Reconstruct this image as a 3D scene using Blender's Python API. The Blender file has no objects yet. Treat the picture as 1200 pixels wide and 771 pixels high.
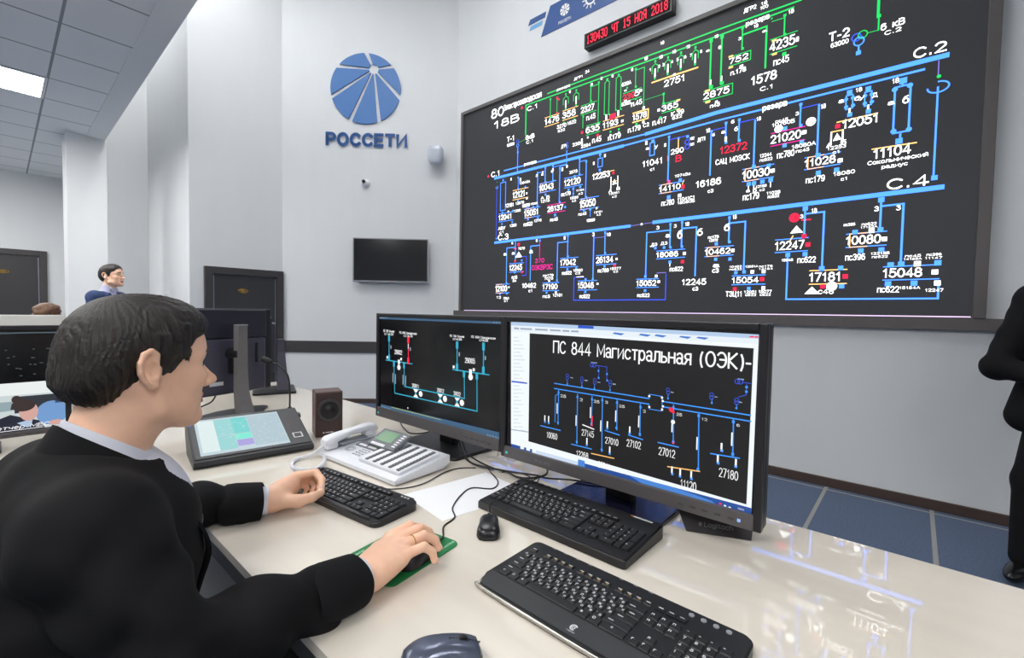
import bpy, bmesh, math, random
import numpy as np
from mathutils import Vector, Matrix, Euler
random.seed(7)
R = math.radians
PI = math.pi
SC = bpy.context.scene
COL = SC.collection

# ------------------------------------------------------------------ camera, world, exposure
CAM_H = 1.28
cam_data = bpy.data.cameras.new('camera')
cam_data.sensor_width = 36.0
cam_data.lens = 16.0
cam_data.clip_start = 0.02
cam = bpy.data.objects.new('camera', cam_data)
COL.objects.link(cam)
yaw, pitch, roll = R(41.514), R(2.148), R(0.982)
fw = Vector((math.cos(yaw) * math.cos(pitch), math.sin(yaw) * math.cos(pitch), -math.sin(pitch)))
r0 = Vector((math.sin(yaw), -math.cos(yaw), 0))
u0 = r0.cross(fw)
rt = r0 * math.cos(roll) + u0 * math.sin(roll)
up = u0 * math.cos(roll) - r0 * math.sin(roll)
m = Matrix((rt, up, -fw)).transposed().to_4x4()
m.translation = (0, 0, CAM_H)
cam.matrix_world = m
SC.camera = cam

world = bpy.data.worlds.new('world')
SC.world = world
world.use_nodes = True
world.node_tree.nodes['Background'].inputs[0].default_value = (0.75, 0.82, 0.9, 1)
world.node_tree.nodes['Background'].inputs[1].default_value = 0.05
SC.view_settings.view_transform = 'Standard'
SC.view_settings.look = 'None'
SC.view_settings.exposure = 0.1
SC.view_settings.gamma = 1.0
SC.view_settings.use_curve_mapping = False

# ------------------------------------------------------------------ materials
def srgb(r, g, b):
    f = lambda c: (c / 255 / 12.92) if c / 255 <= 0.04045 else ((c / 255 + 0.055) / 1.055) ** 2.4
    return (f(r), f(g), f(b), 1.0)

MATS = {}
def mat(name, rgb=(128, 128, 128), rough=0.5, metal=0.0, emit=0.0, var=0.06, scale=40.0, bump=0.0, bscale=None,
        coat=0.0, spec=0.5, ior=1.5, sss=0.0, stretch=None):
    if name in MATS:
        return MATS[name]
    m = bpy.data.materials.new(name)
    m.use_nodes = True
    nt = m.node_tree
    b = nt.nodes['Principled BSDF']
    c = srgb(*rgb)
    b.inputs['Base Color'].default_value = c
    b.inputs['Roughness'].default_value = rough
    b.inputs['Metallic'].default_value = metal
    b.inputs['IOR'].default_value = ior
    b.inputs['Specular IOR Level'].default_value = spec
    b.inputs['Coat Weight'].default_value = coat
    if sss:
        b.inputs['Subsurface Weight'].default_value = sss
        b.inputs['Subsurface Radius'].default_value = (0.012, 0.005, 0.003)
        b.inputs['Subsurface Scale'].default_value = 1.0
    if emit:
        b.inputs['Base Color'].default_value = (0.02, 0.02, 0.02, 1)
        b.inputs['Specular IOR Level'].default_value = 0.2
        b.inputs['Emission Color'].default_value = c
        b.inputs['Emission Strength'].default_value = emit
    tc = nt.nodes.new('ShaderNodeTexCoord')
    src = tc.outputs['Object']
    if stretch:
        mp = nt.nodes.new('ShaderNodeMapping')
        mp.inputs['Scale'].default_value = stretch
        nt.links.new(src, mp.inputs['Vector'])
        src = mp.outputs['Vector']
    if var and not emit:
        n = nt.nodes.new('ShaderNodeTexNoise')
        n.inputs['Scale'].default_value = scale
        n.inputs['Detail'].default_value = 5
        nt.links.new(src, n.inputs['Vector'])
        mx = nt.nodes.new('ShaderNodeMix')
        mx.data_type = 'RGBA'
        mx.inputs['A'].default_value = tuple(x * (1 - var) for x in c[:3]) + (1,)
        mx.inputs['B'].default_value = tuple(min(1, x * (1 + var)) for x in c[:3]) + (1,)
        nt.links.new(n.outputs['Fac'], mx.inputs['Factor'])
        nt.links.new(mx.outputs['Result'], b.inputs['Base Color'])
    if bump:
        n2 = nt.nodes.new('ShaderNodeTexNoise')
        n2.inputs['Scale'].default_value = bscale or scale
        n2.inputs['Detail'].default_value = 4
        nt.links.new(src, n2.inputs['Vector'])
        bp = nt.nodes.new('ShaderNodeBump')
        bp.inputs['Strength'].default_value = bump
        bp.inputs['Distance'].default_value = 0.002
        nt.links.new(n2.outputs['Fac'], bp.inputs['Height'])
        nt.links.new(bp.outputs['Normal'], b.inputs['Normal'])
    MATS[name] = m
    return m

def glow(name, rgb, strength):
    """a surface that gives off light: lamps and display pixels"""
    return mat(name, rgb, rough=0.4, emit=strength)

# ------------------------------------------------------------------ mesh builders
class MB:
    def __init__(s):
        s.bm = bmesh.new()
        s.mi = 0
    def _tag(s, faces):
        for f in faces:
            f.material_index = s.mi
    def box(s, c, size, M=None, bev=0.0, seg=2):
        r = bmesh.ops.create_cube(s.bm, size=1.0)
        vs = r['verts']
        bmesh.ops.scale(s.bm, vec=size, verts=vs)
        if bev:
            es = list({e for v in vs for e in v.link_edges})
            rr = bmesh.ops.bevel(s.bm, geom=es, offset=bev, segments=seg, affect='EDGES', profile=0.5)
            vs = list({v for f in rr['faces'] for v in f.verts} | {v for v in vs if v.is_valid})
        T = Matrix.Translation(c)
        if M is not None:
            T = M @ T
        bmesh.ops.transform(s.bm, matrix=T, verts=vs)
        s._tag({f for v in vs for f in v.link_faces})
        return s
    def cyl(s, a, b, ra, rb=None, n=24, M=None, caps=True):
        a, b = Vector(a), Vector(b)
        rb = ra if rb is None else rb
        d = b - a
        q = d.to_track_quat('Z', 'Y').to_matrix().to_4x4()
        T = Matrix.Translation((a + b) / 2) @ q
        if M is not None:
            T = M @ T
        r = bmesh.ops.create_cone(s.bm, cap_ends=caps, segments=n, radius1=ra, radius2=rb, depth=d.length, matrix=T)
        s._tag({f for v in r['verts'] for f in v.link_faces})
        return s
    def tube(s, pts, r, n=8, M=None, caps=True):
        pts = [Vector(p) for p in pts]
        rs = r if isinstance(r, (list, tuple)) else [r] * len(pts)
        rings = []
        ref = Vector((0, 0, 1))
        prev = None
        for i, p in enumerate(pts):
            t = (pts[min(i + 1, len(pts) - 1)] - pts[max(i - 1, 0)]).normalized()
            if prev is None:
                x = t.cross(ref)
                if x.length < 1e-3:
                    x = t.cross(Vector((1, 0, 0)))
                x.normalize()
            else:
                x = (prev - t * prev.dot(t)).normalized()
            prev = x
            y = t.cross(x)
            ring = []
            for k in range(n):
                a = 2 * PI * k / n
                v = p + (x * math.cos(a) + y * math.sin(a)) * rs[i]
                ring.append(s.bm.verts.new(M @ v if M is not None else v))
            rings.append(ring)
        fs = []
        for a, b in zip(rings, rings[1:]):
            for k in range(n):
                fs.append(s.bm.faces.new((a[k], a[(k + 1) % n], b[(k + 1) % n], b[k])))
        if caps:
            fs.append(s.bm.faces.new(rings[0][::-1]))
            fs.append(s.bm.faces.new(rings[-1]))
        s._tag(fs)
        return s
    def prism(s, poly, z0, z1, M=None, bev=0.0):
        """poly: list of (x, y); extruded from z0 to z1"""
        lo = [s.bm.verts.new(Vector((p[0], p[1], z0))) for p in poly]
        hi = [s.bm.verts.new(Vector((p[0], p[1], z1))) for p in poly]
        n = len(poly)
        fs = [s.bm.faces.new(lo[::-1]), s.bm.faces.new(hi)]
        for k in range(n):
            fs.append(s.bm.faces.new((lo[k], lo[(k + 1) % n], hi[(k + 1) % n], hi[k])))
        vs = lo + hi
        if bev:
            es = [e for e in fs[1].edges]
            rr = bmesh.ops.bevel(s.bm, geom=es, offset=bev, segments=2, affect='EDGES', profile=0.5)
            vs = list({v for f in rr['faces'] for v in f.verts} | {v for v in vs if v.is_valid})
        if M is not None:
            bmesh.ops.transform(s.bm, matrix=M, verts=vs)
        s._tag({f for v in vs for f in v.link_faces})
        return s
    def poly(s, pts, M=None):
        vs = [s.bm.verts.new(M @ Vector(p) if M is not None else Vector(p)) for p in pts]
        s._tag([s.bm.faces.new(vs)])
        return s
    def grid(s, rows, M=None, closed=False):
        g = [[s.bm.verts.new(M @ Vector(p) if M is not None else Vector(p)) for p in row] for row in rows]
        fs = []
        for a, b in zip(g, g[1:]):
            n = len(a)
            for k in range(n if closed else n - 1):
                fs.append(s.bm.faces.new((a[k], a[(k + 1) % n], b[(k + 1) % n], b[k])))
        s._tag(fs)
        return g
    def ball(s, c, r, M=None, u=16, v=10):
        rr = r if isinstance(r, (tuple, list)) else (r, r, r)
        T = Matrix.Translation(c) @ Matrix.Diagonal((*rr, 1))
        if M is not None:
            T = M @ T
        q = bmesh.ops.create_uvsphere(s.bm, u_segments=u, v_segments=v, radius=1.0, matrix=T)
        s._tag({f for w in q['verts'] for f in w.link_faces})
        return s
    def build(s, name, mats, parent=None, smooth=False, angle=None, recalc=True):
        if recalc:
            bmesh.ops.recalc_face_normals(s.bm, faces=s.bm.faces)
        me = bpy.data.meshes.new(name)
        s.bm.to_mesh(me)
        s.bm.free()
        for mm in (mats if isinstance(mats, (list, tuple)) else [mats]):
            me.materials.append(mm)
        if smooth:
            me.polygons.foreach_set('use_smooth', [True] * len(me.polygons))
            if angle:
                try:
                    me.set_sharp_from_angle(angle=R(angle))
                except Exception:
                    pass
        o = bpy.data.objects.new(name, me)
        COL.objects.link(o)
        if parent is not None:
            o.parent = parent
        return o

def tag(o, label=None, cat=None, group=None, kind=None):
    if label: o['label'] = label
    if cat: o['category'] = cat
    if group: o['group'] = group
    if kind: o['kind'] = kind
    return o

def thing(name, label, cat, loc=(0, 0, 0), rz=0.0, group=None):
    o = bpy.data.objects.new(name, None)
    o.empty_display_size = 0.1
    COL.objects.link(o)
    o.location = loc
    o.rotation_euler = (0, 0, rz)
    return tag(o, label, cat, group)

def dup(root, loc, rz, label, group=None):
    r = root.copy(); COL.objects.link(r)
    r.location = loc; r.rotation_euler = (0, 0, rz); r['label'] = label
    if group: r['group'] = group
    for ch in list(root.children):
        c = ch.copy(); COL.objects.link(c); c.parent = r
        for g in list(ch.children):
            d = g.copy(); COL.objects.link(d); d.parent = c
    return r

def frame(origin, x, y=None, z=None):
    """matrix with the given local x axis and up-ish z axis"""
    x = Vector(x).normalized()
    z = Vector(z or (0, 0, 1))
    y = z.cross(x).normalized()
    z = x.cross(y)
    M = Matrix((x, y, z)).transposed().to_4x4()
    M.translation = origin
    return M

def spline(pts, n=8):
    """Catmull-Rom through points"""
    P = [Vector(p) for p in pts]
    P = [P[0] * 2 - P[1]] + P + [P[-1] * 2 - P[-2]]
    out = []
    for i in range(1, len(P) - 2):
        for k in range(n):
            t = k / n
            a, b, c, d = P[i - 1], P[i], P[i + 1], P[i + 2]
            out.append(0.5 * ((2 * b) + (c - a) * t + (2 * a - 5 * b + 4 * c - d) * t * t + (3 * b - a - 3 * c + d) * t ** 3))
    out.append(P[-2])
    return out

def rrect(w, h, r, n=5, cx=0, cy=0):
    out = []
    for sx, sy, a0 in ((1, 1, 0), (-1, 1, 90), (-1, -1, 180), (1, -1, 270)):
        for k in range(n + 1):
            a = R(a0 + 90 * k / n)
            out.append((cx + sx * (w / 2 - r) + r * math.cos(a), cy + sy * (h / 2 - r) + r * math.sin(a)))
    return out

# ------------------------------------------------------------------ stroke lettering (one unit = cap height)
def _a(cx, cy, rx, ry, a0, a1, n=None):
    n = n or max(4, int(abs(a1 - a0) / 22))
    return [(cx + rx * math.cos(R(a0 + (a1 - a0) * k / n)), cy + ry * math.sin(R(a0 + (a1 - a0) * k / n))) for k in range(n + 1)]
O_ = _a(.36, .5, .36, .5, 90, 450, 18)
GL = {
 '0': (.6, [_a(.3, .5, .3, .5, 90, 450, 16)]), '1': (.45, [[(.05, .74), (.28, 1), (.28, 0)]]),
 '2': (.6, [_a(.3, .7, .28, .3, 165, -25) + [(.02, 0), (.6, 0)]]),
 '3': (.6, [_a(.28, .76, .26, .24, 160, -90) + _a(.28, .27, .3, .27, 90, -165)]),
 '4': (.62, [[(.62, .26), (0, .26), (.45, 1), (.45, 0)]]),
 '5': (.6, [[(.55, 1), (.1, 1), (.05, .52)] + _a(.28, .33, .31, .33, 125, -160)]),
 '6': (.6, [_a(.32, .62, .3, .38, 50, 180) + [(.02, .33)] + _a(.3, .32, .28, .32, 180, -180)]),
 '7': (.58, [[(0, 1), (.58, 1), (.2, 0)]]),
 '8': (.6, [_a(.3, .76, .24, .24, -90, 270), _a(.3, .27, .29, .27, 90, 450)]),
 '9': (.6, [_a(.28, .38, .3, .38, -130, 0) + [(.58, .67)] + _a(.3, .68, .28, .32, 0, 360)]),
 'А': (.7, [[(0, 0), (.35, 1), (.7, 0)], [(.12, .33), (.58, .33)]]),
 'Б': (.62, [[(.58, 1), (0, 1), (0, 0), (.32, 0)] + _a(.34, .29, .28, .29, -90, 90) + [(0, .58)]]),
 'В': (.62, [[(0, 0), (0, 1), (.33, 1)] + _a(.33, .77, .23, .23, 90, -90) + [(0, .54), (.33, .54)] + _a(.33, .27, .29, .27, 90, -90) + [(0, 0)]]),
 'Г': (.52, [[(0, 0), (0, 1), (.52, 1)]]),
 'Д': (.78, [[(.08, 0), (.2, .3), (.22, 1), (.64, 1), (.64, 0)], [(0, -.2), (0, 0), (.78, 0), (.78, -.2)]]),
 'Е': (.56, [[(.56, 1), (0, 1), (0, 0), (.56, 0)], [(0, .53), (.5, .53)]]),
 'Ж': (.9, [[(.45, 0), (.45, 1)], [(0, 1), (.45, .5), (.9, 1)], [(0, 0), (.45, .5), (.9, 0)]]),
 'З': (.6, [_a(.28, .76, .26, .24, 160, -90) + _a(.28, .27, .3, .27, 90, -165)]),
 'И': (.66, [[(0, 1), (0, 0), (.66, 1), (.66, 0)]]),
 'Й': (.66, [[(0, 1), (0, 0), (.66, 1), (.66, 0)], [(.2, 1.22), (.33, 1.14), (.46, 1.22)]]),
 'К': (.62, [[(0, 0), (0, 1)], [(.6, 1), (.02, .5), (.62, 0)]]),
 'Л': (.66, [[(0, 0), (.14, .2), (.16, 1), (.66, 1), (.66, 0)]]),
 'М': (.78, [[(0, 0), (0, 1), (.39, .2), (.78, 1), (.78, 0)]]),
 'Н': (.66, [[(0, 0), (0, 1)], [(.66, 0), (.66, 1)], [(0, .53), (.66, .53)]]),
 'О': (.72, [O_]), 'П': (.66, [[(0, 0), (0, 1), (.66, 1), (.66, 0)]]),
 'Р': (.6, [[(0, 0), (0, 1), (.32, 1)] + _a(.32, .73, .28, .27, 90, -90) + [(0, .46)]]),
 'С': (.68, [_a(.37, .5, .37, .5, 40, 320)]), 'Т': (.62, [[(0, 1), (.62, 1)], [(.31, 1), (.31, 0)]]),
 'У': (.64, [[(0, 1), (.33, .38)], [(.64, 1), (.25, .05), (.05, 0)]]),
 'Ц': (.72, [[(0, 1), (0, 0), (.72, 0), (.72, -.22)], [(.6, 1), (.6, 0)]]),
 'Ч': (.6, [[(0, 1), (0, .6), (.15, .45), (.6, .45)], [(.6, 1), (.6, 0)]]),
 'Ь': (.58, [[(0, 1), (0, 0), (.3, 0)] + _a(.3, .28, .28, .28, -90, 90) + [(0, .56)]]),
 'Э': (.68, [_a(.31, .5, .37, .5, 140, -140), [(.2, .52), (.66, .52)]]),
 'Я': (.62, [[(.62, 0), (.62, 1), (.3, 1)] + _a(.3, .73, .28, .27, 90, 270) + [(.62, .46)], [(.3, .46), (0, 0)]]),
 'а': (.5, [_a(.24, .56, .22, .18, 160, 0) + [(.46, .1), (.54, 0)], _a(.23, .2, .23, .2, 20, 340)]),
 'б': (.56, [[(.5, 1.02), (.2, .92), (.02, .6), (.02, .32)] + _a(.28, .34, .26, .34, 180, 540)]),
 'е': (.52, [[(.02, .38), (.5, .38)] + _a(.26, .37, .25, .37, 0, 310)]),
 'р': (.54, [[(0, -.28), (0, .74)], _a(.27, .37, .27, .37, 90, 450)]),
 'у': (.5, [[(0, .74), (.26, .05)], [(.52, .74), (.2, -.2), (.02, -.26)]]),
 'й': (.5, [[(0, .74), (0, 0), (.48, .74), (.48, 0)], [(.14, .95), (.24, .88), (.34, .95)]]),
 '.': (.14, [[(.07, .0), (.07, .12)]]), ':': (.14, [[(.07, .1), (.07, .24)], [(.07, .56), (.07, .7)]]),
 '-': (.36, [[(.03, .4), (.33, .4)]]), '(': (.28, [_a(.4, .42, .38, .68, 130, 230)]), ')': (.28, [_a(-.12, .42, .38, .68, 50, -50)]),
 ' ': (.42, []), 'I': (.12, [[(.06, 0), (.06, 1)]]),
 'L': (.5, [[(0, 1), (0, 0), (.5, 0)]]), 'P': None, 'H': None, 'S': (.6, [_a(.3, .74, .27, .26, 30, 270) + _a(.3, .25, .3, .25, 90, -150)]),
 'o': (.54, [_a(.27, .37, .27, .37, 90, 450, 12)]), 'i': (.1, [[(.05, 0), (.05, .72)], [(.05, .9), (.05, 1)]]),
 'g': (.54, [_a(.26, .37, .26, .37, 0, 360, 12), [(.52, .74), (.52, -.05)] + _a(.26, -.05, .26, .22, 0, -150)]),
 't': (.34, [[(.14, .95), (.14, .1), (.34, 0)], [(0, .72), (.34, .72)]]), 'c': (.5, [_a(.27, .37, .27, .37, 45, 315)]),
 'h': (.5, [[(0, 0), (0, 1)], [(0, .5), (.14, .72), (.36, .72), (.48, .55), (.48, 0)]]), 'l': (.1, [[(.05, 0), (.05, 1)]]),
 'n': (.5, [[(0, 0), (0, .72)], [(0, .5), (.14, .72), (.36, .72), (.48, .55), (.48, 0)]]),
}
GL['P'] = GL['Р']; GL['H'] = GL['Н']
for lo, hi in zip('вгдзиклмнопстцчьяэ', 'ВГДЗИКЛМНОПСТЦЧЬЯЭ'):
    w, st = GL[hi]
    GL[lo] = (w * .8, [[(x * .8, y * .74) for x, y in q] for q in st])

def ribbon(bm, pts, w, mi=0, M=None, closed=False):
    """flat stroke of width w along 2-D points (x, y), built in the plane z = 0 of M"""
    P = []
    for p in pts:
        v = Vector((p[0], p[1]))
        if not P or (v - P[-1]).length > 1e-6:
            P.append(v)
    if len(P) < 2:
        return
    loop = (P[0] - P[-1]).length < 1e-5 and len(P) > 3
    if loop:
        P = P[:-1]
    n = len(P)
    L_, R_ = [], []
    for i in range(n):
        a = P[i - 1] if (i > 0 or loop) else None
        c = P[(i + 1) % n] if (i < n - 1 or loop) else None
        d1 = (P[i] - a).normalized() if a is not None else None
        d2 = (c - P[i]).normalized() if c is not None else None
        if d1 is None: d1 = d2
        if d2 is None: d2 = d1
        n1 = Vector((-d1.y, d1.x)); n2 = Vector((-d2.y, d2.x))
        mm = n1 + n2
        if mm.length < 0.3:
            mm = n1
        mm.normalize()
        k = min(1.6, 1 / max(.2, mm.dot(n1)))
        e = Vector((0, 0))
        if not loop:
            if i == 0: e = -d1 * w * .35
            if i == n - 1: e = d1 * w * .35
        L_.append(P[i] + e + mm * (w / 2 * k)); R_.append(P[i] + e - mm * (w / 2 * k))
    T = (lambda v: M @ Vector((v.x, v.y, 0))) if M is not None else (lambda v: Vector((v.x, v.y, 0)))
    lv = [bm.verts.new(T(v)) for v in L_]; rv = [bm.verts.new(T(v)) for v in R_]
    for i in range(n if loop else n - 1):
        j = (i + 1) % n
        f = bm.faces.new((rv[i], rv[j], lv[j], lv[i]))
        f.material_index = mi

def lettering(bm, text, x, y, h, width=None, bold=.15, mi=0, M=None, gap=.2, slant=0.0):
    adv = 0
    items = []
    for ch in text:
        g = GL.get(ch) or GL['о']
        items.append((adv, g[1]))
        adv += g[0] + gap
    total = max(.2, adv - gap)
    sx = (width / total) if width else h
    w = bold * min(h, sx * 1.15)
    for a, st in items:
        for q in st:
            ribbon(bm, [(x + (a + px + slant * py) * sx, y + w / 2 + py * (h - w)) for px, py in q], w, mi, M)
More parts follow.
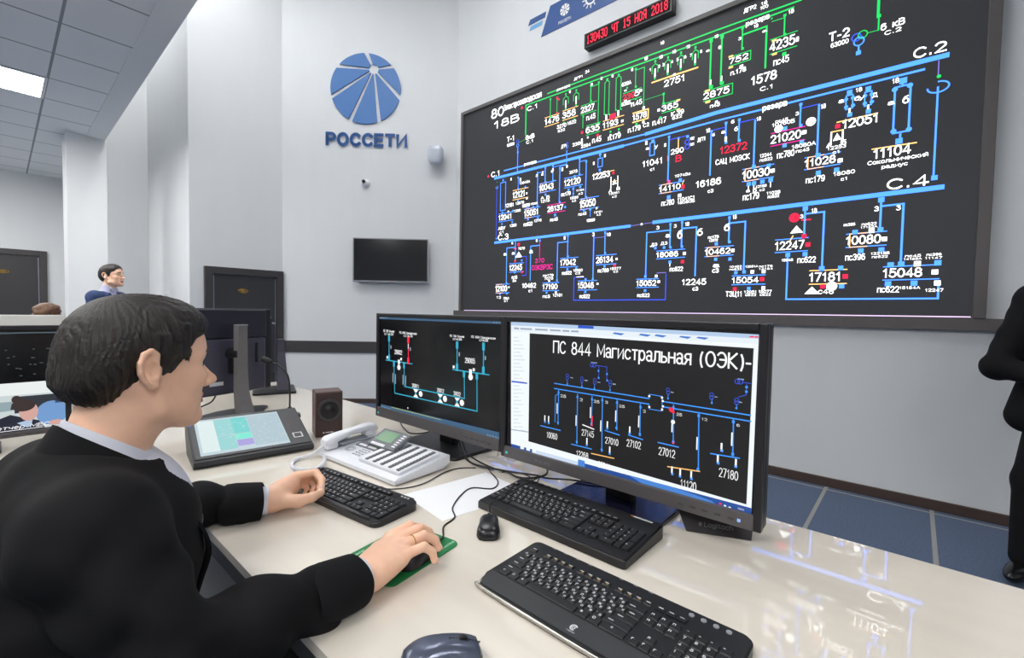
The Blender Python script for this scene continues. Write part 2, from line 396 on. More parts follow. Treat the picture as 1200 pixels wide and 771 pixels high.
# diagrams on the displays: metres from the left edge (or floor) of each display, as (kind, colour, ...)
WALL_DIAGRAM=[
('L','g',0.022,1.425,3.728,3.235,3.719,3.854,3.705),('L','g',0.028,1.114,3.348,1.114,3.684),('L','g',0.022,1.106,3.688,3.237,3.667,3.805,3.671),('L','b',0.024,0.781,2.998,2.614,2.995),
('L','b',0.055,2.614,2.995,3.258,3.019,4.69,2.997),('L','b',0.052,0.627,2.933,2.375,2.936),('L','b',0.026,2.375,2.936,3.26,2.95,4.581,2.942),('L','b',0.05,0.645,2.138,2.471,2.14),
('L','p',0.01,2.471,2.14,2.716,2.149),('S','w',2.596,2.144,0.03,0.03),('L','b',0.055,2.716,2.149,3.286,2.145,4.699,2.147),('T','w','80',0.557,3.671,0.116,0.198),
('T','w','Электрозаводская',0.761,3.717,0.071,0.576),('T','w','18В',0.6,3.535,0.094,0.405),('D','r',1.05,3.677,0.025,0.025),('T','w','С.1',1.134,3.61,0.053,0.152),
('T','w','Т-1',0.826,3.327,0.063,0.111),('T','w','63000',0.827,3.271,0.037,0.111),('R','B',0.008,0.994,3.301,0.03,0.03,0,360),('R','b',0.01,0.995,3.252,0.03,0.03,0,360),
('T','w','6кВ',1.12,3.285,0.052,0.124),('T','w','С.1',1.13,3.237,0.036,0.102),('L','g',0.007,1.115,3.299,1.011,3.284),('L','b',0.018,0.997,3.227,0.997,2.936),
('S','b',0.998,3.172,0.036,0.036),('T','w','ДГР1',1.631,3.076,0.037,0.068),('R','B',0.008,1.704,3.111,0.024,0.024,0,360),('R','b',0.008,1.705,3.078,0.024,0.024,0,360),
('L','b',0.014,1.703,3.042,1.703,2.886,1.614,2.886),('T','w','С.1',0.568,2.953,0.066,0.142),('D','r',0.514,2.978,0.026,0.026),('T','w','С.3',0.702,2.16,0.071,0.168),
('T','w','С.2',4.527,3.026,0.069,0.156),('T','w','С.4',4.421,2.17,0.074,0.208),('T','w','резерв',1.558,3.713,0.03,0.169),('T','w','резерв',1.103,2.99,0.038,0.179),
('T','w','резерв',3.469,3.655,0.042,0.169),('T','w','резерв',3.616,2.931,0.048,0.168),('T','w','Т-2',4.046,3.317,0.066,0.117),('T','w','63000',4.058,3.269,0.035,0.102),
('R','B',0.012,4.207,3.291,0.045,0.045,0,360),('R','g',0.012,4.243,3.298,0.045,0.045,0,360),('R','b',0.014,4.223,3.258,0.05,0.05,0,360),('L','b',0.018,4.223,3.231,4.223,3.176),
('S','b',4.223,3.177,0.05,0.05),('L','g',0.028,4.325,3.584,4.325,3.39),('S','g',4.33,3.391,0.04,0.04),('L','g',0.016,4.33,3.39,4.33,3.294),
('L','g',0.008,4.331,3.294,4.269,3.298),('T','w','6 кВ',4.345,3.282,0.047,0.124),('T','w','С.2',4.367,3.243,0.029,0.086),('L','p',0.01,4.652,2.975,4.652,2.872),
('D','g',4.656,2.872,0.02,0.02),('R','b',0.016,4.655,2.804,0.09,0.06,90,-180),('L','b',0.018,4.654,2.804,4.654,2.216),('S','b',4.659,2.214,0.055,0.055),
('T','w','ДГР2',3.449,3.773,0.035,0.089),('T','w','18',3.575,3.778,0.027,0.043),('T','w','100',3.57,3.746,0.027,0.055),('T','w','ДГР1',1.78,3.758,0.027,0.107),
('T','w','24',1.918,3.784,0.031,0.047),('L','B',0.01,0.663,2.791,0.663,2.182),('S','b',0.67,2.187,0.032,0.032),('R','b',0.012,0.665,2.817,0.03,0.025,60,-200),
('D','g',0.665,2.88,0.01,0.01),('T','w','1476',1.395,3.385,0.067,0.194),('L','o',0.012,1.395,3.466,1.589,3.466),('L','o',0.012,1.395,3.368,1.589,3.368),
('L','g',0.016,1.468,3.653,1.468,3.459),('S','g',1.468,3.653,0.036,0.036),('S','g',1.473,3.459,0.036,0.036),('L','g',0.012,1.559,3.643,1.559,3.476),
('S','r',1.559,3.643,0.036,0.036),('S','r',1.564,3.476,0.036,0.036),('S','r',1.583,3.618,0.035,0.035),('T','w','358',1.639,3.392,0.068,0.164),
('L','o',0.012,1.639,3.476,1.835,3.476),('L','o',0.012,1.639,3.375,1.835,3.375),('S','g',1.676,3.645,0.03,0.04),('L','g',0.013,1.676,3.625,1.643,3.603,1.643,3.54),
('L','g',0.013,1.676,3.625,1.71,3.603,1.71,3.54),('L','w',0.02,1.676,3.576,1.676,3.506),('S','g',1.676,3.491,0.03,0.04),('S','g',1.81,3.646,0.03,0.04),
('L','g',0.013,1.81,3.626,1.778,3.604,1.778,3.544),('L','g',0.013,1.81,3.626,1.843,3.604,1.843,3.544),('L','w',0.02,1.81,3.581,1.81,3.511),('S','g',1.81,3.496,0.03,0.04),
('T','w','3270',1.568,3.299,0.042,0.119),('T','w','1622',1.704,3.306,0.037,0.11),('T','w','632',1.581,3.259,0.028,0.091),('S','g',1.658,3.347,0.03,0.03),
('S','g',1.791,3.347,0.03,0.03),('T','w','2327',1.876,3.385,0.064,0.156),('L','g',0.012,1.876,3.463,2.062,3.463),('L','g',0.012,1.876,3.369,2.062,3.369),
('L','g',0.018,1.99,3.643,1.99,3.482),('S','g',1.99,3.643,0.036,0.036),('S','g',1.995,3.482,0.036,0.036),('L','g',0.014,1.991,3.627,2.086,3.627),
('L','g',0.014,2.085,3.644,2.085,3.223),('S','g',2.085,3.644,0.036,0.036),('S','g',2.097,3.223,0.036,0.036),('T','w','п.45',1.948,3.292,0.054,0.102),
('L','g',0.014,1.901,3.371,1.901,3.229),('S','g',1.904,3.344,0.03,0.03),('T','w','635',1.945,3.159,0.064,0.155),('L','g',0.012,1.945,3.237,2.111,3.237),
('L','g',0.012,1.945,3.143,2.111,3.143),('S','r',1.894,3.185,0.045,0.045),('S','r',2.083,3.111,0.045,0.045),('S','w',1.967,3.116,0.03,0.03),
('S','w',1.894,3.111,0.03,0.03),('T','w','п.45',2.025,3.041,0.056,0.1),('T','w','2368',1.777,3.062,0.036,0.129),('T','w','2384',1.886,3.02,0.036,0.115),
('T','w','1193',2.145,3.16,0.06,0.168),('L','o',0.012,2.145,3.234,2.377,3.234),('L','o',0.012,2.145,3.145,2.377,3.145),('S','r',2.251,3.256,0.12,0.09),
('S','w',2.361,3.183,0.04,0.04),('T','w','п.179',2.211,3.024,0.051,0.133),('L','g',0.014,2.155,3.615,2.155,3.3),('S','g',2.164,3.3,0.025,0.025),
('L','g',0.014,2.206,3.607,2.206,3.286),('S','g',2.215,3.286,0.025,0.025),('L','g',0.014,2.283,3.623,2.283,3.307),('S','g',2.292,3.307,0.025,0.025),
('L','g',0.014,2.337,3.616,2.337,3.301),('S','g',2.346,3.301,0.025,0.025),('S','g',2.182,3.641,0.04,0.04),('L','g',0.012,2.156,3.615,2.182,3.632,2.209,3.611),
('S','g',2.31,3.643,0.04,0.04),('L','g',0.012,2.285,3.618,2.31,3.635,2.336,3.614),('S','w',2.18,3.266,0.03,0.09),('S','w',2.314,3.272,0.03,0.09),
('S','g',2.233,3.108,0.035,0.035),('S','w',2.234,3.074,0.03,0.03),('S','g',2.326,3.11,0.035,0.035),('S','w',2.327,3.077,0.03,0.03),
('T','r','239',2.362,3.376,0.057,0.123),('L','g',0.012,2.362,3.446,2.555,3.446),('L','g',0.012,2.362,3.361,2.555,3.361),('T','w','5',2.489,3.381,0.059,0.044),
('S','w',2.549,3.421,0.04,0.04),('L','g',0.012,2.492,3.641,2.492,3.472),('S','g',2.492,3.641,0.036,0.036),('S','g',2.497,3.472,0.036,0.036),
('L','g',0.014,2.493,3.63,2.581,3.63,2.581,3.242),('S','w',2.584,3.247,0.04,0.04),('T','w','639А',2.349,3.515,0.038,0.096),('T','w','п.45',2.456,3.291,0.049,0.106),
('T','w','639Б',2.351,3.324,0.038,0.095),('S','g',2.405,3.49,0.03,0.03),('S','g',2.413,3.352,0.03,0.03),('S','g',2.499,3.356,0.03,0.03),
('S','w',2.387,3.47,0.04,0.025),('S','w',2.39,3.371,0.04,0.025),('T','w','1578',2.473,3.153,0.059,0.141),('L','o',0.02,2.473,3.225,2.631,3.225),
('L','o',0.02,2.473,3.138,2.631,3.138),('L','o',0.02,2.631,3.225,2.631,3.138),('S','g',2.515,3.112,0.04,0.04),('S','w',2.585,3.114,0.035,0.035),
('T','w','п.179',2.429,3.048,0.05,0.125),('T','w','С2',2.586,3.061,0.037,0.056),('T','w','365',2.767,3.161,0.055,0.149),('L','g',0.012,2.767,3.228,2.932,3.228),
('L','g',0.012,2.767,3.147,2.932,3.147),('L','g',0.018,2.779,3.32,2.779,3.234),('S','g',2.779,3.32,0.036,0.036),('S','g',2.781,3.234,0.036,0.036),
('L','g',0.006,2.592,3.318,2.779,3.32),('S','w',2.735,3.185,0.04,0.04),('S','o',2.919,3.222,0.06,0.025),('S','o',2.922,3.137,0.06,0.025),
('S','g',2.754,3.109,0.04,0.04),('T','w','п.417',2.681,3.053,0.053,0.127),('T','w','К.39',2.86,3.091,0.041,0.11),('T','w','632',2.869,3.059,0.028,0.086),
('T','w','2751',2.783,3.378,0.062,0.188),('L','o',0.022,2.66,3.459,2.864,3.46),('L','o',0.022,2.888,3.46,3.084,3.458),('S','w',2.875,3.463,0.035,0.035),
('S','g',2.688,3.646,0.03,0.04),('L','g',0.013,2.688,3.625,2.659,3.603,2.659,3.54),('L','g',0.013,2.688,3.625,2.716,3.603,2.716,3.54),('L','w',0.02,2.688,3.576,2.688,3.506),
('S','g',2.688,3.491,0.03,0.04),('S','g',2.811,3.639,0.03,0.04),('L','g',0.013,2.811,3.62,2.783,3.599,2.783,3.538),('L','g',0.013,2.811,3.62,2.838,3.599,2.838,3.538),
('L','w',0.02,2.811,3.576,2.811,3.506),('S','g',2.811,3.491,0.03,0.04),('S','g',2.931,3.638,0.03,0.04),('L','g',0.013,2.931,3.619,2.904,3.598,2.904,3.54),
('L','g',0.013,2.931,3.619,2.957,3.598,2.957,3.54),('L','w',0.02,2.931,3.58,2.931,3.51),('S','g',2.931,3.495,0.03,0.04),('S','g',3.059,3.638,0.03,0.04),
('L','g',0.013,3.059,3.619,3.034,3.598,3.034,3.539),('L','g',0.013,3.059,3.619,3.085,3.598,3.085,3.539),('L','w',0.02,3.059,3.579,3.059,3.509),('S','g',3.059,3.494,0.03,0.04),
('T','w','1',2.631,3.57,0.029,0.019),('T','w','2',2.719,3.573,0.028,0.018),('T','w','3',2.76,3.574,0.028,0.018),('T','w','4',2.841,3.574,0.028,0.017),
('T','w','5',2.892,3.575,0.028,0.017),('T','w','6',2.962,3.574,0.027,0.017),('T','w','7',3.011,3.571,0.027,0.017),('T','w','8',3.101,3.573,0.027,0.016),
('T','w','18',2.725,3.652,0.031,0.033),('T','w','18',2.85,3.655,0.031,0.032),('T','w','18',2.979,3.654,0.03,0.03),('T','w','18',3.22,3.653,0.029,0.028),
('T','w','18',2.576,3.692,0.032,0.034),('T','w','18',2.734,3.777,0.031,0.033),('S','w',2.593,3.704,0.03,0.045),('S','w',1.999,3.649,0.03,0.045),
('S','w',2.114,3.673,0.03,0.045),('S','w',2.241,3.657,0.03,0.045),('S','w',1.728,3.657,0.03,0.045),('S','w',2.454,3.649,0.03,0.045),
('T','w','2875',3.143,3.159,0.058,0.209),('L','g',0.012,3.143,3.23,3.379,3.23),('L','g',0.012,3.143,3.144,3.379,3.144),('L','g',0.012,3.379,3.23,3.379,3.144),
('S','o',3.173,3.229,0.07,0.03),('S','o',3.18,3.131,0.07,0.03),('S','w',3.252,3.111,0.035,0.035),('T','w','п45',3.203,3.07,0.034,0.077),
('L','g',0.024,3.192,3.646,3.192,3.251),('S','g',3.192,3.646,0.05,0.05),('S','g',3.205,3.251,0.05,0.05),('L','w',0.022,3.197,3.311,3.197,3.275),
('L','g',0.024,3.281,3.646,3.281,3.256),('S','g',3.281,3.646,0.05,0.05),('S','g',3.293,3.256,0.05,0.05),('L','w',0.022,3.286,3.315,3.286,3.279),
('T','w','8',3.152,3.562,0.018,0.029),('T','w','6',3.255,3.55,0.029,0.021),('T','w','752',3.346,3.391,0.05,0.144),('L','g',0.012,3.346,3.452,3.51,3.452),
('L','g',0.012,3.346,3.378,3.51,3.378),('L','g',0.012,3.51,3.452,3.51,3.378),('S','o',3.357,3.457,0.06,0.025),('S','o',3.36,3.365,0.06,0.025),
('S','w',3.443,3.344,0.045,0.045),('L','g',0.018,3.442,3.655,3.442,3.488),('S','g',3.442,3.655,0.036,0.036),('S','g',3.447,3.488,0.036,0.036),
('L','g',0.024,3.445,3.6,3.622,3.6,3.622,3.274),('T','w','3',3.413,3.565,0.025,0.02),('T','w','п.178',3.362,3.295,0.04,0.115),('T','w','18',3.527,3.619,0.028,0.031),
('T','w','а',3.592,3.559,0.02,0.028),('T','w','1578',3.524,3.162,0.073,0.179),('T','w','С.1',3.592,3.095,0.034,0.092),('T','w','4235',3.652,3.387,0.077,0.169),
('L','g',0.012,3.652,3.481,3.837,3.481),('L','g',0.012,3.652,3.368,3.837,3.368),('L','g',0.018,3.747,3.634,3.747,3.485),('S','g',3.747,3.634,0.036,0.036),
('S','g',3.752,3.485,0.036,0.036),('L','g',0.01,3.657,3.621,3.749,3.616),('D','g',3.656,3.646,0.012,0.012),('T','w','18',3.772,3.63,0.033,0.034),
('S','o',3.68,3.466,0.06,0.025),('S','o',3.684,3.359,0.06,0.025),('S','g',3.753,3.335,0.05,0.05),('T','w','пс45',3.682,3.267,0.054,0.103),
('S','w',3.839,3.417,0.03,0.06),('L','b',0.014,0.768,2.893,0.768,2.859,0.727,2.859,0.727,2.521,0.812,2.521,0.812,2.859,0.769,2.859),('S','b',0.767,2.888,0.036,0.036),('T','w','12041',0.704,2.403,0.066,0.211),
('L','b',0.012,0.704,2.483,0.943,2.483),('L','b',0.012,0.704,2.386,0.943,2.386),('S','b',0.764,2.495,0.035,0.035),('S','b',0.934,2.493,0.035,0.035),
('S','b',0.76,2.356,0.035,0.035),('S','b',0.928,2.359,0.035,0.035),('S','w',0.861,2.495,0.03,0.03),('T','w','АВУ',0.7,2.284,0.042,0.114),
('T','w','с1',0.722,2.24,0.031,0.071),('T','w','12181',0.815,2.545,0.046,0.131),('T','w','1209',0.955,2.47,0.03,0.101),('T','w','1209',0.891,2.301,0.035,0.103),
('T','w','12121',0.931,2.639,0.076,0.187),('L','o',0.012,0.931,2.732,1.17,2.732),('L','o',0.012,0.931,2.62,1.17,2.62),('L','b',0.012,1.012,2.874,1.012,2.741),
('S','b',1.012,2.874,0.036,0.036),('S','b',1.015,2.741,0.036,0.036),('S','b',1.125,2.745,0.035,0.035),('S','b',1.016,2.603,0.035,0.035),
('S','w',1.147,2.668,0.035,0.035),('S','w',1.151,2.608,0.035,0.035),('T','w','12045А',1.035,2.785,0.03,0.157),('T','w','12079',0.98,2.555,0.033,0.126),
('T','w','12270',1.082,2.509,0.035,0.111),('S','w',1.047,2.843,0.035,0.06),('T','w','10043',1.333,2.658,0.069,0.196),('L','b',0.012,1.333,2.742,1.565,2.742),
('L','b',0.012,1.333,2.641,1.565,2.641),('L','o',0.012,1.453,2.742,1.353,2.742,1.353,2.641,1.453,2.641),('L','b',0.018,1.415,2.911,1.415,2.749),('S','b',1.415,2.911,0.036,0.036),
('S','b',1.419,2.749,0.036,0.036),('L','b',0.018,1.522,2.914,1.522,2.744),('S','b',1.522,2.914,0.036,0.036),('S','b',1.527,2.744,0.036,0.036),
('L','b',0.018,1.306,2.873,1.306,2.496),('S','b',1.306,2.873,0.036,0.036),('S','b',1.315,2.496,0.036,0.036),('L','b',0.01,1.307,2.872,1.417,2.872),
('S','b',1.424,2.61,0.04,0.04),('T','w','А',1.36,2.562,0.034,0.043),('T','w','Б',1.44,2.56,0.033,0.042),('T','w','12115',1.361,2.523,0.034,0.121),
('T','w','15051',1.114,2.4,0.07,0.21),('L','b',0.012,1.114,2.485,1.35,2.485),('L','b',0.012,1.114,2.382,1.35,2.382),('L','o',0.012,1.234,2.485,1.134,2.485,1.134,2.382,1.234,2.382),
('S','b',1.167,2.494,0.04,0.04),('S','b',1.25,2.492,0.04,0.04),('S','b',1.174,2.363,0.04,0.04),('S','b',1.32,2.358,0.04,0.04),
('T','w','пс622',1.113,2.286,0.044,0.129),('T','w','12116',1.267,2.317,0.031,0.106),('T','w','12270',1.088,2.517,0.031,0.11),('T','w','15060',1.211,2.52,0.025,0.101),
('T','w','26137',1.459,2.408,0.061,0.207),('L','m',0.012,1.459,2.483,1.7,2.483),('L','m',0.012,1.459,2.393,1.7,2.393),('L','b',0.018,1.616,2.867,1.616,2.494),
('S','b',1.616,2.867,0.036,0.036),('S','b',1.626,2.494,0.036,0.036),('L','b',0.01,1.52,2.895,1.703,2.895),('S','w',1.649,2.847,0.035,0.06),
('S','b',1.697,2.432,0.04,0.04),('S','b',1.563,2.363,0.045,0.045),('T','w','пс45',1.5,2.297,0.038,0.1),('T','w','12120',1.679,2.656,0.07,0.204),
('L','b',0.012,1.679,2.742,1.915,2.742),('L','b',0.012,1.679,2.639,1.915,2.639),('L','b',0.018,1.871,2.912,1.871,2.749),('S','b',1.871,2.912,0.036,0.036),
('S','b',1.875,2.749,0.036,0.036),('L','b',0.018,1.955,2.869,1.955,2.497),('S','b',1.955,2.869,0.036,0.036),('S','b',1.966,2.497,0.036,0.036),
('L','b',0.012,1.871,2.884,1.956,2.884),('S','b',1.813,2.742,0.04,0.04),('S','b',1.737,2.611,0.04,0.04),('S','b',1.8,2.614,0.04,0.04),
('S','b',1.886,2.618,0.04,0.04),('L','b',0.01,1.8,2.605,1.8,2.533),('S','b',1.801,2.56,0.03,0.03),('T','w','пс179',1.645,2.552,0.042,0.118),
('T','w','15060',1.759,2.502,0.028,0.104),('T','w','с2',1.787,2.471,0.023,0.049),('T','w','11104',1.839,2.572,0.023,0.096),('T','w','с2',1.867,2.536,0.023,0.053),
('T','w','2073',1.746,2.778,0.032,0.098),('T','w','15050',1.885,2.394,0.077,0.19),('L','b',0.012,1.885,2.487,2.115,2.487),('L','b',0.012,1.885,2.375,2.115,2.375),
('L','o',0.012,2.005,2.487,1.905,2.487,1.905,2.375,2.005,2.375),('S','b',1.939,2.364,0.04,0.04),('S','b',2.017,2.364,0.04,0.04),('S','w',2.093,2.365,0.03,0.03),
('L','b',0.01,2.017,2.358,2.017,2.288),('T','w','пс45',1.873,2.314,0.032,0.096),('T','w','12181',2.062,2.313,0.022,0.101),('T','w','с2',2.098,2.286,0.019,0.045),
('T','w','15060',1.976,2.235,0.031,0.098),('T','w','12253',2.035,2.663,0.062,0.2),('L','o',0.012,2.043,2.715,2.285,2.717),('S','r',2.278,2.691,0.04,0.04),
('L','b',0.014,2.12,2.899,2.12,2.869,2.096,2.869,2.096,2.783,2.148,2.783,2.148,2.868,2.121,2.868),('S','b',2.12,2.908,0.045,0.045),('S','b',2.12,2.75,0.04,0.04),('L','w',0.012,2.252,2.527,2.252,2.655),
('L','w',0.012,2.328,2.531,2.328,2.654),('L','o',0.01,2.252,2.608,2.328,2.608),('Q','w',2.267,2.575,2.315,2.578,2.291,2.628),('T','w','А',2.231,2.501,0.034,0.034),
('T','w','Б',2.321,2.511,0.03,0.033),('T','w','12051',2.231,2.477,0.022,0.119),('T','w','с2',2.271,2.443,0.021,0.048),('S','w',0.898,2.875,0.03,0.05),
('S','w',1.521,2.867,0.03,0.05),('S','w',1.378,2.861,0.03,0.05),('S','w',1.71,2.867,0.03,0.05),('S','w',2.176,2.883,0.03,0.05),
('S','w',2.047,2.832,0.03,0.05),('T','w','3',1.279,2.831,0.029,0.027),('T','w','а',1.36,2.831,0.029,0.027),('T','w','б',1.498,2.838,0.028,0.026),
('T','w','11041',2.589,2.685,0.058,0.197),('T','w','с1',2.668,2.634,0.029,0.042),('S','b',2.687,2.911,0.05,0.05),('L','b',0.016,2.687,2.898,2.659,2.898,2.659,2.78,2.704,2.78,2.704,2.875,2.704,2.898),
('S','w',2.621,2.909,0.035,0.06),('T','w','а',2.619,2.841,0.028,0.03),('T','w','у',2.708,2.838,0.036,0.025),('T','w','290',2.866,2.744,0.048,0.112),
('T','r','В',2.915,2.669,0.059,0.046),('T','r','I',2.832,2.694,0.051,0.008),('L','b',0.022,2.843,2.913,2.843,2.506),('S','b',2.843,2.913,0.036,0.036),
('S','b',2.855,2.506,0.036,0.036),('S','r',2.851,2.503,0.05,0.05),('L','B',0.01,2.85,2.885,3.013,2.885),('S','b',3.013,2.875,0.04,0.04),
('L','o',0.014,2.931,2.872,2.931,2.788),('R','B',0.012,3.011,2.828,0.034,0.034,0,360),('R','B',0.012,3.013,2.785,0.034,0.034,0,360),('S','b',2.932,2.88,0.03,0.03),
('T','w','102',3.035,2.836,0.026,0.038),('T','w','101',3.036,2.784,0.026,0.038),('T','w','ДГП',3.104,2.806,0.033,0.061),('S','w',2.807,2.847,0.03,0.05),
('T','w','14110',2.761,2.421,0.052,0.199),('L','b',0.012,2.761,2.485,2.99,2.485),('L','b',0.012,2.761,2.408,2.99,2.408),('L','o',0.012,2.881,2.485,2.781,2.485,2.781,2.408,2.881,2.408),
('S','b',2.959,2.5,0.05,0.05),('S','r',2.985,2.436,0.055,0.055),('S','b',2.856,2.362,0.055,0.055),('S','w',2.957,2.362,0.05,0.05),
('L','o',0.012,2.992,2.494,2.978,2.458),('T','w','пс780',2.79,2.288,0.051,0.116),('T','w','10745х',2.909,2.529,0.026,0.139),('T','w','11041С1',2.939,2.311,0.031,0.153),
('T','w','18080Б',2.94,2.283,0.026,0.153),('T','w','16186',3.102,2.404,0.059,0.208),('T','w','с3',3.205,2.344,0.03,0.046),('L','b',0.022,3.218,2.877,3.218,2.497),
('L','B',0.01,3.22,2.877,3.34,2.877),('S','b',3.221,2.869,0.03,0.03),('T','w','18',3.174,2.866,0.037,0.032),('T','w','б',3.228,2.824,0.026,0.019),
('T','r','12372',3.297,2.655,0.064,0.208),('T','w','САЦ МОЭСК',3.264,2.571,0.047,0.265),('L','b',0.02,3.337,2.91,3.337,2.747),('S','b',3.337,2.91,0.036,0.036),
('S','b',3.342,2.747,0.036,0.036),('L','b',0.02,3.441,2.91,3.441,2.739),('S','b',3.441,2.91,0.036,0.036),('S','b',3.447,2.739,0.036,0.036),
('S','w',3.339,2.776,0.03,0.07),('L','B',0.01,3.443,2.886,3.562,2.886),('L','b',0.022,3.562,2.875,3.562,2.503),('S','b',3.564,2.5,0.05,0.05),
('T','w','а',3.303,2.828,0.029,0.028),('T','w','б',3.408,2.823,0.036,0.023),('T','w','18',3.572,2.865,0.031,0.031),('T','w','6',3.379,2.894,0.029,0.023),
('T','w','10030',3.481,2.41,0.068,0.199),('L','b',0.012,3.481,2.493,3.71,2.493),('L','b',0.012,3.481,2.393,3.71,2.393),('L','o',0.012,3.601,2.493,3.501,2.493,3.501,2.393,3.601,2.393),
('S','w',3.703,2.442,0.05,0.05),('S','b',3.531,2.366,0.055,0.055),('S','b',3.57,2.366,0.055,0.055),('S','b',3.632,2.367,0.055,0.055),
('S','b',3.692,2.37,0.055,0.055),('L','w',0.01,3.53,2.357,3.53,2.315),('L','w',0.01,3.57,2.354,3.57,2.312),('L','w',0.01,3.691,2.357,3.691,2.316),
('T','w','пс179',3.492,2.236,0.054,0.117),('T','w','а',3.514,2.3,0.025,0.026),('T','w','б',3.566,2.292,0.035,0.025),('T','w','12190',3.587,2.322,0.022,0.075),
('T','w','с2',3.613,2.293,0.019,0.037),('T','w','11028',3.667,2.255,0.025,0.094),('T','w','пс622',3.677,2.226,0.025,0.078),('T','w','12244',3.607,2.563,0.028,0.083),
('T','w','пс622',3.608,2.529,0.024,0.089),('S','b',3.674,2.488,0.05,0.05),('T','w','21020',3.683,2.655,0.068,0.203),('L','m',0.012,3.683,2.738,3.913,2.738),
('L','m',0.012,3.683,2.638,3.913,2.638),('D','w',3.734,2.763,0.05,0.05),('D','w',3.95,2.763,0.055,0.055),('L','b',0.018,3.879,2.912,3.879,2.751),
('S','b',3.879,2.912,0.036,0.036),('S','b',3.885,2.751,0.036,0.036),('L','B',0.01,3.883,2.881,3.998,2.881),('L','b',0.022,3.998,2.878,3.998,2.499),
('S','b',4.004,2.499,0.055,0.055),('S','b',3.779,2.755,0.05,0.05),('S','b',3.78,2.623,0.05,0.05),('S','b',3.895,2.623,0.05,0.05),
('S','w',3.909,2.694,0.05,0.05),('T','w','пс780',3.733,2.529,0.051,0.114),('T','w','18080А',3.831,2.582,0.03,0.154),('T','w','пс45',3.861,2.546,0.026,0.084),
('T','w','10760Б',3.688,2.785,0.03,0.153),('T','w','пс45',3.712,2.812,0.024,0.083),('T','w','3',3.848,2.835,0.027,0.02),('T','w','18',4.01,2.839,0.035,0.029),
('T','w','11028',3.921,2.423,0.06,0.191),('L','b',0.012,3.921,2.496,4.143,2.496),('L','b',0.012,3.921,2.407,4.143,2.407),('L','o',0.012,4.041,2.496,3.941,2.496,3.941,2.407,4.041,2.407),
('S','w',4.143,2.433,0.05,0.05),('S','b',4.011,2.367,0.055,0.055),('S','b',4.124,2.368,0.055,0.055),('T','w','пс179',3.935,2.3,0.047,0.116),
('T','w','18080',4.106,2.324,0.028,0.126),('T','w','с1',4.153,2.282,0.025,0.038),('T','w','12051',4.149,2.656,0.066,0.203),('L','o',0.014,4.114,2.715,4.347,2.719),
('S','r',4.119,2.686,0.05,0.05),('L','b',0.014,4.182,2.916,4.182,2.891,4.163,2.891,4.163,2.793,4.187,2.793,4.187,2.751),('L','b',0.014,4.183,2.891,4.202,2.891,4.202,2.795,4.187,2.795),('S','b',4.182,2.912,0.055,0.055),
('S','b',4.188,2.751,0.05,0.05),('D','b',4.163,2.866,0.022,0.022),('D','b',4.165,2.811,0.022,0.022),('D','b',4.203,2.867,0.022,0.022),
('D','b',4.205,2.812,0.022,0.022),('L','w',0.02,4.186,2.794,4.186,2.769),('L','b',0.014,4.289,2.908,4.289,2.884,4.271,2.884,4.271,2.787,4.294,2.787,4.294,2.746),('L','b',0.014,4.29,2.884,4.309,2.884,4.309,2.789,4.294,2.789),
('S','b',4.289,2.905,0.055,0.055),('S','b',4.295,2.746,0.05,0.05),('D','b',4.272,2.86,0.022,0.022),('D','b',4.273,2.806,0.022,0.022),
('D','b',4.31,2.86,0.022,0.022),('D','b',4.312,2.807,0.022,0.022),('L','w',0.02,4.293,2.788,4.293,2.764),('T','w','а',4.12,2.849,0.031,0.028),
('T','w','б',4.213,2.84,0.031,0.027),('T','w','у',4.24,2.842,0.03,0.027),('T','w','Д',4.315,2.835,0.03,0.026),('T','w','18',4.218,2.899,0.03,0.034),
('L','w',0.016,4.082,2.561,4.082,2.652),('L','w',0.016,4.152,2.561,4.152,2.651),('L','o',0.014,4.081,2.652,4.151,2.652),('Q','w',4.093,2.584,4.145,2.587,4.117,2.636),
('T','w','А',4.056,2.542,0.034,0.029),('T','w','Б',4.144,2.544,0.034,0.03),('T','w','12253',4.062,2.521,0.027,0.111),('T','w','с1',4.097,2.488,0.023,0.041),
('T','w','11104',4.336,2.4,0.072,0.195),('L','o',0.014,4.326,2.473,4.561,2.466),('T','w','Сокольнический',4.306,2.363,0.029,0.316),('T','w','радиус',4.385,2.324,0.026,0.135),
('L','b',0.02,4.475,2.899,4.475,2.867,4.436,2.867,4.436,2.556,4.517,2.556,4.517,2.867,4.476,2.867),('L','b',0.02,4.475,2.544,4.475,2.499),('S','b',4.477,2.901,0.07,0.07),('S','b',4.47,2.497,0.065,0.065),
('D','b',4.435,2.854,0.028,0.028),('D','b',4.513,2.859,0.028,0.028),('D','b',4.438,2.57,0.028,0.028),('D','b',4.518,2.564,0.028,0.028),
('T','w','18',4.42,2.896,0.035,0.033),('T','w','а',4.402,2.755,0.031,0.032),('T','w','б',4.481,2.743,0.052,0.029),('T','w','12100',0.668,1.53,0.072,0.191),
('L','b',0.012,0.668,1.618,0.901,1.618),('L','b',0.012,0.668,1.512,0.901,1.512),('L','o',0.012,0.788,1.618,0.688,1.618,0.688,1.512,0.788,1.512),('L','b',0.018,0.985,2.055,0.847,2.055,0.847,1.631),
('S','b',0.854,1.627,0.036,0.036),('S','b',0.746,1.499,0.035,0.035),('S','b',0.86,1.502,0.035,0.035),('T','w','12',0.689,1.441,0.032,0.073),
('T','w','12041',0.805,1.43,0.031,0.092),('T','w','с1',0.82,1.399,0.026,0.056),('S','w',0.893,1.58,0.03,0.03),('T','w','12245',0.896,1.777,0.07,0.197),
('L','b',0.012,0.896,1.862,1.119,1.862),('L','b',0.012,0.896,1.759,1.119,1.759),('L','b',0.018,0.987,2.119,0.987,1.899),('S','r',0.986,1.888,0.04,0.04),
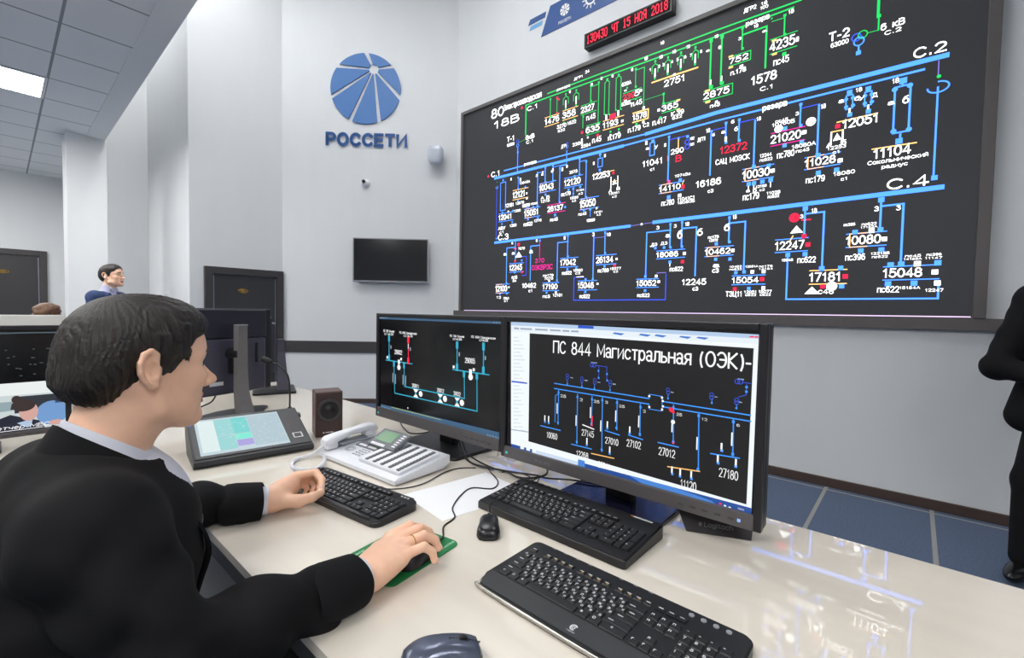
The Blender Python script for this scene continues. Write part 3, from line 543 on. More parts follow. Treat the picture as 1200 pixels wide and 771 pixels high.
('D','r',1.037,2.082,0.035,0.035),('L','r',0.014,0.952,2.037,1.006,2.037),('Q','w',0.988,1.929,1.089,1.933,1.038,1.997),('L','B',0.01,1.095,1.934,1.161,1.934,1.161,1.712,1.094,1.712),
('S','b',1.09,1.892,0.035,0.035),('S','r',1.097,1.753,0.04,0.04),('S','b',0.984,1.756,0.04,0.04),('T','w','пс18',0.939,1.676,0.041,0.082),
('T','w','5А',0.954,1.64,0.031,0.055),('T','w','7079',1.033,2.017,0.03,0.099),('T','w','а',0.933,1.969,0.036,0.041),('T','w','а',0.797,1.967,0.037,0.042),
('S','w',0.936,2.106,0.03,0.04),('T','m','370',1.297,1.847,0.05,0.126),('T','m','ОЭКВРЗС',1.246,1.765,0.06,0.296),('L','m',0.014,1.356,2.101,1.356,1.914),
('S','b',1.356,2.101,0.036,0.036),('L','b',0.018,1.355,2.047,1.223,2.047,1.223,1.651),('T','w','10462',1.104,1.564,0.056,0.205),('T','w','с1',1.203,1.513,0.035,0.058),
('T','w','а',1.209,1.964,0.05,0.041),('S','w',1.31,2.105,0.035,0.05),('T','w','17190',1.41,1.541,0.06,0.203),('L','b',0.012,1.41,1.615,1.636,1.615),
('L','b',0.012,1.41,1.526,1.636,1.526),('L','b',0.018,1.748,2.054,1.607,2.054,1.607,1.639),('S','b',1.609,1.637,0.036,0.036),('S','w',1.5,1.637,0.035,0.035),
('S','b',1.468,1.504,0.04,0.04),('S','w',1.597,1.506,0.035,0.035),('T','w','пс5',1.416,1.444,0.036,0.099),('T','w','12181',1.557,1.459,0.033,0.128),
('T','w','пс179',1.413,1.684,0.029,0.144),('T','w','7079',1.432,1.649,0.029,0.12),('T','w','17042',1.648,1.796,0.067,0.198),('L','b',0.012,1.648,1.877,1.879,1.877),
('L','b',0.012,1.648,1.779,1.879,1.779),('L','b',0.018,1.742,2.117,1.742,1.893),('S','b',1.742,2.117,0.036,0.036),('S','b',1.748,1.893,0.036,0.036),
('S','b',1.745,1.755,0.04,0.04),('S','b',1.861,1.76,0.04,0.04),('T','w','пс822',1.678,1.695,0.039,0.121),('T','w','15060',1.823,1.723,0.028,0.114),
('T','w','с2',1.851,1.694,0.024,0.059),('S','w',1.7,2.098,0.035,0.06),('T','w','15046',1.885,1.541,0.067,0.193),('L','b',0.012,1.885,1.622,2.118,1.622),
('L','b',0.012,1.885,1.525,2.118,1.525),('L','p',0.01,2.068,2.062,2.203,2.062),('L','b',0.02,2.068,2.091,2.068,1.637),('S','b',2.068,1.635,0.036,0.036),
('S','b',1.979,1.637,0.04,0.04),('S','b',1.98,1.505,0.04,0.04),('S','w',2.125,1.586,0.035,0.035),('T','w','пс822',1.912,1.438,0.041,0.122),
('L','B',0.012,1.954,1.661,1.833,1.661,1.833,1.418,2.852,1.418,2.852,1.657),('L','w',0.012,1.868,1.666,1.954,1.666),('T','w','26134',2.104,1.798,0.065,0.192),('L','b',0.012,2.104,1.877,2.334,1.877),
('L','b',0.012,2.104,1.781,2.334,1.781),('L','b',0.018,2.2,2.105,2.2,1.896),('S','b',2.2,2.105,0.036,0.036),('S','b',2.206,1.896,0.036,0.036),
('S','b',2.202,1.762,0.04,0.04),('S','r',2.317,1.762,0.045,0.045),('T','w','пс780',2.129,1.701,0.039,0.121),('T','w','15077',2.267,1.72,0.026,0.119),
('T','w','с2',2.307,1.693,0.021,0.048),('T','w','18',2.219,2.064,0.035,0.044),('T','w','3',2.051,2.08,0.04,0.023),('S','w',2.338,1.828,0.035,0.035),
('T','w','15052',2.559,1.55,0.055,0.197),('L','b',0.012,2.559,1.617,2.781,1.617),('L','b',0.012,2.559,1.537,2.781,1.537),('L','b',0.02,2.884,2.058,2.651,2.058,2.651,1.641),
('S','b',2.649,1.641,0.042,0.042),('S','w',2.757,1.641,0.04,0.04),('S','w',2.784,1.588,0.04,0.04),('S','b',2.65,1.506,0.042,0.042),
('T','w','пс622',2.574,1.444,0.035,0.121),('L','p',0.012,2.764,1.67,2.85,1.67),('T','w','3',2.748,2.077,0.032,0.025),('T','w','18086',2.753,1.813,0.05,0.205),
('L','b',0.012,2.753,1.874,3.021,1.874),('L','b',0.012,2.753,1.801,3.021,1.801),('L','b',0.022,2.88,2.111,2.88,1.9),('S','b',2.88,2.111,0.036,0.036),
('S','b',2.887,1.9,0.036,0.036),('L','b',0.022,2.988,2.117,2.988,1.897),('S','b',2.988,2.117,0.036,0.036),('S','b',2.994,1.897,0.036,0.036),
('L','b',0.022,2.994,2.06,3.118,2.06,3.118,1.63),('S','w',3.017,1.834,0.045,0.045),('S','b',2.741,1.904,0.04,0.04),('S','b',2.826,1.903,0.04,0.04),
('S','b',2.886,1.765,0.045,0.045),('S','r',3.002,1.762,0.05,0.05),('T','w','пс622',2.889,1.677,0.042,0.117),('T','w','а',2.84,1.993,0.039,0.035),
('T','w','б',2.952,1.97,0.077,0.037),('T','w','б',3.128,1.98,0.064,0.042),('T','w','3',2.915,2.075,0.031,0.022),('T','w','18',3.017,2.079,0.034,0.034),
('T','w','ДЗ',2.702,1.925,0.028,0.055),('T','w','ДЗ',2.794,1.929,0.028,0.061),('T','w','14',2.685,1.914,0.016,0.038),('L','w',0.01,2.885,1.75,2.885,1.726),
('T','w','12245',3.005,1.548,0.055,0.208),('T','w','с3',3.102,1.497,0.035,0.046),('T','w','10462',3.197,1.806,0.052,0.207),('L','b',0.012,3.197,1.87,3.431,1.87),
('L','b',0.012,3.197,1.793,3.431,1.793),('L','o',0.012,3.317,1.87,3.217,1.87,3.217,1.793,3.317,1.793),('L','b',0.022,3.391,2.11,3.391,1.903),('S','b',3.391,2.11,0.036,0.036),
('S','b',3.398,1.903,0.036,0.036),('L','b',0.022,3.394,2.062,3.516,2.062,3.516,1.65),('S','b',3.52,1.646,0.045,0.045),('S','w',3.426,1.83,0.045,0.045),
('S','b',3.291,1.897,0.045,0.045),('S','b',3.29,1.765,0.045,0.045),('S','b',3.406,1.759,0.045,0.045),('T','w','а',3.271,1.695,0.036,0.047),
('T','w','с3',3.267,1.648,0.041,0.049),('T','w','пс179',3.222,1.945,0.026,0.085),('T','w','12372',3.23,1.918,0.022,0.071),('T','w','б',3.354,1.998,0.062,0.038),
('T','w','18',3.417,2.092,0.036,0.028),('T','w','15054',3.428,1.553,0.05,0.2),('L','b',0.012,3.428,1.615,3.679,1.615),('L','b',0.012,3.428,1.541,3.679,1.541),
('S','r',3.656,1.581,0.055,0.055),('S','b',3.456,1.642,0.045,0.045),('S','w',3.582,1.643,0.045,0.045),('S','w',3.666,1.642,0.045,0.045),
('S','r',3.452,1.505,0.05,0.05),('S','b',3.56,1.507,0.045,0.045),('S','w',3.668,1.509,0.045,0.045),('T','w','ТЭЦ11',3.384,1.441,0.046,0.125),
('T','w','12051',3.526,1.468,0.022,0.093),('T','w','с622',3.536,1.444,0.021,0.08),('T','w','15077',3.635,1.467,0.025,0.093),('T','w','с622',3.645,1.445,0.019,0.077),
('T','w','10462',3.405,1.684,0.018,0.094),('T','w','пс622',3.406,1.662,0.017,0.094),('T','w','12051А',3.528,1.679,0.018,0.093),('T','w','пс179',3.631,1.675,0.018,0.096),
('T','w','14184',3.631,1.656,0.015,0.099),('T','w','12247',3.742,1.805,0.068,0.193),('L','b',0.012,3.742,1.888,3.963,1.888),('L','b',0.012,3.742,1.788,3.963,1.788),
('L','b',0.022,3.936,2.113,3.936,1.905),('S','b',3.937,2.111,0.06,0.06),('S','r',3.963,1.834,0.055,0.055),('S','r',3.936,1.901,0.055,0.055),
('D','r',3.867,2.05,0.062,0.062),('T','R','ОК',3.844,2.037,0.033,0.046),('L','r',0.018,3.916,2.026,3.974,2.023),('Q','w',3.842,1.931,3.928,1.93,3.883,1.987),
('L','o',0.014,3.862,1.91,3.839,1.864),('L','b',0.022,3.939,2.07,4.059,2.07,4.059,1.647),('S','b',4.058,1.646,0.06,0.06),('T','w','3',3.907,2.038,0.031,0.017),
('T','w','18',3.978,2.069,0.036,0.033),('S','b',3.947,1.762,0.055,0.055),('S','b',3.832,1.764,0.055,0.055),('T','w','пс622',3.9,1.696,0.046,0.116),
('T','w','15048',3.791,1.714,0.021,0.076),('L','b',0.02,3.832,1.756,3.832,1.417,4.706,1.417,4.706,1.522),('S','w',4.7,1.519,0.055,0.055),('T','w','17181',3.982,1.548,0.07,0.195),
('L','o',0.012,3.982,1.633,4.213,1.633),('L','o',0.012,3.982,1.53,4.213,1.53),('S','r',4.204,1.582,0.055,0.055),('S','b',4.174,1.645,0.055,0.055),
('D','w',4.125,1.512,0.058,0.058),('Q','w',3.953,1.456,4.049,1.457,4.001,1.511),('T','w','с48',4.043,1.455,0.039,0.093),('S','r',4.07,1.512,0.055,0.055),
('S','b',4.185,1.511,0.055,0.055),('T','w','10080',4.201,1.808,0.065,0.194),('L','b',0.012,4.201,1.888,4.428,1.888),('L','b',0.012,4.201,1.792,4.428,1.792),
('L','o',0.012,4.321,1.888,4.221,1.888,4.221,1.792,4.321,1.792),('L','b',0.022,4.39,2.113,4.39,1.902),('S','b',4.39,2.11,0.06,0.06),('S','b',4.393,1.902,0.055,0.055),
('L','b',0.022,4.394,2.065,4.51,2.065,4.51,1.654),('S','b',4.513,1.654,0.06,0.06),('T','w','3',4.356,2.032,0.036,0.021),('T','w','3',4.475,2.024,0.036,0.019),
('S','b',4.25,1.899,0.055,0.055),('S','w',4.344,1.9,0.055,0.055),('S','b',4.288,1.763,0.055,0.055),('S','b',4.403,1.761,0.055,0.055),
('S','w',4.417,1.834,0.05,0.05),('T','w','пс396',4.201,1.696,0.046,0.112),('T','w','пс622',4.288,1.94,0.019,0.081),('T','w','17132А',4.281,1.92,0.015,0.093),
('T','w','пс396',4.183,1.947,0.021,0.065),('T','w','12215Б',4.346,1.727,0.018,0.101),('T','w','пс622',4.354,1.704,0.017,0.084),('T','w','15048',4.419,1.563,0.064,0.2),
('L','b',0.012,4.419,1.64,4.707,1.64),('L','b',0.012,4.419,1.547,4.707,1.547),('S','b',4.457,1.652,0.06,0.06),('S','w',4.596,1.652,0.06,0.06),
('S','b',4.697,1.652,0.06,0.06),('S','w',4.685,1.592,0.055,0.055),('S','b',4.448,1.521,0.06,0.06),('S','b',4.584,1.521,0.06,0.06),
('T','w','пс622',4.393,1.46,0.044,0.114),('T','w','15164А',4.51,1.482,0.019,0.105),('T','w','12247',4.642,1.462,0.021,0.087),('T','w','пс45',4.533,1.698,0.018,0.078),
('T','w','14185А',4.525,1.679,0.015,0.091),('T','w','пс396',4.641,1.7,0.017,0.071),('T','w','11147',4.633,1.678,0.016,0.083),('L','v',0.012,0.097,1.291,3.314,1.296,4.862,1.298)]
RIGHT_DIAGRAM=[
('Q','W',0.03,1.249,0.737,1.241,0.735,0.853,0.039,0.862),('Q','k',0.107,1.216,0.728,1.211,0.725,0.87,0.11,0.884),('Q','s',0.03,1.249,0.737,1.241,0.737,1.232,0.031,1.238),('Q','s2',0.031,1.238,0.737,1.232,0.737,1.221,0.031,1.218),
('Q','n',0.281,1.246,0.331,1.245,0.331,1.238,0.281,1.238),('Q','t2',0.044,1.232,0.064,1.231,0.064,1.226,0.044,1.226),('Q','t2',0.069,1.231,0.116,1.231,0.116,1.226,0.069,1.226),('Q','t2',0.128,1.231,0.175,1.231,0.175,1.226,0.128,1.226),
('Q','t2',0.184,1.231,0.222,1.231,0.222,1.226,0.184,1.226),('Q','t2',0.228,1.231,0.252,1.231,0.252,1.226,0.229,1.226),('Q','t2',0.258,1.231,0.283,1.231,0.283,1.226,0.258,1.226),('Q','s3',0.394,1.231,0.424,1.229,0.414,1.224,0.389,1.227),
('Q','s3',0.468,1.231,0.496,1.229,0.486,1.224,0.463,1.227),('Q','s3',0.509,1.231,0.536,1.229,0.526,1.224,0.504,1.227),('Q','s3',0.57,1.23,0.595,1.229,0.587,1.224,0.566,1.227),('Q','s3',0.61,1.23,0.634,1.229,0.626,1.224,0.606,1.227),
('Q','r',0.719,1.237,0.728,1.237,0.728,1.234,0.719,1.234),('Q','r',0.729,1.237,0.736,1.237,0.736,1.234,0.729,1.234),('Q','t3',0.042,1.202,0.062,1.203,0.062,1.199,0.042,1.198),('Q','t3',0.042,1.191,0.071,1.191,0.072,1.188,0.042,1.187),
('Q','t3',0.042,1.179,0.081,1.18,0.081,1.177,0.042,1.175),('Q','t3',0.043,1.167,0.09,1.169,0.09,1.166,0.043,1.163),('Q','t3',0.043,1.155,0.071,1.157,0.071,1.153,0.043,1.152),('Q','t3',0.043,1.144,0.08,1.146,0.08,1.142,0.043,1.14),
('Q','t3',0.043,1.132,0.089,1.135,0.089,1.131,0.043,1.128),('Q','t3',0.044,1.12,0.071,1.122,0.071,1.118,0.044,1.116),('Q','t3',0.044,1.109,0.08,1.111,0.08,1.108,0.044,1.105),('Q','t3',0.044,1.097,0.089,1.1,0.089,1.097,0.044,1.093),
('Q','t3',0.044,1.085,0.07,1.087,0.07,1.083,0.045,1.081),('Q','t3',0.045,1.073,0.079,1.076,0.079,1.073,0.045,1.069),('Q','t3',0.045,1.062,0.088,1.066,0.088,1.062,0.045,1.058),('Q','t3',0.045,1.05,0.07,1.052,0.07,1.048,0.045,1.046),
('Q','t3',0.046,1.038,0.079,1.041,0.079,1.038,0.046,1.034),('Q','t3',0.046,1.026,0.088,1.031,0.088,1.028,0.046,1.022),('Q','t3',0.046,1.015,0.069,1.017,0.069,1.013,0.046,1.011),('Q','t3',0.046,1.003,0.078,1.007,0.078,1.003,0.046,0.999),
('Q','t3',0.047,0.991,0.087,0.996,0.087,0.993,0.047,0.987),('Q','t3',0.047,0.979,0.069,0.982,0.069,0.978,0.047,0.975),('Q','t3',0.047,0.967,0.078,0.972,0.078,0.968,0.047,0.964),('Q','t3',0.047,0.956,0.087,0.961,0.087,0.958,0.048,0.952),
('Q','t3',0.048,0.944,0.068,0.947,0.068,0.943,0.048,0.94),('Q','t3',0.048,0.932,0.077,0.936,0.078,0.933,0.048,0.928),('Q','t3',0.048,0.92,0.087,0.926,0.087,0.923,0.048,0.916),('Q','t3',0.049,0.908,0.096,0.916,0.096,0.913,0.049,0.905),
('Q','n',0.037,1.063,0.101,1.064,0.101,1.06,0.037,1.058),('Q','t2',0.038,0.909,0.109,0.914,0.109,0.911,0.038,0.906),('Q','N',0.039,0.862,0.735,0.865,0.735,0.849,0.039,0.844),('Q','L',0.445,0.864,0.551,0.865,0.653,0.857,0.667,0.848,0.504,0.845),
('Q','W',0.487,0.864,0.735,0.87,0.735,0.867,0.52,0.864),('Q','L2',0.125,0.863,0.291,0.863,0.291,0.853,0.126,0.846),('Q','W',0.078,0.862,0.093,0.863,0.093,0.855,0.078,0.854),('Q','W',0.102,0.862,0.117,0.863,0.117,0.855,0.102,0.855),
('Q','W',0.126,0.863,0.141,0.863,0.141,0.856,0.127,0.855),('Q','L',0.291,0.87,0.313,0.87,0.314,0.852,0.291,0.852),('Q','r',0.669,0.858,0.674,0.858,0.674,0.854,0.669,0.853),('Q','W',0.679,0.856,0.684,0.856,0.684,0.852,0.679,0.852),
('Q','W',0.689,0.855,0.694,0.855,0.694,0.851,0.689,0.851),('T','w','15.11.2018',0.701,0.843,0.004,0.025),('T','w','13:04',0.708,0.855,0.004,0.013),('T','w','ПС 844 Магистральная (ОЭК)-',0.199,1.162,0.037,0.525),
('L','b',0.0028,0.204,1.074,0.496,1.07),('L','b',0.0028,0.204,1.059,0.496,1.056),('L','b',0.0028,0.53,1.068,0.727,1.066),('L','b',0.0028,0.53,1.055,0.728,1.053),
('L','b',0.0018,0.496,1.075,0.496,1.081,0.529,1.08,0.53,1.052),('L','b',0.0018,0.496,1.056,0.497,1.044,0.53,1.044,0.53,1.055),('S','w',0.496,1.076,0.005,0.005),('S','w',0.497,1.049,0.005,0.005),
('S','w',0.529,1.077,0.005,0.005),('S','w',0.53,1.048,0.005,0.005),('S','w',0.531,1.069,0.005,0.005),('S','w',0.532,1.056,0.005,0.005),
('L','b',0.0026,0.22,1.058,0.22,0.956),('S','b',0.22,1.049,0.006,0.006),('S','b',0.22,0.961,0.006,0.006),('T','w','25',0.227,1.037,0.008,0.019),
('S','w',0.216,1.002,0.003,0.03),('L','b',0.0026,0.285,1.053,0.286,0.913),('S','b',0.285,1.045,0.006,0.006),('S','b',0.286,0.918,0.006,0.006),
('T','w','2',0.293,1.035,0.008,0.009),('S','w',0.282,0.978,0.003,0.03),('L','b',0.0026,0.332,1.054,0.332,0.972),('S','b',0.332,1.045,0.006,0.006),
('S','b',0.332,0.977,0.006,0.006),('T','w','25',0.338,1.037,0.008,0.017),('S','w',0.328,1.008,0.003,0.03),('L','b',0.0026,0.364,1.055,0.366,0.908),
('S','b',0.364,1.047,0.006,0.006),('S','b',0.366,0.913,0.006,0.006),('T','w','2',0.373,1.04,0.007,0.008),('S','w',0.361,0.977,0.003,0.03),
('L','b',0.0026,0.408,1.055,0.409,0.975),('S','b',0.408,1.047,0.006,0.006),('S','b',0.408,0.98,0.006,0.006),('T','w','25',0.414,1.036,0.007,0.016),
('S','w',0.405,1.011,0.003,0.03),('L','b',0.0026,0.473,1.053,0.474,0.972),('S','b',0.474,1.045,0.006,0.006),('S','b',0.474,0.976,0.006,0.006),
('T','w','2',0.481,1.033,0.007,0.007),('S','w',0.47,1.008,0.003,0.03),('L','b',0.0026,0.558,1.063,0.56,0.97),('S','b',0.558,1.056,0.006,0.006),
('S','b',0.56,0.974,0.006,0.006),('T','w','25',0.566,1.039,0.007,0.013),('S','w',0.556,1.012,0.003,0.03),('L','b',0.0026,0.618,1.054,0.621,0.918),
('S','b',0.618,1.047,0.006,0.006),('S','b',0.62,0.922,0.006,0.006),('T','w','12',0.625,1.038,0.006,0.012),('S','w',0.616,0.982,0.003,0.03),
('L','b',0.0026,0.693,1.052,0.694,0.97),('S','b',0.693,1.046,0.006,0.006),('S','b',0.694,0.974,0.006,0.006),('T','w','6',0.7,1.037,0.006,0.006),
('S','w',0.691,1.007,0.003,0.03),('L','b',0.0022,0.209,1.039,0.209,0.961),('L','b',0.0018,0.209,1.039,0.22,1.045),('T','w','10060',0.181,0.91,0.018,0.037),
('L','b',0.0028,0.156,0.941,0.229,0.94),('T','w','12268',0.286,0.878,0.017,0.038),('L','b',0.0028,0.268,0.908,0.334,0.908),('T','w','27145',0.302,0.94,0.018,0.038),
('L','w',0.0028,0.304,0.97,0.34,0.964),('T','w','26044',0.356,0.863,0.018,0.036),('L','o',0.0028,0.334,0.896,0.403,0.898),('T','w','27010',0.376,0.933,0.018,0.038),
('L','b',0.0028,0.374,0.967,0.417,0.963),('T','w','27102',0.439,0.938,0.019,0.038),('L','b',0.0028,0.443,0.968,0.482,0.964),('T','w','27012',0.525,0.935,0.02,0.04),
('L','b',0.0028,0.522,0.965,0.573,0.964),('T','w','11120',0.581,0.868,0.022,0.036),('L','o',0.0028,0.548,0.911,0.624,0.918),('T','w','27180',0.667,0.917,0.021,0.039),
('L','b',0.0028,0.647,0.965,0.708,0.968),('S','w',0.172,0.966,0.004,0.018),('S','b',0.173,0.955,0.006,0.006),('S','w',0.186,0.966,0.004,0.018),
('S','b',0.187,0.954,0.006,0.006),('S','w',0.319,0.927,0.004,0.018),('S','b',0.319,0.916,0.006,0.006),('S','w',0.39,0.918,0.004,0.018),
('S','b',0.39,0.908,0.006,0.006),('S','w',0.381,0.984,0.004,0.018),('S','b',0.381,0.974,0.006,0.006),('S','w',0.446,0.982,0.004,0.018),
('S','b',0.446,0.973,0.006,0.006),('S','w',0.67,0.985,0.004,0.018),('S','b',0.671,0.977,0.006,0.006),('S','w',0.559,0.905,0.004,0.018),
('S','b',0.56,0.896,0.006,0.006),('S','w',0.579,0.904,0.004,0.018),('S','b',0.579,0.895,0.006,0.006),('S','w',0.605,0.905,0.004,0.018),
('S','b',0.606,0.896,0.006,0.006),('S','w',0.663,0.956,0.004,0.018),('S','b',0.664,0.947,0.006,0.006),('S','w',0.701,0.956,0.004,0.018),
('S','b',0.701,0.948,0.006,0.006),('R','B',0.0012,0.249,1.102,0.0042,0.0042,0,360),('R','B',0.0012,0.249,1.094,0.0042,0.0042,0,360),('L','b',0.0014,0.249,1.09,0.25,1.076),
('S','b',0.25,1.078,0.004,0.004),('Q','t2',0.258,1.098,0.268,1.098,0.268,1.095,0.258,1.096),('R','B',0.0012,0.298,1.099,0.0042,0.0042,0,360),('R','B',0.0012,0.298,1.091,0.0042,0.0042,0,360),
('L','b',0.0014,0.298,1.088,0.299,1.074),('S','b',0.299,1.076,0.004,0.004),('Q','t2',0.306,1.096,0.316,1.096,0.316,1.093,0.306,1.093),('R','B',0.0012,0.339,1.099,0.0042,0.0042,0,360),
('R','B',0.0012,0.339,1.091,0.0042,0.0042,0,360),('L','b',0.0014,0.339,1.088,0.339,1.074),('S','b',0.339,1.076,0.004,0.004),('Q','t2',0.346,1.095,0.356,1.095,0.356,1.093,0.346,1.093),
('R','B',0.0012,0.386,1.099,0.0042,0.0042,0,360),('R','B',0.0012,0.386,1.092,0.0042,0.0042,0,360),('L','b',0.0014,0.386,1.088,0.387,1.075),('S','b',0.386,1.077,0.004,0.004),
('Q','t2',0.393,1.096,0.402,1.096,0.402,1.093,0.393,1.093),('R','B',0.0012,0.543,1.098,0.0042,0.0042,0,360),('R','B',0.0012,0.544,1.091,0.0042,0.0042,0,360),('L','b',0.0014,0.544,1.088,0.544,1.076),
('S','b',0.544,1.077,0.004,0.004),('Q','t2',0.55,1.095,0.557,1.094,0.557,1.092,0.55,1.092),('R','B',0.0012,0.645,1.1,0.0042,0.0042,0,360),('R','B',0.0012,0.645,1.093,0.0042,0.0042,0,360),
('L','b',0.0014,0.646,1.091,0.646,1.079),('S','b',0.646,1.081,0.004,0.004),('Q','t2',0.651,1.097,0.657,1.097,0.658,1.095,0.651,1.095),('R','B',0.0012,0.698,1.095,0.0042,0.0042,0,360),
('R','B',0.0012,0.698,1.089,0.0042,0.0042,0,360),('L','b',0.0014,0.698,1.086,0.699,1.075),('S','b',0.698,1.077,0.004,0.004),('Q','t2',0.703,1.093,0.709,1.092,0.709,1.09,0.703,1.09),
('R','B',0.0014,0.329,1.139,0.005,0.005,0,360),('R','B',0.0014,0.336,1.139,0.005,0.005,0,360),('R','B',0.0014,0.698,1.136,0.005,0.005,0,360),('R','B',0.0014,0.704,1.136,0.005,0.005,0,360),
('L','B',0.0014,0.34,1.139,0.375,1.138,0.376,1.105),('L','B',0.0014,0.351,1.139,0.351,1.103),('L','B',0.0014,0.708,1.135,0.725,1.135),('L','B',0.0014,0.717,1.132,0.717,1.109,0.701,1.102),
('S','b',0.35,1.125,0.005,0.005),('S','b',0.351,1.106,0.005,0.005),('S','b',0.376,1.119,0.005,0.005),('S','b',0.377,1.102,0.005,0.005),
('S','b',0.717,1.126,0.005,0.005),('S','b',0.717,1.116,0.005,0.005),('D','r',0.553,1.051,0.006,0.006),('S','r',0.558,1.046,0.006,0.006),
('S','r',0.334,0.99,0.004,0.02),('S','r',0.333,0.974,0.006,0.006),('D','w',0.558,1.022,0.005,0.005),('S','r',0.56,0.972,0.005,0.005),
('Q','t2',0.325,1.147,0.345,1.147,0.345,1.145,0.326,1.145),('Q','t2',0.698,1.143,0.711,1.143,0.711,1.14,0.698,1.141)]
LEFT_DIAGRAM=[
('Q','c',0.011,1.251,0.737,1.252,0.737,1.24,0.011,1.24),('Q','c',0.031,0.875,0.748,0.885,0.748,0.863,0.035,0.852),('Q','y',0.111,0.876,0.432,0.877,0.432,0.874,0.111,0.872),('Q','t2',0.018,1.247,0.027,1.247,0.027,1.244,0.018,1.244),
('Q','t2',0.03,1.248,0.04,1.247,0.04,1.244,0.03,1.244),('Q','t2',0.046,1.248,0.055,1.248,0.055,1.245,0.046,1.245),('Q','t2',0.064,1.248,0.073,1.248,0.073,1.245,0.064,1.245),('Q','t2',0.694,1.246,0.699,1.246,0.7,1.243,0.694,1.243),
('Q','t2',0.705,1.246,0.711,1.246,0.711,1.243,0.705,1.244),('Q','t2',0.718,1.246,0.723,1.246,0.723,1.244,0.718,1.244),('Q','t2',0.729,1.247,0.734,1.247,0.734,1.244,0.729,1.244),('Q','b2',0.038,0.867,0.05,0.867,0.05,0.859,0.038,0.859),
('Q','b2',0.056,0.867,0.069,0.867,0.069,0.859,0.057,0.859),('Q','b2',0.075,0.867,0.087,0.867,0.087,0.86,0.075,0.859),('Q','b2',0.093,0.867,0.105,0.868,0.105,0.86,0.093,0.86),('Q','b2',0.671,0.868,0.679,0.868,0.679,0.862,0.672,0.862),
('Q','b2',0.683,0.868,0.691,0.868,0.691,0.862,0.683,0.861),('Q','b2',0.696,0.868,0.704,0.868,0.704,0.862,0.696,0.862),('Q','b2',0.71,0.868,0.717,0.868,0.717,0.862,0.71,0.862),('Q','b2',0.723,0.868,0.73,0.868,0.73,0.862,0.723,0.862),
('Q','b2',0.735,0.868,0.743,0.868,0.743,0.862,0.736,0.862),('T','w','ПС 700 Зимняя',0.05,1.186,0.01,0.077),('T','w','с.1 яч.20',0.058,1.174,0.01,0.063),('T','w','ПС 839 Гражданская',0.166,1.184,0.009,0.114),
('T','w','с.2 яч.20',0.196,1.173,0.009,0.057),('T','w','ПС 700 Зимняя',0.478,1.186,0.008,0.075),('T','w','с.2 яч.206',0.495,1.176,0.008,0.046),('T','w','ПС 839 Гражданская',0.59,1.188,0.008,0.115),
('T','w','с.2 яч.206',0.63,1.179,0.008,0.041),('T','w','29002',0.133,1.098,0.019,0.05),('T','w','29005',0.56,1.099,0.019,0.049),('T','w','20011',0.254,0.976,0.015,0.042),
('T','w','20012',0.409,0.977,0.015,0.038),('T','w','20022',0.502,0.977,0.015,0.036),('L','e',0.0045,0.091,1.161,0.092,1.079),('S','e',0.091,1.161,0.013,0.026),
('S','e',0.092,1.079,0.013,0.026),('L','e',0.0045,0.517,1.159,0.518,1.079),('S','e',0.517,1.159,0.013,0.026),('S','e',0.518,1.079,0.013,0.026),
('L','e',0.0045,0.65,1.162,0.651,1.081),('S','e',0.65,1.162,0.013,0.026),('S','e',0.651,1.081,0.013,0.026),('L','r',0.0045,0.226,1.162,0.227,1.078),
('S','r',0.226,1.162,0.013,0.026),('S','r',0.227,1.078,0.013,0.026),('L','e',0.004,0.068,1.068,0.253,1.068),('L','e',0.004,0.495,1.069,0.678,1.069),
('L','e',0.004,0.128,1.063,0.134,0.936,0.623,0.938,0.62,1.062),('L','e',0.004,0.198,1.063,0.202,0.972,0.559,0.973,0.556,1.064),('S','e',0.128,1.057,0.012,0.024),('S','e',0.198,1.057,0.012,0.024),
('S','e',0.555,1.059,0.012,0.024),('S','e',0.62,1.059,0.012,0.024),('S','w',0.163,1.068,0.014,0.018),('D','w',0.163,1.046,0.011,0.011),
('S','w',0.588,1.07,0.014,0.018),('D','w',0.589,1.052,0.011,0.011),('S','w',0.226,1.136,0.004,0.02),('Q','w',0.26,0.97,0.294,0.971,0.277,0.954),
('Q','w',0.26,0.937,0.295,0.937,0.277,0.954),('S','e',0.277,0.954,0.01,0.01),('D','w',0.309,0.956,0.011,0.011),('Q','w',0.41,0.97,0.441,0.971,0.426,0.955),
('Q','w',0.411,0.939,0.442,0.939,0.426,0.955),('S','e',0.426,0.955,0.01,0.01),('D','w',0.454,0.957,0.011,0.011),('Q','w',0.506,0.969,0.534,0.97,0.52,0.955),
('Q','w',0.506,0.939,0.535,0.939,0.52,0.955),('S','e',0.52,0.955,0.01,0.01),('D','w',0.546,0.956,0.011,0.011),('S','t2',0.121,0.999,0.005,0.04),
('S','t2',0.139,0.995,0.005,0.04),('S','t2',0.192,0.998,0.005,0.04),('S','t2',0.21,0.996,0.005,0.04),('S','t2',0.529,1.127,0.006,0.014),
('S','t2',0.659,1.124,0.006,0.014),('S','t2',0.105,1.125,0.006,0.014),('S','t2',0.239,1.126,0.006,0.014),('S','w',0.079,1.08,0.01,0.01),
('S','w',0.5,1.079,0.01,0.01),('S','w',0.178,1.081,0.01,0.01),('S','w',0.604,1.079,0.01,0.01),('Q','w',0.221,0.891,0.23,0.889,0.224,0.884)]

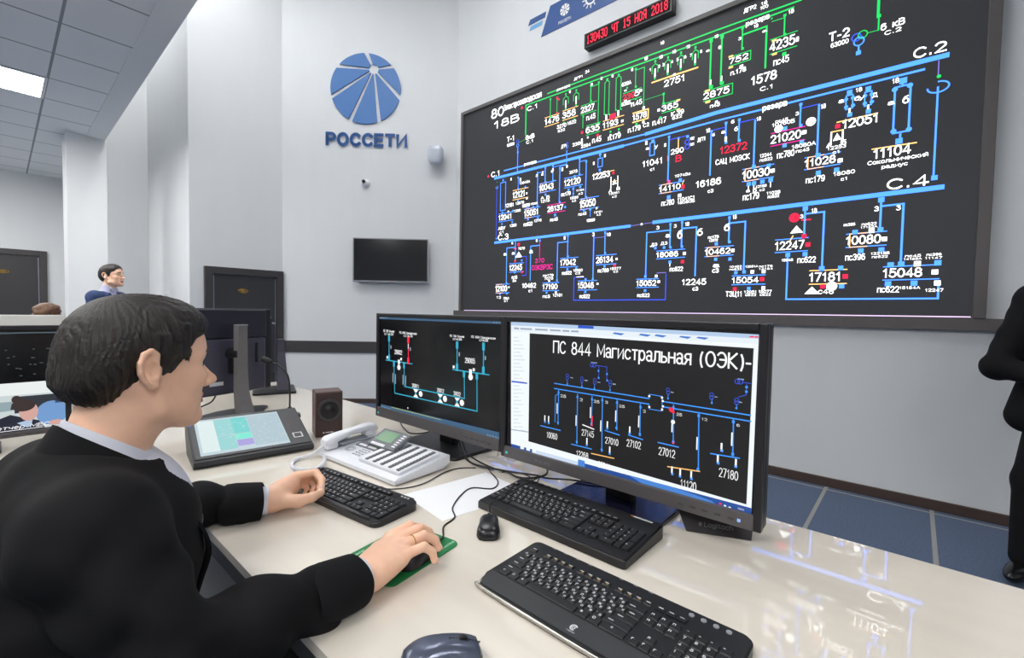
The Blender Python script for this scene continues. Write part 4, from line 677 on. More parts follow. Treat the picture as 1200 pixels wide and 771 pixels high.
# ================================================================== the room
M_wall = mat('wall_paper', (223, 225, 226), rough=0.85, var=0.025, scale=6, bump=0.25, bscale=160, stretch=(1, 1, 0.15))
M_ceilp = mat('painted_plaster', (226, 228, 230), rough=0.9, var=0.02)
M_dark = mat('dark_wenge_laminate', (62, 59, 60), rough=0.45, var=0.12, scale=30, stretch=(8, 8, 1))
M_frame = mat('grey_brown_frame', (96, 91, 90), rough=0.5, var=0.08, scale=25, stretch=(1, 6, 6))
M_base = mat('brown_baseboard', (74, 58, 52), rough=0.5, var=0.12, scale=20)
M_gold = mat('gold_emblem', (190, 150, 70), rough=0.35, metal=0.8)
M_silver = mat('silver_strip', (150, 152, 165), rough=0.35, metal=0.7)
M_white = mat('white_plastic', (232, 233, 236), rough=0.4, var=0.02)
M_black = mat('black_plastic', (24, 24, 27), rough=0.42, var=0.08)
M_blackg = mat('black_gloss', (12, 12, 15), rough=0.12, var=0.0)
M_dgrey = mat('dark_grey_plastic', (62, 62, 66), rough=0.45)
M_mgrey = mat('mid_grey_plastic', (128, 130, 136), rough=0.45)
M_rubber = mat('black_rubber', (18, 18, 20), rough=0.6)

def tile_mat(name, base, seam, size, width, ox, oy, rough=0.9, var=0.1, nscale=60, bump=0.0, size_x=None):
    size_x = size_x or size
    m = mat(name, base, rough=rough, var=var, scale=nscale, bump=bump, bscale=220)
    nt = m.node_tree
    b = nt.nodes['Principled BSDF']
    tc = nt.nodes.new('ShaderNodeTexCoord')
    mp = nt.nodes.new('ShaderNodeMapping')
    mp.inputs['Location'].default_value = (-ox / size_x, -oy / size, 0)
    mp.inputs['Scale'].default_value = (1 / size_x, 1 / size, 1)
    nt.links.new(tc.outputs['Object'], mp.inputs['Vector'])
    sep = nt.nodes.new('ShaderNodeSeparateXYZ')
    nt.links.new(mp.outputs['Vector'], sep.inputs[0])
    outs = []
    for ax in ('X', 'Y'):
        w = nt.nodes.new('ShaderNodeMath'); w.operation = 'PINGPONG'; w.inputs[1].default_value = 0.5
        nt.links.new(sep.outputs[ax], w.inputs[0])
        l = nt.nodes.new('ShaderNodeMath'); l.operation = 'LESS_THAN'; l.inputs[1].default_value = width / (size_x if ax == 'X' else size) / 2
        nt.links.new(w.outputs[0], l.inputs[0])
        outs.append(l)
    mxn = nt.nodes.new('ShaderNodeMath'); mxn.operation = 'MAXIMUM'
    nt.links.new(outs[0].outputs[0], mxn.inputs[0]); nt.links.new(outs[1].outputs[0], mxn.inputs[1])
    mx = nt.nodes.new('ShaderNodeMix'); mx.data_type = 'RGBA'
    old = b.inputs['Base Color'].links[0].from_socket
    nt.links.new(old, mx.inputs['A'])
    mx.inputs['B'].default_value = srgb(*seam)
    nt.links.new(mxn.outputs[0], mx.inputs['Factor'])
    nt.links.new(mx.outputs['Result'], b.inputs['Base Color'])
    return m

M_carpet = tile_mat('blue_carpet_tiles', (84, 98, 122), (150, 150, 146), 0.585, 0.022, 4.07, 0.455, var=0.45, nscale=90, bump=0.6, size_x=1.17)
M_tiles = tile_mat('grid_ceiling_tiles', (232, 234, 236), (150, 153, 156), 0.6, 0.018, 0.33, 5.28, var=0.05, nscale=150)

def structure(name, mb, m):
    return tag(mb.build(name, m), kind='structure')

ZT = 5.8
structure('floor', MB().box((-0.2, 3.1, -0.05), (9.2, 15.0, 0.1)), M_carpet)
structure('wall_right', MB().box((4.225, 0.3, 2.9), (0.15, 8.85, 5.8)), M_wall)
cA, cB = Vector((4.15, 4.726, 0)), Vector((2.548, 6.403, 0))
dL = (cB - cA).normalized()
nL = Vector((dL.y, -dL.x, 0))                       # away from the room
if nL.dot(Vector((1, 1, 0))) < 0: nL = -nL
FL = frame(cB, -dL)                                 # logo wall: local x runs to the right, z up, origin at its left foot
WL = (cA - cB).length
inw = -1 if (FL.to_3x3() @ Vector((0, 1, 0))).dot(nL) > 0 else 1   # sign of local y that points into the room
structure('wall_logo', MB().box((WL / 2, -inw * 0.075, 2.9), (WL, 0.15, 5.8), M=FL), M_wall)
structure('wall_far', MB().box((2.03, 6.478, 2.9), (1.06, 0.15, 5.8)), M_wall)
structure('wall_recess', MB().box((1.575, 7.558, 2.9), (0.15, 2.004, 5.8)), M_wall)
structure('wall_end', MB().box((1.28, 8.635, 2.9), (0.75, 0.15, 5.8)), M_wall)
structure('wall_return', MB().box((0.98, 9.55, 1.65), (0.15, 1.7, 3.3)), M_wall)
structure('wall_back', MB().box((-1.8, 10.475, 1.65), (5.5, 0.15, 3.3)), M_wall)
structure('wall_left', MB().box((-4.575, 3.1, 1.65), (0.15, 15.0, 3.3)), M_wall)
structure('wall_front', MB().box((-0.2, -4.275, 2.9), (9.2, 0.15, 5.8)), M_wall)
structure('column', MB().box((0.736, 7.72, 1.65), (0.361, 0.42, 3.3), bev=0.006), M_wall)
lc = MB().box((-1.83, 3.1, 3.4), (5.13, 15.0, 0.2))
structure('ceiling_low', lc, M_tiles)
structure('trim_ceiling_edge', MB().box((0.82, 3.1, 3.38), (0.17, 15.0, 0.17)), M_ceilp)
structure('wall_upper', MB().box((0.83, 3.1, 4.66), (0.15, 15.0, 2.28)), M_wall)
structure('ceiling_high', MB().box((2.6, 2.5, 5.85), (3.4, 13.6, 0.1)), M_ceilp)
structure('baseboard_right', MB().box((4.14, 0.3, 0.035), (0.02, 8.8, 0.07), bev=0.004), M_base)
structure('baseboard_logo', MB().box((WL / 2, inw * 0.009, 0.03), (WL - 0.02, 0.018, 0.06), M=FL, bev=0.004), M_base)
structure('baseboard_far', MB().box((1.57, 6.391, 0.035), (0.12, 0.018, 0.07)), M_base)
structure('trim_logo_wall', MB().box((WL / 2, inw * 0.01, 0.765), (WL - 0.02, 0.02, 0.155), M=FL, bev=0.003), M_dark)
structure('trim_screen_wall', MB().box((4.125, 1.25, 1.249), (0.05, 6.9, 0.078), bev=0.003), M_frame)

def door(name, x0, x1, y, top, ex, ez, face=-1):
    f = 0.085
    o = MB()
    o.box((x0 + f / 2, y - 0.02, top / 2), (f, 0.06, top), bev=0.004)
    o.box((x1 - f / 2, y - 0.02, top / 2), (f, 0.06, top), bev=0.004)
    o.box(((x0 + x1) / 2, y - 0.02, top - f / 2), (x1 - x0 - 2 * f, 0.06, f), bev=0.004)
    root = structure(name, o, M_dark)
    MB().box(((x0 + x1) / 2, y - 0.004, (top - f) / 2), (x1 - x0 - 2 * f - 0.004, 0.03, top - f - 0.01)).build('door_leaf', mat('door_leaf_dark', (56, 55, 57), rough=0.4, var=0.1, scale=40, stretch=(6, 6, 1)), root)
    s = MB()
    for x in (x0 + f + 0.012, x1 - f - 0.012):
        s.box((x, y - 0.022, (top - f) / 2), (0.010, 0.008, top - f - 0.04))
    s.build('metal_edge', M_silver, root)
    e = MB()
    for k in (1.0, 0.55):
        pts = [(math.cos(a) * 0.055 * k * (abs(math.cos(a)) ** .4), 0, math.sin(a) * 0.026 * k) for a in [2 * PI * i / 20 for i in range(21)]]
        e.tube([Vector((ex, y - 0.024, ez)) + Vector(p) for p in pts], 0.004, 6, caps=False)
    e.ball((ex, y - 0.024, ez), (0.012, 0.004, 0.010))
    e.build('emblem', M_gold, root, smooth=True)
    h = MB()
    hx = x1 - f - 0.07
    h.cyl((hx, y - 0.018, 0.98), (hx, y - 0.06, 0.98), 0.012).tube([(hx, y - 0.06, 0.98), (hx - 0.05, y - 0.062, 0.98), (hx - 0.12, y - 0.06, 0.98)], 0.009)
    h.cyl((hx, y - 0.018, 0.98), (hx, y - 0.028, 0.98), 0.026)
    h.build('door_handle', M_silver, root, smooth=True, angle=40)
    return root
door('door_1', 1.641, 2.545, 6.40, 1.768, 2.06, 1.486)
door('door_2', -0.48, 0.53, 10.40, 2.112, 0.064, 1.763)

# ------------------------------------------------------------------ ceiling lights
M_lamp = glow('lamp_diffuser', (255, 253, 250), 34.0)
M_lamph = glow('lamp_diffuser_high', (252, 252, 252), 16.0)
def ceiling_light(label, x, y, z, m, s=0.6, group=None):
    t = thing('ceiling_light', label, 'light', (x, y, z), group=group)
    f = MB()
    for k in (-1, 1):
        f.box((k * (s / 2 - 0.012), 0, -0.006), (0.024, s, 0.012))
        f.box((0, k * (s / 2 - 0.012), -0.006), (s - 0.048, 0.024, 0.012))
    f.build('light_frame', M_white, t)
    MB().box((0, 0, -0.004), (s - 0.048, s - 0.048, 0.006)).build('diffuser', m, t)
    return t
ceiling_light('white square ceiling panel glowing in the low tiled ceiling', 0.03, 6.18, 3.3, M_lamp)
lg = 'unseen square lamps added to the low ceiling'
for x, y in ((-1.17, 6.18), (-0.57, 8.58), (-1.77, 8.58), (-2.37, 4.98), (-1.17, 2.58), (-1.17, 0.78), (-2.37, -0.42), (-0.57, -1.62), (-0.57, -2.82)):  # unseen panels added to brighten the back wall, right wall, desk and people
    ceiling_light('unseen square panel lamp added in the low tiled ceiling to brighten the room', x, y, 3.3, M_lamp, group=lg)
hg = 'unseen square lamps added to the high ceiling'
for x, y in ((1.3, 5.75), (1.3, 7.5), (1.5, 4.1), (1.5, 3.2), (2.4, 2.9), (1.5, 2.3), (3.2, 0.5)):  # unseen lamps added to brighten the walls; the first follows the far wall's glow
    ceiling_light('unseen square panel lamp added in the high ceiling to brighten the room', x, y, 5.8, M_lamph, 0.7, group=hg)

# ================================================================== things on the walls
def onlogo(px, pz, d=0.0):
    """point on the logo wall: px metres from its left corner, pz up, d out into the room"""
    return FL @ Vector((px, inw * d, pz))
def lx(p):
    return (FL.inverted() @ Vector(p)).x

# television: bezel and panel
def television(x0, x1, z0, z1):
    cx, cz, w, h = (x0 + x1) / 2, (z0 + z1) / 2, x1 - x0, z1 - z0
    base = FL @ Matrix.Translation((cx, 0, cz))
    t = thing('television', 'black flat television with thin silver bezel mounted on the white wall below the blue logo', 'television')
    t.matrix_world = base
    y = inw
    MB().box((0, y * 0.045, 0), (w - 0.02, 0.05, h - 0.02), bev=0.008).build('back_case', M_black, t)
    b = MB()
    for k in (-1, 1):
        b.box((k * (w / 2 - 0.006), y * 0.082, 0), (0.012, 0.03, h))
    b.box((0, y * 0.082, h / 2 - 0.006), (w - 0.024, 0.03, 0.012))
    b.box((0, y * 0.082, -h / 2 + 0.011), (w - 0.024, 0.03, 0.022))
    b.build('bezel', mat('tv_bezel', (150, 152, 158), rough=0.3, metal=0.7), t)
    MB().box((0, y * 0.085, 0.006), (w - 0.024, 0.016, h - 0.032)).build('screen', mat('tv_screen', (22, 23, 27), rough=0.16, var=0), t)
    MB().box((0, y * 0.099, -h / 2 + 0.010), (0.02, 0.004, 0.006)).build('power_light', glow('tv_red', (210, 60, 60), 0.8), t)
    MB().box((0, y * 0.011, 0), (w * .4, 0.018, h * .5)).build('wall_mount', M_dgrey, t)
tvx0, tvx1 = lx((3.221, 5.722, 0)), lx((3.883, 4.94, 0))
television(tvx0 + .01, tvx1 - .015, 1.648, 2.232)

# company logo: raised disc of wedges and raised letters
M_logo = mat('logo_blue', (66, 116, 178), rough=0.45, var=0.03)
lg_t = thing('wall_logo', 'blue round emblem of ray-cut wedges above raised blue letters on white wall', 'sign')
lgc = Vector((lx((3.371, 5.665, 0)), 0, 4.218)); rad = 0.463
lg_t.matrix_world = FL @ Matrix.Translation(lgc)
S_ = 2 * rad / 463.0
hub = Vector(((418 - 365) * S_ , (290 - 160) * S_ * .985))
ends = [Vector(((x - 365) * S_, (290 - y) * S_)) for x, y in ((365, 47), (543, 138), (590, 340), (455, 508), (262, 508), (140, 350), (180, 148))]
dirs = [(e - hub).normalized() for e in ends]
wd = MB()
Mz = Matrix.Rotation(PI / 2, 4, 'X')               # local xy -> wall xz
if inw > 0: Mz = Matrix.Rotation(PI / 2, 4, 'X')
def circ_hit(p, d, r):
    b = p.dot(d); c = p.dot(p) - r * r
    return -b + math.sqrt(max(0, b * b - c))
for i in range(7):
    d1, d2 = dirs[i], dirs[(i + 1) % 7]           # clockwise order
    n1 = Vector((d1.y, -d1.x)); n2 = Vector((-d2.y, d2.x))
    h0, h1 = 0.013, 0.026
    def edge(d, n):
        L1 = circ_hit(hub, d, rad)
        a = hub + d * 0.062 + n * h0
        e = hub + d * L1 + n * h1
        dd = (e - a).normalized()
        e = a + dd * circ_hit(a, dd, rad)
        return a, e
    a1, e1 = edge(d1, n1); a2, e2 = edge(d2, n2)
    t1 = math.atan2(e1.y, e1.x); t2 = math.atan2(e2.y, e2.x)
    while t2 > t1: t2 -= 2 * PI
    k = max(4, int((t1 - t2) / 0.09))
    arc = [Vector((rad * math.cos(t1 + (t2 - t1) * j / k), rad * math.sin(t1 + (t2 - t1) * j / k))) for j in range(k + 1)]
    s1 = math.atan2((a1 - hub).y, (a1 - hub).x); s2 = math.atan2((a2 - hub).y, (a2 - hub).x)
    while s2 > s1: s2 -= 2 * PI
    ra = (a1 - hub).length
    inner = [hub + Vector((ra * math.cos(s2 + (s1 - s2) * j / 4), ra * math.sin(s2 + (s1 - s2) * j / 4))) for j in range(1, 4)] if (s1 - s2) < 3 else []
    pl = [a1] + arc + [a2] + inner
    wd.prism([(p.x, p.y) for p in pl], 0.004, 0.022, M=Matrix.Rotation(PI / 2, 4, 'X'))
# prism z now points along -y of the wall frame; flip when the room lies on +y
ob = wd.build('emblem', M_logo, lg_t)
if inw > 0: ob.scale.y = -1
lt = bmesh.new()
tx0, tx1 = lx((3.004, 6.032, 0)) - lgc.x, lx((3.721, 5.236, 0)) - lgc.x
lettering(lt, 'РОССЕТИ', tx0 + .015, 3.452 - lgc.z, 0.185, tx1 - tx0 - .03, bold=.23, gap=.3)
bmesh.ops.solidify(lt, geom=lt.faces, thickness=0.018)
bmesh.ops.transform(lt, matrix=Matrix.Rotation(PI / 2, 4, 'X'), verts=lt.verts)
zz = [v.co.y for v in lt.verts]
sh = (-0.022 - min(zz)) if inw < 0 else (0.004 - min(zz))
bmesh.ops.translate(lt, vec=(0, sh, 0), verts=lt.verts)
q = MB(); q.bm.free(); q.bm = lt
q.build('letters', M_logo, lg_t)

# dome camera under the logo
def dome_camera(p):
    t = thing('dome_camera', 'small white dome camera with black lens on wall under the blue letters', 'camera')
    t.matrix_world = FL @ Matrix.Translation((lx(p), 0, 2.973))
    y = inw
    MB().cyl((0, 0, 0), (0, y * 0.03, 0), 0.055, 0.052, 28).build('base', M_white, t, smooth=True, angle=40)
    MB().ball((0, y * 0.03, 0), (0.048, 0.042, 0.048), u=24, v=14).build('dome', M_white, t, smooth=True)
    MB().cyl((-0.012, y * 0.055, 0.008), (-0.014, y * 0.082, 0.01), 0.026, 0.022, 20).ball((-0.014, y * 0.08, 0.01), (0.02, 0.01, 0.02)).build('lens', M_blackg, t, smooth=True, angle=40)
dome_camera((3.342, 5.627, 0))

# wall loudspeaker
def wall_speaker(p):
    t = thing('wall_speaker', 'small rounded white loudspeaker fixed to the wall beside the video wall', 'loudspeaker')
    t.matrix_world = FL @ Matrix.Translation((lx(p), 0, 3.335))
    y = inw
    rows = []
    for z in [-.105 + .21 * k / 10 for k in range(11)]:
        s = (1 - (abs(z) / .118) ** 4) ** .25
        pr = rrect(0.205 * s * (1.0 + z * .5), 0.15 * s, 0.06 * s, 5)
        rows.append([(px, y * (0.12 + py), z) for px, py in pr])
    b = MB(); g = b.grid(rows, closed=True)
    b.bm.faces.new(g[0]); b.bm.faces.new(g[-1])
    b.build('cabinet', mat('speaker_white', (206, 212, 222), rough=0.45, var=0.02), t, smooth=True, angle=50)
    MB().cyl((0, 0, 0), (0, y * 0.06, 0), 0.03).box((0, y * 0.008, 0), (0.07, 0.014, 0.11)).build('bracket', M_mgrey, t)
    gr = MB()
    for k in range(9):
        gr.box((-0.064 + k * 0.016, y * 0.1965, 0.0), (0.003, 0.004, 0.12))
    gr.build('grille', mat('speaker_grille', (178, 186, 198), rough=0.5), t)
wall_speaker((3.976, 4.931, 0))

# light switch in the recess
t = thing('wall_switch', 'small white switch box on the recessed wall behind the standing person in blue suit', 'switch', (1.5, 7.42, 1.42))
MB().box((-0.012, 0, 0), (0.022, 0.16, 0.10), bev=0.004).build('plate', M_white, t)
MB().box((-0.026, 0, 0), (0.006, 0.11, 0.06), bev=0.002).build('rocker', mat('switch_grey', (205, 208, 212), rough=0.4), t)

# ------------------------------------------------------------------ video wall
def disp_mats(k):
    P = dict(w=(255, 255, 255), g=(20, 200, 90), b=(60, 150, 250), B=(60, 90, 225), r=(250, 30, 70), R=(150, 10, 50), m=(235, 20, 150), o=(250, 190, 110),
             p=(120, 110, 200), v=(225, 200, 240), W=(236, 243, 250), k=(12, 12, 16), s=(176, 200, 228), s2=(226, 234, 242), s3=(60, 120, 200), n=(30, 80, 200), N=(28, 74, 150),
             t2=(150, 165, 180), t3=(214, 220, 228), L=(70, 130, 210), L2=(200, 215, 235), c=(58, 92, 124), y=(150, 165, 110), b2=(110, 150, 190), e=(50, 165, 195))
    return P
def display_graphics(prefix, data, root, place, strength, wscale=1.0, lift=0.0012, bold=.15):
    pal = disp_mats(0)
    cols = sorted({d[1] for d in data})
    if prefix == 'wall_pixel':                       # the LED wall is far brighter than the desk monitors
        pal.update(b=(64, 128, 250), B=(46, 74, 228), w=(255, 255, 255))
    boost = dict(w=2.6, b=2.5, B=2.2, o=2.0) if prefix == 'wall_pixel' else {}
    mats = [glow('%s_%s' % (prefix, c if c.islower() else c.lower() + 'x'), pal[c], boost.get(c, strength)) for c in cols]
    ix = {c: i for i, c in enumerate(cols)}
    g, t = bmesh.new(), bmesh.new()
    lay = {'Q': 0.0, 'L': 0.3, 'R': 0.5, 'S': 0.7, 'D': 0.8}
    nq = 0
    for d in data:
        k, c = d[0], ix[d[1]]
        if k == 'T':
            _, _, s, u, v, h, w = d
            if h <= 0 or w <= 0: continue
            lettering(t, s, u, v, h, w, bold=bold, mi=c, M=place @ Matrix.Translation((0, 0, lift * 2.2)))
            continue
        z = lift * (1 + lay[k])
        if k == 'Q':
            nq += 1
            z = lift * (0.1 + 0.004 * nq)
        Mz = place @ Matrix.Translation((0, 0, z))
        if k == 'L':
            p = [(d[i], d[i + 1]) for i in range(3, len(d), 2)]
            ribbon(g, p, d[2] * wscale, c, Mz)
            continue
        if k == 'Q':
            p = [(d[i], d[i + 1]) for i in range(2, len(d), 2)]
        elif k == 'S':
            _, _, u, v, w, h = d
            w *= wscale; h *= wscale
            p = [(u - w / 2, v - h / 2), (u + w / 2, v - h / 2), (u + w / 2, v + h / 2), (u - w / 2, v + h / 2)]
        elif k == 'D':
            _, _, u, v, r, rh = d
            r *= wscale; rh *= wscale
            p = [(u + r * math.cos(2 * PI * i / 20), v + rh * math.sin(2 * PI * i / 20)) for i in range(20)]
        elif k == 'R':
            _, _, w, u, v, r, rh, a0, a1 = d
            n = 20; w *= wscale; r *= wscale; rh *= wscale
            ribbon(g, [(u + r * math.cos(R(a0 + (a1 - a0) * i / n)), v + rh * math.sin(R(a0 + (a1 - a0) * i / n))) for i in range(n + 1)], w, c, Mz)
            continue
        f = g.faces.new([g.verts.new(Mz @ Vector((x, y, 0))) for x, y in p])
        f.material_index = c
    for bm, nm in ((g, 'diagram'), (t, 'lettering')):
        me = bpy.data.meshes.new(nm)
        bm.to_mesh(me); bm.free()
        for mm in mats: me.materials.append(mm)
        o = bpy.data.objects.new(nm, me); COL.objects.link(o); o.parent = root

vw = thing('video_wall', 'huge black display wall glowing with green and blue power grid diagram above the monitors', 'display', (4.15, 2.1, 1.285))
inv = Matrix.Translation((-4.15, -2.1, -1.285))
YL, YR, ZB, ZT2 = 4.544, -0.270, 1.287, 3.849
f = MB()
f.box((4.12, YL + 0.021, (ZB + ZT2) / 2 + .02), (0.058, 0.042, ZT2 - ZB + 0.04), M=inv, bev=0.003)
f.box((4.12, YR - 0.03, (ZB + ZT2) / 2 + .02), (0.058, 0.06, ZT2 - ZB + 0.04), M=inv, bev=0.003)
f.box((4.12, (YL + YR) / 2, ZT2 + 0.021), (0.058, YL - YR, 0.042), M=inv, bev=0.003)
f.build('frame', M_frame, vw)
MB().box((4.133, (YL + YR) / 2, (ZB + ZT2) / 2), (0.022, YL - YR, ZT2 - ZB), M=inv).build('screen', glow('video_wall_black', (44, 45, 49), 1.0), vw)
place = inv @ Matrix(((0, 0, -1, 4.1205), (-1, 0, 0, 4.6), (0, 1, 0, 0), (0, 0, 0, 1)))
display_graphics('wall_pixel', WALL_DIAGRAM, vw, place, 1.5, wscale=0.58, bold=.14)

# ------------------------------------------------------------------ LED clock and banner over the video wall
ck = thing('led_clock', 'long black clock box with red dot digits above the video wall', 'clock', (4.15, 2.2, 4.0))
MB().box((-0.05, 0, 0.078), (0.09, 0.93, 0.15), bev=0.006).build('case', M_black, ck)
MB().box((-0.0965, 0, 0.078), (0.004, 0.885, 0.115)).build('window', mat('clock_window', (14, 12, 14), rough=0.6, spec=0.15, var=0), ck)
MB().box((-0.004, 0, 0.078), (0.008, 0.6, 0.1)).build('wall_plate', M_dgrey, ck)
FONT5 = {'0': '01110100011000110001100011000101110', '1': '00100011000010000100001000010001110', '3': '11111000010001000110000011000101110', '4': '00010001100101010010111110001000010',
         '5': '11111100001111000001000011000101110', '2': '01110100010000100010001000100011111', '8': '01110100011000101110100011000101110', 'Ч': '10001100011000101111000010000100001',
         'Т': '11111001000010000100001000010000100', 'Н': '10001100011000111111100011000110001', 'О': '01110100011000110001100011000101110', 'Я': '01111100011000101111001010100110001', ' ': '0' * 35, ':': '0' * 35}
s = '130430 ЧТ 15 НОЯ 2018'
pitch_y = 0.86 / (len(s) * 6)
dg = None
for i, ch in enumerate(s + ' '):
    if ch == ' ':
        if dg: dg.build('digits', glow('led_red', (255, 20, 60), 2.2), ck)
        dg = None
        continue
    dg = dg or MB()
    for k, bit in enumerate(FONT5[ch]):
        if bit == '1':
            r_, c_ = divmod(k, 5)
            dg.box((-0.0995, 0.43 - (i * 6 + c_ + .5) * pitch_y, 0.078 + (3 - r_) * 0.0125), (0.002, pitch_y * .85, 0.0105))

bn = thing('banner', 'blue slanted banner with white emblems and stripe tails high above the video wall', 'banner', (4.15, 2.4, 4.4))
bi = Matrix.Translation((-4.15, -2.4, -4.4))
bp = bi @ Matrix(((0, 0, -1, 4.15), (-1, 0, 0, 4.6), (0, 1, 0, 0), (0, 0, 0, 1)))
b0 = MB().prism([(1.295, 4.405), (4.4, 4.405), (4.4, 4.70), (1.42, 4.70)], 0.001, 0.006, M=bp)
b0.build('panel', mat('banner_blue', (44, 82, 142), rough=0.5, var=0.02), bn)
st = MB()
st.prism([(1.10, 4.605), (1.345, 4.605), (1.36, 4.665), (1.13, 4.665)], 0.001, 0.005, M=bp)
st.build('dark_stripe', mat('banner_dark', (50, 84, 140), rough=0.5, var=0.02), bn)
st = MB()
st.prism([(1.12, 4.54), (1.30, 4.54), (1.315, 4.585), (1.14, 4.585)], 0.001, 0.005, M=bp)
st.build('light_stripe', mat('banner_light', (110, 170, 215), rough=0.5, var=0.02), bn)
M_bw = mat('banner_white', (235, 235, 235), rough=0.5, var=0)
def banner_part(name, em):
    me = bpy.data.meshes.new(name); em.to_mesh(me); em.free(); me.materials.append(M_bw)
    o = bpy.data.objects.new(name, me); COL.objects.link(o); o.parent = bn
em = bmesh.new()
Me = bp @ Matrix.Translation((0, 0, 0.0072))
for k in range(8):
    a = 2 * PI * k / 8 + .2
    f_ = em.faces.new([em.verts.new(Me @ Vector((1.62 + 0.062 * r * math.cos(a + b), 4.575 + 0.062 * r * math.sin(a + b), 0))) for r, b in ((.12, 0.1), (1, 0.08), (1, .38), (1, .68), (.12, .66))])
lettering(em, 'РОССЕТИ', 1.54, 4.445, 0.032, 0.16, M=Me)
banner_part('round_emblem', em); em = bmesh.new()
ribbon(em, [(1.95 + 0.06 * math.cos(2 * PI * i / 24), 4.56 + 0.06 * math.sin(2 * PI * i / 24)) for i in range(25)], 0.02, 0, Me)
for k in range(12):
    a = 2 * PI * k / 12
    ribbon(em, [(1.95 + r * math.cos(a), 4.56 + r * math.sin(a)) for r in (.078, .1)], 0.012, 0, Me)
lettering(em, 'СО', 1.92, 4.545, 0.03, 0.06, M=Me)
banner_part('sun_emblem', em); em = bmesh.new()
lettering(em, 'МОЭСК', 2.13, 4.50, 0.15, 0.72, bold=.2, M=Me, slant=.2)
banner_part('lettering', em)

# ================================================================== control desk
def desk_material():
    m = mat('maple_laminate', (224, 216, 203), rough=0.02, var=0.05, scale=3.0, stretch=(9, 1.2, 1), coat=0.0, ior=1.85, spec=0.5, bump=0.0)
    return m
M_desk = desk_material()
M_edge = mat('desk_edge_grey', (70, 72, 74), rough=0.5)
desk = thing('control_desk', 'large glossy pale maple control desk with dark edge carrying the monitors and keyboards', 'desk', (0.8, 1.2, 0))
di = Matrix.Translation((-0.8, -1.2, 0))
XN, XF, ZD = 0.325, 1.335, 0.75
out = [(XN, -1.2), (XF, -1.2), (XF, 3.42), (-1.7, 3.42), (-1.7, 2.12), (0.02, 2.12), (0.15, 2.08), (0.26, 1.95), (XN, 1.75)]
MB().prism(out, ZD - 0.022, ZD, M=di, bev=0.002).build('desk_top', M_desk, desk)
e = MB()
ins = [(x + (0.008 if x < 1 and y < 3 else -0.008), y) for x, y in out]
e.prism([(XN + .004, -1.19), (XF - .006, -1.19), (XF - .006, 3.41), (-1.69, 3.41), (-1.69, 2.13), (0.03, 2.13), (0.16, 2.09), (0.27, 1.955), (XN + .004, 1.755)], ZD - 0.062, ZD - 0.0225, M=di)
e.build('desk_edge', M_edge, desk)
for x, y, sx, sy in ((XF - 0.06, 1.0, 0.03, 4.2), ):
    MB().box((x, y, 0.344), (sx, sy, 0.688), M=di).build('back_panel', mat('desk_panel_grey', (150, 152, 155), rough=0.5), desk)
for y in (-1.1, 2.2, 3.3):
    MB().box((0.82, y, 0.344), (0.8, 0.03, 0.688), M=di).build('side_panel', mat('desk_panel_grey'), desk)
MB().box((-1.6, 2.8, 0.344), (0.03, 1.1, 0.688), M=di).build('side_panel', mat('desk_panel_grey'), desk)

# white privacy screen at the back of the left wing
MB0 = MB().box((-0.62, 3.0, 0.99), (1.66, 0.03, 0.478), bev=0.004)
tag(MB0.build('desk_divider', mat('divider_white', (226, 226, 222), rough=0.45, var=0.03)), 'white low divider panel standing on the left wing of desk behind a monitor', 'divider')

# ------------------------------------------------------------------ monitors
M_mon = mat('monitor_black', (26, 25, 30), rough=0.38, var=0.05)
M_chin = mat('monitor_chin', (86, 82, 84), rough=0.38, var=0.04)
def monitor(name, label, x, y, rz, w, h, zb, chin, group=None, base=(0.30, 0.21), base_off=0.09, screen_m=None, depth=0.045, stand_w=0.085, stand_m=None, base_m=None, zdesk=None, bevel=0.010):
    """local frame: x to the right seen from the front, front faces -y, z up; origin on the desk under the panel"""
    zd = zdesk or ZD
    t = thing(name, label, 'monitor', (x, y, zd + 0.001), rz, group)
    z0 = zb - zd; zc = z0 + h / 2
    bz = 0.017
    c = MB().box((0, depth / 2 + 0.006, zc), (w, depth - 0.012, h), bev=0.006)
    c.box((0, depth + 0.012, zc - 0.01), (w * 0.72, 0.03, h * 0.62), bev=0.012)
    c.build('back_case', M_mon, t)
    b = MB()
    for k in (-1, 1):
        b.box((k * (w / 2 - bz / 2), 0.004, zc), (bz, 0.020, h), bev=0.003)
    b.box((0, 0.004, z0 + h - bz / 2), (w - 2 * bz, 0.020, bz), bev=0.003)
    b.build('bezel', M_mon, t)
    ch = MB().box((0, 0.003, z0 + chin / 2), (w - 2 * bz + 0.004, 0.021, chin), bev=0.003)
    ch.build('chin', M_chin, t)
    MB().box((0, 0.008, (z0 + chin + z0 + h - bz) / 2), (w - 2 * bz, 0.014, h - chin - bz)).build('screen', screen_m or mat('monitor_panel', (14, 15, 19), rough=0.22, var=0), t)
    bt = MB()
    for k in range(5):
        bt.box((w / 2 - 0.06 - k * 0.028, -0.0085, z0 + chin * .45), (0.012, 0.003, 0.003))
    bt.build('buttons', M_dgrey, t)
    # stand
    st = MB()
    st.box((0, depth + 0.045, (zc - 0.02) / 2 + 0.006), (stand_w, 0.03, zc - 0.02), bev=0.006)
    st.box((0, depth + 0.028, zc - 0.03), (0.12, 0.03, 0.12), bev=0.01)
    st.build('stand', stand_m or M_black, t)
    bw, bd = base
    MB().prism(rrect(bw, bd, 0.02, 4, 0, base_off), 0.0, 0.011, bev=0.003).build('base', base_m or M_black, t)
    return t, z0
